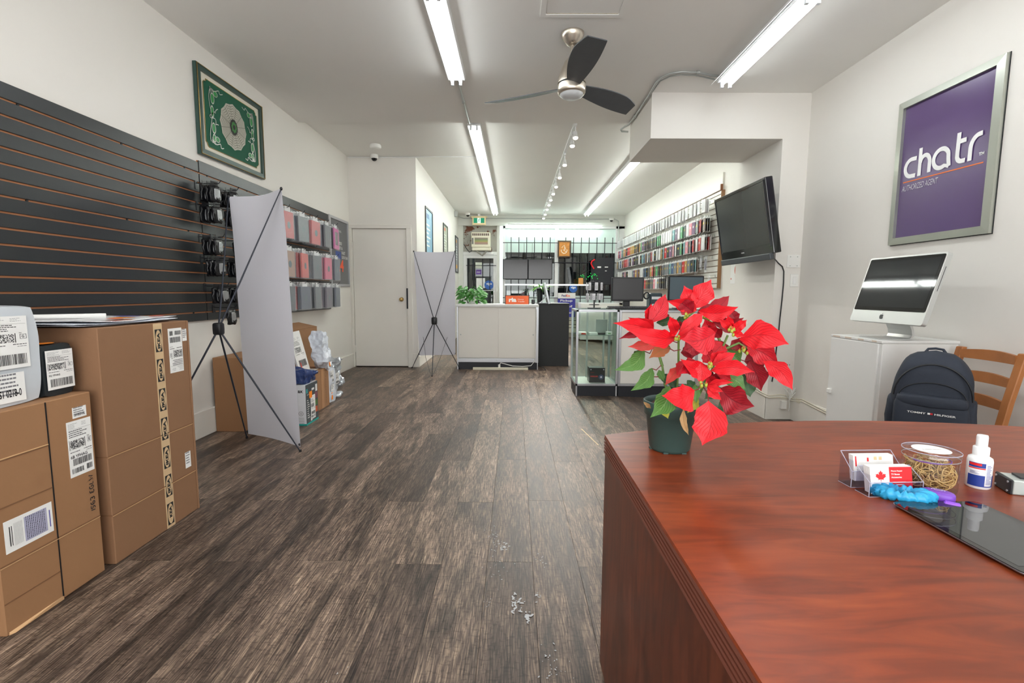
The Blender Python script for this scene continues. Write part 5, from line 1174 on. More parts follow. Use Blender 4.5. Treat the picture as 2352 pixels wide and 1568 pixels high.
# ================================================================ TELEVISION, COLUMN FITTINGS, RIGHT WALL
tv = thing('wall_television', 'black wall-mounted television tilted down on the column side', 'television', (2.30, 4.78, 1.40))
TVB = mat('tv_gloss_black', (20,21,24), .12, coat=.5); 
o0 = Vector((2.15, 5.315, 2.10)); uu = Vector((0,-1,0)); dn = Vector((.118,0,-.648)).normalized(); nn_ = uu.cross(-dn)   # outward normal
if nn_.x > 0: nn_ = -nn_
c0 = o0+uu*.528+dn*.33
MB().obox(c0-nn_*.035, uu*.528, dn*.33, nn_*.035).build('casing', TVB, tv, world=True, bevel=.008, seg=2)
MB().obox(c0-nn_*.085, uu*.40, dn*.24, nn_*.022).build('rear_housing', BLACKP, tv, world=True, bevel=.01)
MB().obox(c0+nn_*.0012-dn*.022, uu*.478, dn*.268, nn_*.001).build('screen', mat('tv_screen', (58,60,58), .16, spec=.6), tv, world=True)
for (du, dd, a, b) in ((0,-.308,.50,.006),(0,.262,.50,.006),(-.497,-.022,.006,.285),(.497,-.022,.006,.285)):
    MB().obox(c0+nn_*.004+uu*du+dn*dd, uu*a, dn*b, nn_*.004).build('bezel_lip', TVB, tv, world=True)
MB().obox(c0+nn_*.004+dn*.352, uu*.50, dn*.030, nn_*.020).build('speaker_bar', mat('speaker_grey', (70,74,78), .45), tv, world=True, bevel=.008, seg=2)
MB().obox(c0+nn_*.006+dn*.282-uu*.02, uu*.03, dn*.005, nn_*.0012).build('logo_plate', ALU, tv, world=True)
MB().box(2.36,2.468,4.72,4.86,1.62,1.92).build('wall_bracket', BLACKM, tv, world=True)
MB().obox(c0-nn_*.11, uu*.12, dn*.12, nn_*.03).build('mount_plate', BLACKM, tv, world=True)
t = thing('television_cable', 'black power cable drooping from the television down the column face', 'cable', (2.54, 4.58, .48))
mb = MB(); mb.tube([(2.34,4.42,1.425),(2.38,4.47,1.425),(2.44,4.54,1.41),(2.49,4.585,1.385),(2.53,4.588,1.355),(2.548,4.588,1.31),(2.552,4.588,1.2),(2.547,4.588,1.03),(2.538,4.588,.85),(2.534,4.588,.70),(2.522,4.588,.56),(2.517,4.588,.40),(2.50,4.588,.25)], .0055, 8); mb.build('cord', BLACKP, t, world=True)
t = thing('blank_wall_plate', 'square blank wall plate with four screws on the column front', 'wall plate', (2.64, 4.6, 1.345)); MB().bbox(2.576,2.700,4.592,4.60,1.345,1.463,.002).build('plate', WPLAST, t, world=True)
for x in (2.605,2.671):
    for z in (1.362,1.446): MB().cyl((x,4.5925,z),(x,4.590,z),.005,n=8).build('screw', GALV, t, world=True)
t = thing('light_switch', 'white rocker light switch below the blank plate on the column', 'light switch', (2.655, 4.6, 1.166)); MB().bbox(2.617,2.695,4.593,4.60,1.166,1.285,.002).build('plate', WPLAST, t, world=True); MB().bbox(2.640,2.672,4.588,4.594,1.19,1.26,.002).build('rocker', PAPER, t, world=True)
t = thing('wall_socket', 'painted-over wall socket low on the column front', 'socket', (2.66, 4.6, .33)); MB().bbox(2.612,2.690,4.594,4.60,.33,.445,.002).build('plate', WHITE_WALL, t, world=True)
for z in (.365,.41):
    for x in (2.640,2.660): MB().box(x,x+.004,4.592,4.5945,z,z+.012).build('slot', INK, t, world=True)
MB().cyl((2.655,4.594,.345),(2.655,4.585,.345),.014,n=10).build('dark_cap', BLACKP, t, world=True)
t = thing('low_wall_cables', 'pair of cream cables clipped along the foot of the column and right wall', 'cable', (2.6, 4.57, .05)); CRC = mat('cream_cable', (222,216,198), .45)
for dz in (0, .022): MB().tube([(2.445,5.3,.14+dz),(2.443,4.9,.135+dz),(2.445,4.59,.105+dz),(2.47,4.575,.095+dz),(2.58,4.572,.10+dz*1.3),(2.66,4.572,.09+dz)], .005, 6).build('cord', CRC, t, world=True)
for dz in (0, .02): MB().tube([(2.67,4.56,.08+dz),(2.695,4.52,.075+dz),(2.69,4.40,.10+dz),(2.688,4.2,.085+dz),(2.686,3.9,.065+dz),(2.686,3.34,.06+dz)], .005, 6).build('cord', CRC, t, world=True)
r = random.Random(2)
t = thing('cable_knot', 'tangle of white cables with an adapter block at the foot of the column', 'cable', (2.66, 4.57, -.02))
for k in range(5): MB().tube([(2.655,4.56,.09),(2.62+.03*k,4.55,.14+.02*k),(2.60+.035*k,4.55,.20-.01*k),(2.64+.015*k,4.545,.15),(2.66,4.555,.08)], .004, 5).build('loop', WPLAST, t, world=True)
MB().tube([(2.66,4.56,.08),(2.665,4.555,.02),(2.66,4.555,-.03)], .005, 5).build('loop', WPLAST, t, world=True)
MB().bbox(2.585,2.635,4.545,4.59,-.01,.07,.004).build('adapter', WPLAST, t, world=True); MB().bbox(2.69,2.708,4.44,4.50,.07,.11,.002).build('phone_jack', CRC, t, world=True)
# framed purple poster
o_, u_ = Vector((X1-.003, 3.515, 1.447)), Vector((0,-1,0))
PURP = mat('poster_purple', (88,66,112), .22, var=.04, vscale=3)
pp_ = wall_poster('framed_poster', 'large purple poster in a silver frame, high on the right wall', o_, u_, V, .735, .972, .046, mat('frame_silver', (186,190,180), .32, .75), PURP, th=.026)
mb = MB(); q = [o_+u_*x+V*z+Vector((0,0,0)) for x, z in ((-.004,-.004),(.739,-.004),(.739,.976),(-.004,.976))]; mb.box(X1-.004,X1-.0005,o_.y-.739,o_.y+.004,o_.z-.004,o_.z+.976); mb.build('dark_backing', BLACKP, pp_, world=True)
K_ = [0]; fr = frame(o_, u_, V, .0085); mb = MB(); W_ = .027
def SX(p): return [(.078+(x-.100)*.905, y) for x, y in p]
def st(pts, w_=None): K_[0] += 1; mb.ribbon(SX(pts), w_ or W_, frame(o_, u_, V, .0085+.0003*K_[0]))
bl = .452                                     # baseline height above frame foot
st([(.207,bl+.112)]+arc(.165,bl+.058,.056,.056,85,275,18)+[(.205,bl+.000)])
st([(.240,bl-.012),(.240,bl+.168)]); st(arc(.283,bl+.062,.041,.050,170,0,14)+[(.324,bl-.006)])
st(arc(.417,bl+.058,.060,.058,20,300,26)); st([(.473,bl+.080),(.477,bl+.04),(.484,bl-.004)]); st([(.440,bl+.010),(.462,bl+.004),(.484,bl-.006)], .020)
st([(.545,bl+.178),(.543,bl+.06)]+arc(.577,bl+.040,.034,.036,190,270,8)+[(.604,bl+.003)]); st([(.545,bl+.124),(.602,bl+.124)])
st([(.636,bl-.010),(.636,bl+.055)]+arc(.694,bl+.058,.058,.072,178,98,10)+[(.712,bl+.131)])
put_text(mb, 'TM', fr, .618, bl+.004, .018, .032, 0, .03)
mb.build('white_lettering', mat('lettering_white', (236,236,236), .5), pp_, world=True)
mb = MB(); mb.ribbon([(.075,bl-.030),(.650,bl-.040)], .0065, fr); mb.build('orange_rule', mat('rule_orange', (240,120,60), .5), pp_, world=True)
mb = MB(); put_text(mb, 'AUTHORIZED AGENT', fr, .070, bl-.092, .038, .280, shear=.15); mb.build('small_lettering', mat('lettering_grey', (196,190,204), .5), pp_, world=True)
# ---- white metal cabinet + computer
wc = thing('white_metal_cabinet', 'white metal cabinet by the right wall carrying the silver computer', 'cabinet', (2.44, 3.10, -.14))
WM = mat('cabinet_white', (222,222,220), .35)
x0, x1, y0, y1 = 2.21, 2.67, 2.87, 3.33
MB().bbox(x0+.004,x1,y0,y1,-.14,.805,.004).build('body', WM, wc, world=True); MB().bbox(x0-.004,x1+.004,y0-.004,y1+.004,.805,.822,.003).build('top_panel', WM, wc, world=True)
MB().bbox(x0-.008,x0+.004,y0+.022,y1-.008,-.11,.800,.002).build('door', WM, wc, world=True)
MB().bbox(x0-.025,x0-.006,y1-.05,y1-.02,.415,.445,.003).build('latch', WPLAST, wc, world=True)
for k in range(4): MB().box(x0-.0045,x0-.0035,y0+.04+.11*k,y0+.08+.11*k+.01*k,.808,.818).build('tape_residue', mat('residue', (206,190,176), .6), wc, world=True)
im = thing('all_in_one_computer', 'silver all-in-one computer with a black glossy screen on the white cabinet', 'computer', (2.43, 2.97, .822))
ALB = mat('computer_aluminium', (196,198,196), .38, .55); t_ = .27; cc0 = Vector((2.30, 2.93, 1.13)); uu = Vector((0,-1,0)); n_ = Vector((-math.cos(t_),0,math.sin(t_))); up = Vector((math.sin(t_),0,math.cos(t_)))
def rbox(c, a, b, th, rad, n=5):     # rounded-corner plate, a along uu, b along up, thickness behind
    pts = []
    for sx, sy, a0 in ((1,1,0),(-1,1,90),(-1,-1,180),(1,-1,270)):
        for k in range(n+1): an = R(a0+90*k/n); pts.append((sx*(a-rad)+rad*math.cos(an), sy*(b-rad)+rad*math.sin(an)))
    m_ = MB(); m_.prism(pts, 0, th, 0, lambda x, y, z: c+uu*x+up*y-n_*z); 
    m_.f = [f if True else f for f in m_.f]; return m_
def fixn(o):
    b_ = bmesh.new(); b_.from_mesh(o.data); bmesh.ops.recalc_face_normals(b_, faces=b_.faces); b_.to_mesh(o.data); b_.free(); return o
fixn(rbox(cc0, .2845, .21, .028, .014).build('casing', ALB, im, world=True))
fixn(rbox(cc0-n_*.028, .255, .185, .022, .03).build('rear_bulge', BLACKP, im, world=True))
fixn(rbox(cc0+n_*.0012+up*.032, .2765, .168, .0014, .010).build('screen_glass', mat('screen_gloss', (16,18,21), .04, spec=.7), im, world=True))
fixn(rbox(cc0+n_*.0016+up*.035, .258, .146, .0005, .002).build('display_area', mat('display_area', (30,34,38), .05, spec=.7), im, world=True))
mb = MB(); fr = frame(cc0+n_*.0012, uu, up, .0); cx_, cy_ = -.022, -.172     # fruit emblem on the chin
pts = [(cx_+x*.0165, cy_+y*.0165) for x, y in ((0,.62),(.30,.74),(.62,.66),(.80,.45),(.62,.22),(.60,-.05),(.70,-.28),(.88,-.42),(.72,-.75),(.48,-.98),(.22,-.97),(0,-.90),(-.24,-.98),(-.48,-.95),(-.74,-.62),(-.90,-.15),(-.88,.30),(-.66,.62),(-.34,.74))]
mb.add([fr(*p) for p in pts], [tuple(range(len(pts)))]); pts = [(cx_+x*.0165, cy_+y*.0165) for x, y in ((.02,.80),(.08,1.12),(.36,1.36),(.32,1.02))]; mb.add([fr(*p) for p in pts], [(0,1,2,3)][::-1] if False else [(0,3,2,1)]); mb.build('emblem', BLACKP, im, world=True)
sp_ = MB(); w_ = .095; prof = [(2.345,.985),(2.40,.93),(2.425,.88),(2.43,.850),(2.42,.832),(2.40,.8285),(2.34,.8285),(2.245,.8275)]; prof2 = [(2.36,1.00),(2.415,.94),(2.438,.885),(2.443,.845),(2.432,.826),(2.40,.8225),(2.34,.8225),(2.245,.8225)]
vs = [];
for (a, b_), (c_, d_) in zip(prof, prof2): vs += [(a,3.02-w_,b_),(a,3.02+w_,b_),(c_,3.02-w_,d_),(c_,3.02+w_,d_)]
f = []
for i in range(len(prof)-1): k = 4*i; f += [(k,k+1,k+5,k+4),(k+2,k+6,k+7,k+3),(k,k+4,k+6,k+2),(k+1,k+3,k+7,k+5)]
k = 4*(len(prof)-1); f += [(0,2,3,1),(k,k+1,k+3,k+2)]; sp_.add(vs, f); fixn(sp_.build('stand', ALB, im, world=True))
MB().obox(cc0+uu*.2848-n_*.014+up*.06, uu*.0006, up*.07, n_*.0012).build('disc_slot', BLACKP, im, world=True)
# ---- wooden ladder-back chair + backpack
PINE = mat('antique_pine', (170,108,60), .45, var=.18, vscale=18, bump=.1, bscale=40)
ch = thing('wooden_chair', 'antique-stained wooden ladder-back chair against the right wall', 'chair', (2.40, 2.62, -.12))
FB = -.155
for y, nm in ((2.78,'far'),(2.435,'near')):
    mb = MB(); P0 = [(2.515,FB),(2.50,.30),(2.545,.55),(2.602,.80)]; vs = []
    for (x, z) in P0: vs += [(x-.014,y-.022,z),(x+.016,y-.022,z),(x+.016,y+.022,z),(x-.014,y+.022,z)]
    f = [(0,3,2,1),(12,13,14,15)]
    for i in range(3):
        for j in range(4): f.append((4*i+j, 4*i+(j+1)%4, 4*i+4+(j+1)%4, 4*i+4+j))
    mb.add(vs, f); fixn(mb.build('rear_post', PINE, ch, world=True, bevel=.004))
for z, x in ((.765,2.590),(.645,2.565),(.525,2.540)):
    mb = MB(); n = 10; vs = []
    for i in range(n+1):
        t = i/n; y = 2.455+(2.765-2.455)*t; c = math.sin(PI*t); h0 = z-.024-.0*c; h1 = z+.022+.012*c; xx = x+.022*c-.004
        vs += [(xx-.009,y,h0),(xx+.009,y,h0),(xx+.011,y,h1),(xx-.007,y,h1)]
    f = [(0,1,2,3),(4*n,4*n+3,4*n+2,4*n+1)]
    for i in range(n):
        for j in range(4): f.append((4*i+j, 4*i+4+j, 4*i+4+(j+1)%4, 4*i+(j+1)%4))
    mb.add(vs, f); fixn(mb.build('back_slat', PINE, ch, world=True))
MB().bbox(2.06,2.52,2.41,2.80,.305,.330,.006).build('seat', PINE, ch, world=True)
for y in (2.43,2.76): MB().bbox(2.09,2.125,y-.015,y+.02,FB+.02,.305,.003).build('front_leg', PINE, ch, world=True)
MB().box(2.12,2.50,2.425,2.440,.25,.305).box(2.12,2.50,2.765,2.780,.25,.305).box(2.095,2.11,2.44,2.76,.25,.305).build('seat_apron', PINE, ch, world=True)
NAVY = mat('backpack_navy', (42,48,60), .75, bump=.35, bscale=35, var=.1, vscale=30)
bp = thing('backpack', 'navy backpack with white lettering sitting on the wooden chair', 'backpack', (2.225, 2.52, .331), R(-41))
mb = MB(); m_ = 26; n = 40; vs = []
for i in range(m_+1):
    z = i/m_; 
    for j in range(n):
        th = 2*PI*j/n; c_, s_ = math.cos(th), math.sin(th); e = .55
        wx = .172*(1-.10*z)*min(1, (1-max(0,(z-.62)/.38)**2.4)**.5+.001)*(.93+.07*min(1, z*8)); wy = .115*(1-.25*z)*min(1, (1-max(0,(z-.72)/.28)**2)**.5+.02)
        v = Vector((wx*math.copysign(abs(c_)**e, c_), wy*math.copysign(abs(s_)**e, s_), z*.478)); v += noise.noise_vector(v*7)*.011; v.z = max(v.z, 0); vs.append(v)
mb.add(vs, [(i*n+j, i*n+(j+1)%n, (i+1)*n+(j+1)%n, (i+1)*n+j) for i in range(m_) for j in range(n)], 0, True); mb.add(vs[:n]+vs[-n:], [tuple(range(n-1,-1,-1)), tuple(range(n,2*n))]); mb.build('main_bag', NAVY, bp)
mb = MB(); mb.superell((0,-.105,.118), .150, .048, .125, .35, .4, 36, 18, jit=.012, js=9, seed=60); mb.build('front_pocket', NAVY, bp)
mb = MB(); mb.superell((0,-.112,.222), .142, .050, .030, .4, .5, 32, 10, jit=.006, js=12, seed=61); mb.build('pocket_flap', NAVY, bp)
for s in (-1, 1): mb = MB(); mb.superell((s*.158,0,.11), .026, .075, .115, .5, .6, 20, 12, jit=.010, js=12, seed=62+s); mb.build('side_pocket', NAVY, bp)
ZIP = mat('zip_black', (24,26,30), .4)
pts = [Vector((.155*math.cos(a), -.098-.006*math.sin(a), .235+.175*math.sin(a))) for a in [PI*i/20 for i in range(21)]]; MB().tube(pts, .0045, 6).build('zip', ZIP, bp)
pts = [Vector((.135*math.cos(a), -.108, .215+.10*math.sin(a)**.8)) for a in [PI*i/20 for i in range(21)]]; MB().tube(pts, .003, 5).build('panel_seam', ZIP, bp)
MB().tube([(-.04,.02,.462),(-.03,.035,.478),(.0,.04,.482),(.03,.035,.478),(.04,.02,.462)], .007, 6).build('grab_handle', NAVY, bp)
for s in (-1,1): MB().tube([(s*.07,.085,.44),(s*.09,.13,.36),(s*.10,.14,.22),(s*.13,.11,.06)], .018, 6).build('shoulder_strap', NAVY, bp)
MB().tube([(.16,-.02,.10),(.22,-.03,.06),(.27,-.02,.02),(.25,.04,.004)], .014, 6).build('loose_strap', NAVY, bp)
mb = MB(); fr = frame((-.095,-.1600,.158), (1,0,0), V); put_text(mb, 'TOMMY', fr, .004, 0, .0095, .074, 0, .02); put_text(mb, 'HILFIGER', fr, .112, 0, .0095, .080, 0, .02); mb.build('lettering', PAPER, bp)
mb = MB(); rect(mb, fr, .085,.095,.001,.010,0); mb.build('white_flag_half', PAPER, bp); mb = MB(); rect(mb, fr, .095,.105,.001,.010,0); mb.build('red_flag_half', mat('flag_red',(200,40,50),.5), bp)
# ================================================================ DESK
def cherry(name, ax, c=((74,32,22),(112,48,28),(146,66,36),(160,80,46))):
    m = mat(name, (140,62,34), .33, coat=.0, spec=.38); nt, b, L, N = nodes(m); tc = N('ShaderNodeTexCoord')
    def nz(s, sc_, det, dist): mp = N('ShaderNodeMapping'); mp.inputs['Scale'].default_value = s; L(tc.outputs['Object'], mp.inputs[0]); n = N('ShaderNodeTexNoise'); n.inputs['Scale'].default_value = sc_; n.inputs['Detail'].default_value = det; n.inputs['Distortion'].default_value = dist; L(mp.outputs[0], n.inputs[0]); return n
    s1 = (2.4,13,13) if ax == 'x' else (13,13,2.4)
    a = nz(s1, 2.2, 5, 1.2); bgn = nz((1.2,3,1) if ax == 'x' else (3,3,1.2), 1.6, 3, .6); st_ = nz((3,34,34) if ax == 'x' else (34,34,3), 1.2, 2, .3)
    r = ramp(N, [(.22,c[0]),(.42,c[1]),(.58,c[2]),(.80,c[3])]); L(a.outputs['Fac'], r.inputs[0])
    r2 = ramp(N, [(.32,(150,150,150)),(.6,(255,255,255))]); L(bgn.outputs['Fac'], r2.inputs[0])
    mx = N('ShaderNodeMix'); mx.data_type = 'RGBA'; mx.blend_type = 'MULTIPLY'; mx.inputs['Factor'].default_value = .45; L(r.outputs[0], mx.inputs['A']); L(r2.outputs[0], mx.inputs['B'])
    r3 = ramp(N, [(.26,(110,90,80)),(.34,(255,255,255))]); L(st_.outputs['Fac'], r3.inputs[0])
    mx2 = N('ShaderNodeMix'); mx2.data_type = 'RGBA'; mx2.blend_type = 'MULTIPLY'; mx2.inputs['Factor'].default_value = .35; L(mx.outputs['Result'], mx2.inputs['A']); L(r3.outputs[0], mx2.inputs['B'])
    L(mx2.outputs['Result'], b.inputs['Base Color']); return m
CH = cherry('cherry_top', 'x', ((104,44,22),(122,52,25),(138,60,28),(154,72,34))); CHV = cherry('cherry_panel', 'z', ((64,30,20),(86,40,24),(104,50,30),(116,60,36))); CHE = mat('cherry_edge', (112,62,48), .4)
DZ = .695
dk = thing('office_desk', 'bow-fronted cherry veneer desk with a fluted edge', 'desk', (1.08, .9, 0))
def bow(inset=0):
    pts = [(.26+inset, .38)]; n = 28
    x0, x1 = .26+inset, 1.92-inset; pts = [(x0,.38+inset)]
    for i in range(n+1): t = i/n; x = x0+(x1-x0)*t; pts.append((x, 1.341-inset+.172*(1-(2*t-1)**2)))
    pts.append((x1,.38+inset)); return pts[::-1]
mb = MB(); mb.prism(bow(.0015), DZ-.006, DZ); fixn(mb.build('desk_top', CH, dk, world=True))
mb = MB(); lay = [(0,.007,0),(.007,.011,.0035),(.011,.016,0),(.016,.020,.0035),(.020,.025,0),(.025,.029,.0035),(.029,.034,0),(.034,.038,.0035),(.038,.045,0)]
for a, b, ins in lay: mb.prism(bow(ins+.0), DZ-.0061-b+0, DZ-.0061-a)
fixn(mb.build('fluted_edge', CHE, dk, world=True))
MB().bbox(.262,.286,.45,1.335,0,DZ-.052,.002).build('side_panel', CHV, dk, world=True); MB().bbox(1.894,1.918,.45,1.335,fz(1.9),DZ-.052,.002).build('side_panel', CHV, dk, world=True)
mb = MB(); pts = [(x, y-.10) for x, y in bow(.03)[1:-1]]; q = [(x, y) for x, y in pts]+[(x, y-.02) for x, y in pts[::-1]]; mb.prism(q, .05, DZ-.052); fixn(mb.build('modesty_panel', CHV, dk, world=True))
# poinsettia
def vein_leaf(name, c, c2, rough=.5, dark_edge=None):
    m = mat(name, c, rough); nt, b, L, N = nodes(m); uv = N('ShaderNodeUVMap'); sep = N('ShaderNodeSeparateXYZ'); L(uv.outputs[0], sep.inputs[0])
    ab = N('ShaderNodeMath'); ab.operation = 'ABSOLUTE'; L(sep.outputs[1], ab.inputs[0])
    k = N('ShaderNodeMath'); k.operation = 'MULTIPLY'; k.inputs[1].default_value = -.55; L(ab.outputs[0], k.inputs[0])
    ad = N('ShaderNodeMath'); L(sep.outputs[0], ad.inputs[0]); L(k.outputs[0], ad.inputs[1])
    mu = N('ShaderNodeMath'); mu.operation = 'MULTIPLY'; mu.inputs[1].default_value = 52; L(ad.outputs[0], mu.inputs[0])
    si = N('ShaderNodeMath'); si.operation = 'SINE'; L(mu.outputs[0], si.inputs[0])
    mr = N('ShaderNodeMapRange'); mr.inputs['From Min'].default_value = .72; mr.inputs['From Max'].default_value = 1; L(si.outputs[0], mr.inputs[0])
    mid = N('ShaderNodeMapRange'); mid.inputs['From Min'].default_value = .07; mid.inputs['From Max'].default_value = .015; L(ab.outputs[0], mid.inputs[0])
    mxm = N('ShaderNodeMath'); mxm.operation = 'MAXIMUM'; L(mr.outputs[0], mxm.inputs[0]); L(mid.outputs[0], mxm.inputs[1])
    fac = N('ShaderNodeMath'); fac.operation = 'MULTIPLY'; fac.inputs[1].default_value = .62; L(mxm.outputs[0], fac.inputs[0])
    tc = N('ShaderNodeTexCoord'); n = N('ShaderNodeTexNoise'); n.inputs['Scale'].default_value = 22; L(tc.outputs['Object'], n.inputs[0])
    mx0 = N('ShaderNodeMix'); mx0.data_type = 'RGBA'; mx0.inputs['A'].default_value = lin(tuple(x*.86 for x in c)); mx0.inputs['B'].default_value = lin(tuple(min(255,x*1.1) for x in c)); L(n.outputs['Fac'], mx0.inputs['Factor'])
    mx = N('ShaderNodeMix'); mx.data_type = 'RGBA'; mx.inputs['B'].default_value = lin(c2); L(mx0.outputs['Result'], mx.inputs['A']); L(fac.outputs[0], mx.inputs['Factor']); L(mx.outputs['Result'], b.inputs['Base Color'])
    bp_ = N('ShaderNodeBump'); bp_.inputs['Strength'].default_value = .5; bp_.inputs['Distance'].default_value = .0015; bp_.invert = True; L(mxm.outputs[0], bp_.inputs['Height']); L(bp_.outputs['Normal'], b.inputs['Normal'])
    b.inputs['Subsurface Weight'].default_value = 0
    return m
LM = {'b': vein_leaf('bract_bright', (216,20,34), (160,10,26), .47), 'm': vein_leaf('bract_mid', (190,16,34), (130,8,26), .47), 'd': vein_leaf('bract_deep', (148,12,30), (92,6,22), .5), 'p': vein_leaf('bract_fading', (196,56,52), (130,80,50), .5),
      'g': vein_leaf('leaf_green', (70,112,48), (128,160,100), .42), 'k': vein_leaf('leaf_dark_green', (48,82,48), (90,120,80), .45), 'o': vein_leaf('leaf_turning', (150,84,48), (110,100,50), .5), 'y': vein_leaf('leaf_yellowing', (160,160,52), (170,120,60), .5), 't': vein_leaf('leaf_dried', (170,134,90), (120,90,50), .7)}
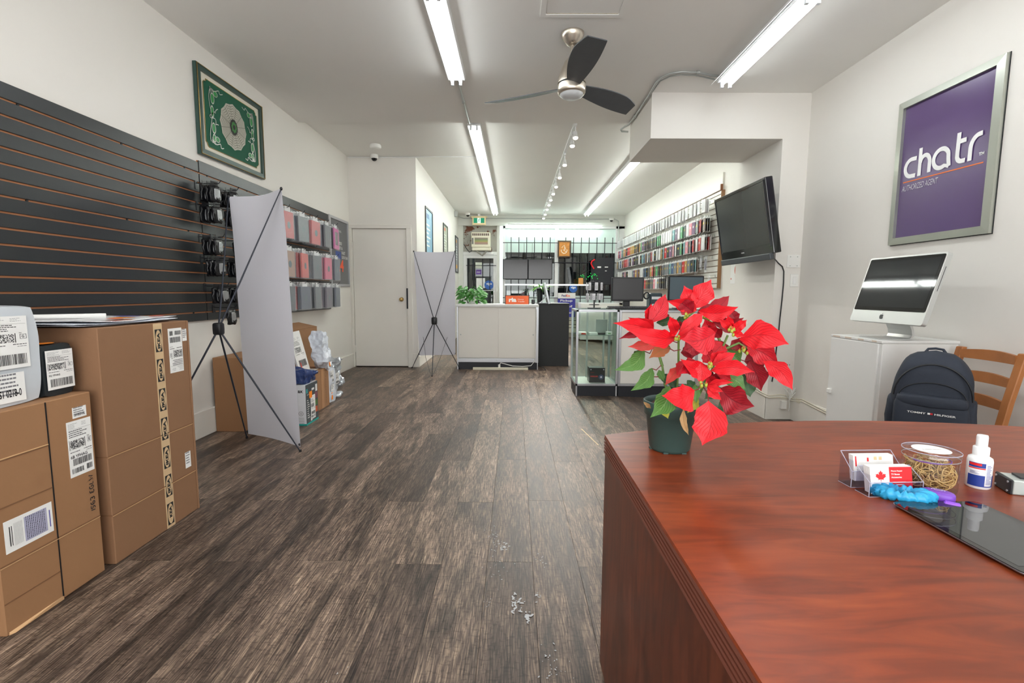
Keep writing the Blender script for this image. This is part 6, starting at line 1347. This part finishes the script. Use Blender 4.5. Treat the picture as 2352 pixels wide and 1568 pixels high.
LEAVES=[(0.446, 1.2, 1.062, 0.484, 1.19, 1.134, 0.0528, 'b', 0.02), (0.455, 1.21, 1.055, 0.421, 1.2, 1.119, 0.0432, 'b', -0.02), (0.452, 1.18, 1.056, 0.522, 1.12, 1.069, 0.04, 'b', 0.12), (0.452, 1.19, 1.057, 0.359, 1.14, 1.082, 0.0352, 'b', 0.05), (0.436, 1.17, 1.053, 0.387, 1.15, 1.084, 0.0384, 'd', 0.02), (0.336, 1.2, 1.023, 0.379, 1.21, 1.098, 0.0432, 'm', 0.1), (0.345, 1.22, 1.025, 0.341, 1.2, 1.074, 0.0288, 'b', 0.0), (0.486, 1.24, 1.034, 0.566, 1.27, 1.094, 0.0416, 'd', 0.05), (0.516, 1.25, 1.027, 0.584, 1.22, 1.039, 0.0384, 'd', 0.22), (0.347, 1.17, 1.003, 0.226, 1.1, 1.031, 0.0352, 'b', 0.05), (0.34, 1.19, 1.014, 0.275, 1.16, 1.041, 0.0224, 'b', 0.0), (0.331, 1.2, 1.0, 0.251, 1.15, 0.989, 0.0192, 'd', 0.05), (0.389, 1.14, 0.993, 0.248, 1.06, 1.019, 0.0432, 'b', -0.05), (0.357, 1.18, 0.989, 0.266, 1.12, 0.974, 0.0304, 'p', -0.08), (0.391, 1.15, 1.005, 0.366, 1.13, 1.046, 0.0272, 'b', 0.0), (0.392, 1.14, 1.006, 0.453, 1.15, 1.054, 0.032, 'b', 0.03), (0.377, 1.12, 0.992, 0.412, 1.09, 1.025, 0.0192, 'b', 0.04), (0.361, 1.12, 1.001, 0.376, 1.09, 1.016, 0.0144, 'b', 0.0), (0.424, 1.16, 1.035, 0.429, 1.13, 1.007, 0.0288, 'd', 0.0), (0.467, 1.11, 1.009, 0.373, 1.07, 0.997, 0.0656, 'm', -0.12), (0.492, 1.18, 0.993, 0.464, 1.17, 1.038, 0.0352, 'm', 0.0), (0.52, 1.2, 0.99, 0.474, 1.17, 1.022, 0.0288, 'd', 0.0), (0.518, 1.14, 1.011, 0.475, 1.12, 1.041, 0.0192, 'b', 0.05), (0.52, 1.15, 1.012, 0.502, 1.13, 1.05, 0.0224, 'b', 0.0), (0.522, 1.14, 1.011, 0.543, 1.12, 1.039, 0.024, 'b', 0.0), (0.513, 1.12, 1.011, 0.527, 1.09, 1.003, 0.016, 'b', 0.05), (0.532, 1.13, 0.992, 0.599, 1.04, 0.99, 0.0656, 'b', -0.15), (0.571, 1.17, 0.97, 0.629, 1.13, 0.932, 0.0544, 'm', -0.08), (0.592, 1.13, 0.941, 0.637, 1.08, 0.881, 0.0416, 'b', -0.12), (0.584, 1.18, 0.933, 0.597, 1.14, 0.865, 0.0528, 'd', -0.05), (0.589, 1.2, 0.956, 0.62, 1.18, 0.911, 0.048, 'd', 0.0), (0.464, 1.13, 0.925, 0.381, 1.09, 0.95, 0.0384, 'b', -0.15), (0.467, 1.13, 0.931, 0.497, 1.12, 0.967, 0.0352, 'b', 0.05), (0.466, 1.12, 0.931, 0.516, 1.11, 0.962, 0.0304, 'b', 0.0), (0.46, 1.11, 0.92, 0.533, 1.05, 0.927, 0.0368, 'b', -0.1), (0.443, 1.13, 0.931, 0.385, 1.1, 0.914, 0.0384, 'm', 0.1), (0.435, 1.11, 0.937, 0.433, 1.1, 0.892, 0.0384, 'b', -0.1), (0.514, 1.2, 0.982, 0.473, 1.18, 0.93, 0.0608, 'd', 0.0), (0.47, 1.21, 0.971, 0.422, 1.19, 0.957, 0.048, 'd', 0.0), (0.448, 1.22, 0.973, 0.446, 1.2, 0.93, 0.0416, 'd', 0.0), (0.52, 1.2, 0.982, 0.522, 1.2, 0.943, 0.0384, 'd', 0.0), (0.416, 1.17, 0.92, 0.368, 1.15, 0.877, 0.0272, 'p', 0.05), (0.455, 1.12, 0.879, 0.502, 1.08, 0.898, 0.016, 'b', -0.1), (0.454, 1.11, 0.881, 0.476, 1.08, 0.857, 0.0224, 'b', 0.05), (0.454, 1.11, 0.884, 0.479, 1.08, 0.876, 0.0176, 'b', 0.0), (0.493, 1.13, 0.875, 0.547, 1.07, 0.845, 0.0688, 'd', 0.15), (0.417, 1.09, 0.877, 0.326, 1.04, 0.875, 0.0608, 'b', -0.15), (0.446, 1.08, 0.855, 0.424, 1.05, 0.759, 0.0752, 'b', -0.12), (0.481, 1.14, 0.883, 0.457, 1.12, 0.908, 0.0256, 'm', 0.0), (0.488, 1.15, 0.884, 0.486, 1.14, 0.911, 0.0224, 'd', 0.0), (0.4, 1.23, 1.028, 0.383, 1.25, 1.04, 0.0256, 'd', 0.0), (0.583, 1.25, 1.027, 0.562, 1.26, 1.057, 0.0288, 'd', 0.0), (0.316, 1.16, 0.966, 0.231, 1.09, 0.923, 0.0384, 'g', -0.15), (0.32, 1.18, 0.957, 0.275, 1.14, 0.933, 0.0304, 'g', -0.05), (0.338, 1.16, 0.918, 0.272, 1.1, 0.873, 0.0336, 'g', -0.12), (0.369, 1.12, 0.881, 0.308, 1.06, 0.82, 0.048, 'g', -0.12), (0.5, 1.15, 0.9, 0.55, 1.12, 0.873, 0.04, 'g', -0.15), (0.575, 1.19, 0.9, 0.591, 1.18, 0.842, 0.0432, 'k', -0.05), (0.383, 1.17, 0.968, 0.32, 1.13, 0.945, 0.0304, 'o', 0.05), (0.534, 1.2, 0.959, 0.567, 1.19, 0.924, 0.04, 'g', -0.05), (0.357, 1.12, 0.846, 0.362, 1.1, 0.807, 0.0256, 'y', 0.1), (0.44, 1.13, 0.853, 0.41, 1.11, 0.818, 0.0272, 'y', 0.0), (0.39, 1.08, 0.837, 0.401, 1.07, 0.776, 0.0154, 't', 0.1), (0.433, 1.13, 0.884, 0.43, 1.11, 0.842, 0.0208, 'g', 0.0), (0.364, 1.23, 1.024, 0.406, 1.22, 1.038, 0.0224, 'k', 0.1), (0.413, 1.23, 1.028, 0.442, 1.22, 1.038, 0.0224, 'k', 0.1), (0.525, 1.2, 0.828, 0.537, 1.18, 0.792, 0.0256, 'k', 0.0), (0.364, 1.2, 0.975, 0.393, 1.19, 0.96, 0.024, 'g', 0.05), (0.303, 1.1, 0.847, 0.324, 1.11, 0.829, 0.0096, 't', 0.0), (0.373, 1.2, 0.897, 0.39, 1.18, 0.874, 0.0224, 'k', 0.0), (0.424, 1.16, 0.888, 0.443, 1.15, 0.868, 0.0192, 'k', 0.0), (0.392, 1.21, 0.895, 0.413, 1.2, 0.857, 0.0256, 'k', 0.0), (0.475, 1.19, 0.905, 0.501, 1.18, 0.888, 0.0224, 'd', 0.0), (0.545, 1.22, 0.914, 0.589, 1.22, 0.888, 0.0288, 'k', 0.0), (0.459, 1.22, 1.012, 0.441, 1.2, 0.975, 0.0384, 'd', 0.0), (0.479, 1.22, 0.999, 0.499, 1.2, 0.959, 0.0416, 'd', 0.0), (0.526, 1.19, 0.977, 0.487, 1.17, 0.947, 0.0384, 'm', 0.05), (0.546, 1.2, 0.982, 0.566, 1.18, 0.962, 0.0352, 'd', 0.0), (0.567, 1.21, 0.975, 0.548, 1.2, 0.937, 0.032, 'd', 0.0), (0.425, 1.17, 0.934, 0.391, 1.14, 0.901, 0.0288, 'm', 0.05), (0.491, 1.16, 0.914, 0.519, 1.13, 0.894, 0.032, 'm', -0.05), (0.468, 1.17, 0.959, 0.482, 1.14, 0.932, 0.0352, 'm', 0.05), (0.464, 1.22, 1.045, 0.506, 1.23, 1.074, 0.0256, 'd', 0.05), (0.419, 1.18, 1.021, 0.381, 1.16, 1.016, 0.0224, 'd', 0.05), (0.429, 1.17, 1.003, 0.451, 1.16, 1.032, 0.0256, 'm', 0.0), (0.344, 1.18, 1.011, 0.297, 1.15, 1.041, 0.024, 'b', 0.05), (0.57, 1.19, 0.977, 0.6, 1.17, 0.954, 0.0352, 'd', 0.0), (0.501, 1.17, 0.861, 0.465, 1.15, 0.843, 0.0256, 'k', 0.0), (0.421, 1.17, 0.876, 0.434, 1.15, 0.849, 0.0256, 'g', 0.0), (0.55, 1.2, 0.898, 0.57, 1.19, 0.867, 0.0288, 'k', 0.0), (0.363, 1.19, 0.908, 0.371, 1.17, 0.883, 0.0192, 'g', 0.0)]
STEMS=[[(0.403, 1.19, 0.797, 0.0042), (0.411, 1.19, 0.859, 0.003), (0.412, 1.19, 0.924, 0.003), (0.396, 1.15, 0.992, 0.003)], [(0.384, 1.2, 0.867, 0.0042), (0.375, 1.2, 0.916, 0.003), (0.356, 1.2, 0.978, 0.003)], [(0.424, 1.17, 0.806, 0.0042), (0.453, 1.17, 0.864, 0.003), (0.461, 1.15, 0.881, 0.003), (0.471, 1.15, 0.918, 0.003)], [(0.448, 1.2, 0.795, 0.0042), (0.493, 1.2, 0.891, 0.003), (0.517, 1.19, 0.957, 0.003), (0.527, 1.18, 0.997, 0.003)], [(0.461, 1.15, 0.881, 0.0042), (0.458, 1.12, 0.88, 0.003)], [(0.399, 1.16, 0.992, 0.0042), (0.431, 1.19, 1.043, 0.003), (0.45, 1.2, 1.055, 0.003)], [(0.517, 1.19, 0.957, 0.0042), (0.551, 1.17, 0.979, 0.003), (0.579, 1.18, 0.962, 0.003)], [(0.416, 1.2, 0.795, 0.0042), (0.384, 1.2, 0.867, 0.003)], [(0.375, 1.2, 0.916, 0.0042), (0.34, 1.2, 1.023, 0.003)], [(0.521, 1.2, 0.972, 0.0042), (0.512, 1.24, 1.024, 0.003), (0.489, 1.24, 1.037, 0.003)]]
PETIOLES=[[(0.356, 1.2, 0.978), (0.334, 1.17, 0.952), (0.315, 1.16, 0.96)], [(0.372, 1.2, 0.919), (0.351, 1.17, 0.911), (0.338, 1.16, 0.916)], [(0.38, 1.2, 0.89), (0.351, 1.17, 0.894), (0.327, 1.15, 0.899)], [(0.4, 1.16, 0.979), (0.379, 1.15, 0.986), (0.36, 1.15, 0.989)], [(0.408, 1.17, 0.962), (0.386, 1.15, 0.961), (0.374, 1.15, 0.968)], [(0.561, 1.2, 0.937), (0.576, 1.19, 0.932), (0.592, 1.19, 0.935)], [(0.453, 1.13, 0.878), (0.452, 1.1, 0.866), (0.446, 1.08, 0.854)], [(0.454, 1.14, 0.882), (0.429, 1.1, 0.878), (0.415, 1.09, 0.876)], [(0.403, 1.19, 0.8), (0.388, 1.17, 0.838), (0.369, 1.12, 0.881)], [(0.461, 1.15, 0.877), (0.478, 1.13, 0.872), (0.494, 1.13, 0.874)]]
CYATHIA=[(0.419, 1.17, 1.045), (0.479, 1.2, 1.038), (0.503, 1.12, 1.012), (0.509, 1.12, 1.009), (0.453, 1.1, 0.934), (0.441, 1.1, 0.889), (0.552, 1.15, 0.959), (0.382, 1.11, 0.993)]

pt = thing('potted_poinsettia', 'red poinsettia in a dark green plastic pot on the desk corner', 'potted plant', (.408, 1.222, DZ))
POTG = mat('pot_green', (52,74,70), .45, bump=.06, bscale=200)
MB().lathe([(.046,0),(.050,.004),(.0515,.008),(.062,.092),(.066,.0935),(.069,.118),(.0695,.128),(.0665,.130),(.064,.120),(.062,.112)], n=48).build('pot', POTG, pt)
for k in range(6): a = 2*PI*k/6; MB().box(.046*math.cos(a)-.006,.046*math.cos(a)+.006,.046*math.sin(a)-.006,.046*math.sin(a)+.006,0,.004).build('pot_foot', POTG, pt)
mb = MB(); mb.superell((0,0,.106), .0625,.0625,.012, .6, 1, 30, 8, jit=.006, js=60, seed=3); mb.build('soil', mat('potting_soil', (70,48,38), .95, bump=1, bscale=120, var=.5, vscale=90), pt)
PSTEM = mat('poinsettia_stem', (96,124,62), .5); PET = mat('petiole_red', (128,40,46), .5)
for s in STEMS: MB().tube([p[:3] for p in s], [p[3]*.9 for p in s], 8).build('stem', PSTEM, pt, world=True)
for s in PETIOLES: MB().tube(s, .0012, 6).build('petiole', PET, pt, world=True)
def bract(b, t, w, key, curl, rs):
    b, t = Vector(b), Vector(t); d = t-b; L_ = d.length; d.normalize(); look = (Vector((0,0,1.1))-((b+t)/2)).normalized()
    s = d.cross(look); s = s.normalized() if s.length > 1e-3 else Vector((1,0,0)); nrm = s.cross(d).normalized()
    if nrm.dot(look) < 0: nrm = -nrm
    tw = rs.uniform(-.45,.45); lph = rs.uniform(0,6); nu, nv = 14, 8; vs = []; uvs = []
    for i in range(nu+1):
        u = i/nu
        prof = (math.sin(PI*min(1,u**1.0))**.95) if u < 1 else 0
        prof = max(prof*(1-.22*u*u), 0.0); 
        if u > .75: prof *= 1-.45*((u-.75)/.25)
        lob = 1+.10*math.sin(u*PI*4.3+lph)+.05*math.sin(u*PI*9+lph*3) if 0 < u < .95 else 1
        side_bend = s*(curl*L_*math.sin(PI*u)*.9) if key != '' else 0
        tipdrop = nrm*(.10*L_*math.sin(PI*u))
        for j in range(nv+1):
            v = -1+2*j/nv; hw = w*.5*prof*lob
            sv = s*math.cos(tw*u)+nrm*math.sin(tw*u)
            p = b+d*(L_*u)+side_bend+tipdrop+sv*(hw*v)+nrm*(-.30*hw*(1-abs(v))**1.0+.13*hw*math.sin(u*19+v*2+lph)*abs(v)**1.5)
            vs.append(p); uvs.append((u, v))
    f = []
    for i in range(nu):
        for j in range(nv): a = i*(nv+1)+j; f.append((a, a+1, a+nv+2, a+nv+1))
    mb = MB(); mb.add(vs, f, 0, True); nm = 'bract' if key in 'bmdp' else 'leaf'
    o = mb.build(nm, LM[key], pt, world=True); ul = o.data.uv_layers.new(name='UVMap')
    for lp in o.data.loops: ul.data[lp.index].uv = uvs[lp.vertex_index]
    return o
rs = random.Random(8)
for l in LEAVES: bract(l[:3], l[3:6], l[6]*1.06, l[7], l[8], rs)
cyM = mat('cyathia_green', (150,160,60), .4); cyT = mat('cyathia_tip', (200,60,40), .4)
for c in CYATHIA:
    mb = MB(); 
    for k in range(5):
        p = Vector(c)+Vector((rs.uniform(-.008,.008), rs.uniform(-.008,.004), rs.uniform(-.006,.008))); mb.superell(p, .0038,.0038,.005,1,1,8,5,0); mb.superell(p+Vector((0,-.001,.005)), .0018,.0018,.0018,1,1,6,4,1)
    mb.build('cyathia', [cyM, cyT], pt, world=True)
# card holder with business cards
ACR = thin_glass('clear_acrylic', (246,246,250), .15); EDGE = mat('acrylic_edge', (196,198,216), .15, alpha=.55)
hd = thing('business_card_holder', 'clear acrylic two-tier business card holder on the desk', 'card holder', (.765, 1.0, DZ), R(3))
for (y0, h0, h1) in ((-.070, .030, .052), (-.022, .035, .068)):
    for a in ((-.056,.056,y0,y0+.002,.0,h0),(-.056,.056,y0+.034,y0+.036,.0,h1),(-.056,-.054,y0,y0+.036,.0,h1*.85),(.054,.056,y0,y0+.036,.0,h1*.85),(-.056,.056,y0,y0+.036,.0,.002)): MB().box(*a).build('acrylic_wall', ACR, hd)
    mb = MB()
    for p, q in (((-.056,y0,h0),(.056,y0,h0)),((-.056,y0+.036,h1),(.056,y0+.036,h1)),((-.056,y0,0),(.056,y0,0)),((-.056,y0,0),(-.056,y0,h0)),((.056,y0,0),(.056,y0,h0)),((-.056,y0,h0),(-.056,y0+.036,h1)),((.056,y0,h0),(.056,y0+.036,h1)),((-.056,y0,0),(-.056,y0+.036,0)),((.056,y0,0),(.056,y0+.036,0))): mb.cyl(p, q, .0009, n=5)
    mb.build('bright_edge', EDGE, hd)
RED = mat('card_red', (214,34,40), .4)
def cards(y, z0, nlab, front, n, group):
    for k in range(n):
        t = thing('business_card', nlab if k == 0 else 'white business card in the %s stack of the acrylic holder' % group, 'business card', (.765, 1.0, DZ), R(3), 'business cards, %s stack' % group if k else None)
        yy = y+.0022*k; mb = MB(); mb.add([(-.044,yy,z0),(.044,yy,z0),(.044,yy+.010,z0+.052),(-.044,yy+.010,z0+.052),(-.044,yy+.0016,z0),(.044,yy+.0016,z0),(.044,yy+.0116,z0+.052),(-.044,yy+.0116,z0+.052)], [(0,1,2,3),(7,6,5,4),(0,4,5,1),(1,5,6,2),(2,6,7,3),(3,7,4,0)]); mb.build('card', PAPER, t)
        if k == 0 and front: front(t, frame((-.044,yy,z0), (1,0,0), (0,.010,.052), .0004))
def front1(t, fr):
    mb = MB(); rect(mb, fr, .040, .088, .003, .053); mb.build('red_panel', RED, t)
    fr2 = lambda x, y: fr(x, y)+Vector((0,-.0003,0)); mb = MB(); put_text(mb, 'Phone Repair', fr2, .044,.043,.0035,.024,0,.02); put_text(mb, 'TV Boxes', fr2, .044,.037,.0033,.018,0,.02); put_text(mb, 'Accessories', fr2, .044,.031,.0033,.022,0,.02)
    for k in range(3): rect(mb, fr2, .046,.046+.028-.004*k,.022-.005*k,.0235-.005*k)
    rect(mb, fr2, .052,.084,.006,.0075); mb.build('white_text', PAPER, t)
    mb = MB(); mp = [(0,-1),(.06,-.42),(.5,-.55),(.42,-.35),(.95,.05),(.8,.13),(.9,.45),(.62,.4),(.55,.55),(.28,.25),(.38,.78),(.2,.7),(0,1.05)]; mp = mp+[(-x,y) for x, y in mp[::-1][1:-1]]
    fr3 = lambda x, y: fr(x, y)+Vector((0,-.0002,0)); mb.add([fr3(.022+x*.012, .034+y*.012) for x, y in mp], [tuple(range(len(mp)))]); mb.build('maple_leaf', RED, t)
    mb = MB(); put_text(mb, 'MOBILE ZONE', fr3, .006,.012,.004,.032,0,.0); mb.build('blue_text', mat('card_blue',(110,150,190),.5), t)
def front2(t, fr):
    mb = MB(); rect(mb, fr, .004,.007,.03,.051); rect(mb, fr, .03,.034,.040,.048); mb.build('red_mark', RED, t)
    mb = MB(); rect(mb, fr, .045,.052,.043,.050); rect(mb, fr, .056,.063,.043,.050); mb.build('tan_mark', mat('card_tan',(226,180,140),.5), t)
cards(-.062, .003, 'front business card with red panel and maple leaf in the acrylic holder', front1, 8, 'front'); cards(-.016, .012, 'white business card with small red mark, rear tier of the acrylic holder', front2, 6, 'rear')
# rubber band jar
jr = thing('clear_jar', 'clear round plastic tub with white lid label, full of rubber bands', 'jar', (.880, .985, DZ))
CLR = thin_glass('clear_plastic', (246,246,240), .25)
MB().lathe([(.047,0),(.0475,.003),(.0475,.066)], n=48, caps=False).build('jar_wall', CLR, jr); MB().lathe([(0,.0008),(.047,.001)], n=32, caps=False).build('jar_base', CLR, jr)
MB().lathe([(.0485,.064),(.049,.068),(.049,.078),(.0475,.080),(0,.0802)], n=48, caps=False).build('jar_lid', CLR, jr)
MB().lathe([(.033,.0806),(0,.0808)], n=36, caps=True).build('lid_label', PAPER, jr)
mb = MB(); put_text(mb, 'RUBBER BANDS', frame((-.02,-.004,.0812),(1,0,0),(0,1,0)), 0, 0, .004, .040); mb.build('lid_print', INKG, jr)
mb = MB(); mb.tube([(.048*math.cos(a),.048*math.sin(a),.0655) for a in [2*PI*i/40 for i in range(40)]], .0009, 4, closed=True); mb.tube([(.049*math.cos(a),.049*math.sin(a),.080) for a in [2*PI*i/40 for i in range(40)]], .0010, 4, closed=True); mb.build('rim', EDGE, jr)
mb = MB(); mb.tube([(.036*math.cos(a)-.004,.030*math.sin(a)-.005,.0605) for a in [PI+PI*i/20 for i in range(21)]], .0012, 5); mb.build('purple_band', mat('band_purple',(120,70,180),.5), jr)
rb = MB(); r = random.Random(19)
for k in range(190):
    rr = r.uniform(.010,.019); e = r.uniform(.45,1); ax = Vector((r.gauss(0,1), r.gauss(0,1), r.gauss(0,1))).normalized(); u1 = ax.orthogonal().normalized(); v1 = ax.cross(u1)
    rad = .030*math.sqrt(r.random())+(.006 if r.random() < .6 else 0); a = r.uniform(0,2*PI); c = Vector((rad*math.cos(a), rad*math.sin(a), r.uniform(.008,.052)))
    pts = []
    for i in range(16):
        t = 2*PI*i/16; p = c+u1*rr*math.cos(t)+v1*rr*e*math.sin(t)+ax*.003*math.sin(2*t+k)
        h_ = math.hypot(p.x, p.y)
        if h_ > .0448: p.x *= .0448/h_; p.y *= .0448/h_
        p.z = min(max(p.z, .0032), .0595); pts.append(p+Vector((.880,.985,DZ)))
    rb.tube(pts, .0011, 4, closed=True)
o = rb.build('rubber_bands', mat('rubber_tan', (206,172,120), .5, var=.15, vscale=60)); tag(o, 'tangle of tan rubber bands filling the clear tub', 'rubber bands', None, 'stuff')
# sanitiser spray bottle
sb = thing('spray_bottle', 'small white spray bottle with red and blue label', 'spray bottle', (.985, .985, DZ), R(-35))
WB = mat('bottle_white', (232,234,236), .3); MB().lathe([(.0185,0),(.0205,.002),(.0208,.058),(.0195,.064),(.0135,.068),(.0125,.070)], n=36).build('bottle_body', WB, sb)
MB().lathe([(.0135,.070),(.0135,.086),(.012,.0875)], n=28).build('collar', WB, sb); MB().lathe([(.0095,.0875),(.0095,.108),(.0085,.112),(.0,.1125)], n=24).build('spray_cap', WB, sb)
def wrap(mb, a0, a1, z0, z1, rr=.02095, mi=0, n=10):
    v = []
    for i in range(n+1): a = R(a0+(a1-a0)*i/n); v += [(rr*math.cos(a),rr*math.sin(a),z0),(rr*math.cos(a),rr*math.sin(a),z1)]
    mb.add(v, [(2*i,2*i+2,2*i+3,2*i+1) for i in range(n)], mi, True)
BL = mat('label_blue',(36,60,140),.35); mb = MB(); wrap(mb,-150,-72,.006,.030); wrap(mb,-150,-72,.046,.056); wrap(mb,-30,10,.006,.03); wrap(mb,-72,-30,.006,.008); mb.build('blue_label', BL, sb)
mb = MB(); wrap(mb,-146,-90,.050,.055,.0212); wrap(mb,-150,-72,.043,.0455); mb.build('red_label', mat('label_red',(214,40,40),.35), sb)
mb = MB(); r = random.Random(5)
for k in range(14): wrap(mb,-66,-66+r.uniform(18,30),.012+.003*k,.0132+.003*k,.0211,0,4); wrap(mb,-140,-140+r.uniform(20,45),.032+.0007*k,.0323+.0007*k,.0212,0,4) if k < 10 else None
mb.build('label_text', mat('text_blue',(90,100,160),.5), sb)
# scrunchie, tape dispenser, tablet, box
sc2 = MB(); n, m_ = 64, 14; vs = []
for i in range(n):
    a = 2*PI*i/n; R0 = .030; 
    for j in range(m_):
        b = 2*PI*j/m_; r0 = .0105+.0035*math.sin(i*2.1+math.sin(b)*2)+.002*math.sin(i*.9+2); x = (R0+r0*math.cos(b))*math.cos(a)*1.25; y = (R0+r0*math.cos(b))*math.sin(a)*.62; z = .011+r0*math.sin(b)
        v = Vector((x,y,max(z,0))); vs.append(v)
sc2.add(vs, [(i*m_+j, i*m_+(j+1)%m_, ((i+1)%n)*m_+(j+1)%m_, ((i+1)%n)*m_+j) for i in range(n) for j in range(m_)], 0, True)
o = sc2.build('hair_scrunchie', mat('satin_blue',(46,160,210),.3), None, loc=(.772,.918,DZ)); o.rotation_euler = (0,0,R(-28)); tag(o, 'turquoise satin hair scrunchie on the desk before the card holder', 'scrunchie')
td = thing('tape_dispenser', 'small purple correction-tape dispenser beside the scrunchie', 'dispenser', (.836,.912,DZ), R(-40))
PU = mat('purple_plastic',(116,66,176),.35); mb = MB(); mb.superell((0,0,.011), .027,.016,.011,.5,.8,28,10); mb.build('body', PU, td); MB().prism([(-.040,-.010),(-.018,-.013),(-.018,.013),(-.036,.008)], .003, .014).build('tip_cover', PU, td)
mb = MB(); fr = frame((-.012,-.006,.0225),(1,0,0),(0,1,0)); mb.ribbon(arc(.012,.006,.010,.006,200,-20), .002, fr); mb.ribbon(arc(.012,.006,.006,.0035,20,-200), .002, fr); mb.build('pale_mark', mat('pale_lilac',(200,190,230),.4), td)
MB().bbox(.008,.034,-.030,-.014,0,.010,.003).build('loose_cap', mat('purple_light',(150,90,220),.35), td)
tb = thing('tablet_computer', 'black tablet with reflective screen lying on the desk', 'tablet', (.815, .772, DZ), R(1.5))
def rr2(a, b, rad, n=6):
    p = []
    for sx, sy, a0 in ((1,1,0),(-1,1,90),(-1,-1,180),(1,-1,270)):
        for k in range(n+1): an = R(a0+90*k/n); p.append((sx*(a-rad)+rad*math.cos(an), sy*(b-rad)+rad*math.sin(an)))
    return p
mb = MB(); n = 28
for (ins, z) in ((.006,.0008),(.001,.004),(0,.0068)): mb.v += [Vector((x,y,z)) for x, y in rr2(.085-ins,.1205-ins,.011)]
for k in range(2):
    for i in range(n): mb.f.append([k*n+i, k*n+(i+1)%n, (k+1)*n+(i+1)%n, (k+1)*n+i]); mb.m.append(0); mb.sm.append(True)
mb.f.append(list(range(n-1,-1,-1))); mb.m.append(0); mb.sm.append(False); mb.f.append([2*n+i for i in range(n)]); mb.m.append(0); mb.sm.append(False)
mb.build('shell', mat('tablet_shell',(150,150,156),.3,.8), tb); MB().prism(rr2(.084,.1195,.0105), .0068, .0078).build('front_glass', mat('tablet_glass',(10,11,13),.03,spec=.8), tb)
MB().prism(rr2(.0735,.099,.001), .0078, .00805).build('display', mat('tablet_display',(44,46,48),.03,spec=.8), tb)
MB().cyl((0,-.110,.0078),(0,-.110,.0082),.006,n=20).build('home_button', BLACKP, tb)
gb = thing('metal_gadget_box', 'small grey metal box with black screwed end plate at the photo right edge', 'gadget', (1.06,.955,DZ), R(-20))
MB().bbox(-.038,.06,-.026,.026,0,.030,.002).build('metal_body', mat('gadget_grey',(176,182,178),.35,.3), gb); MB().bbox(-.043,-.037,-.027,.027,0,.031,.002).build('end_plate', BLACKP, gb)
for y in (-.020,.020):
    for z in (.006,.025): MB().cyl((-.043,y,z),(-.0445,y,z),.0024,n=10).build('screw', ALU, gb)
MB().box(-.02,.05,-.012,.018,.030,.034).build('dark_top_pad', BLACKP, gb)
o = MB().box(-.03,.03,-.02,.02,0,.003).build('blue_card', mat('cyan_card',(20,180,220),.4), None, loc=(1.065,.918,DZ)); o.rotation_euler = (0,0,R(25)); tag(o, 'bright cyan card peeking from under the grey metal box', 'card')
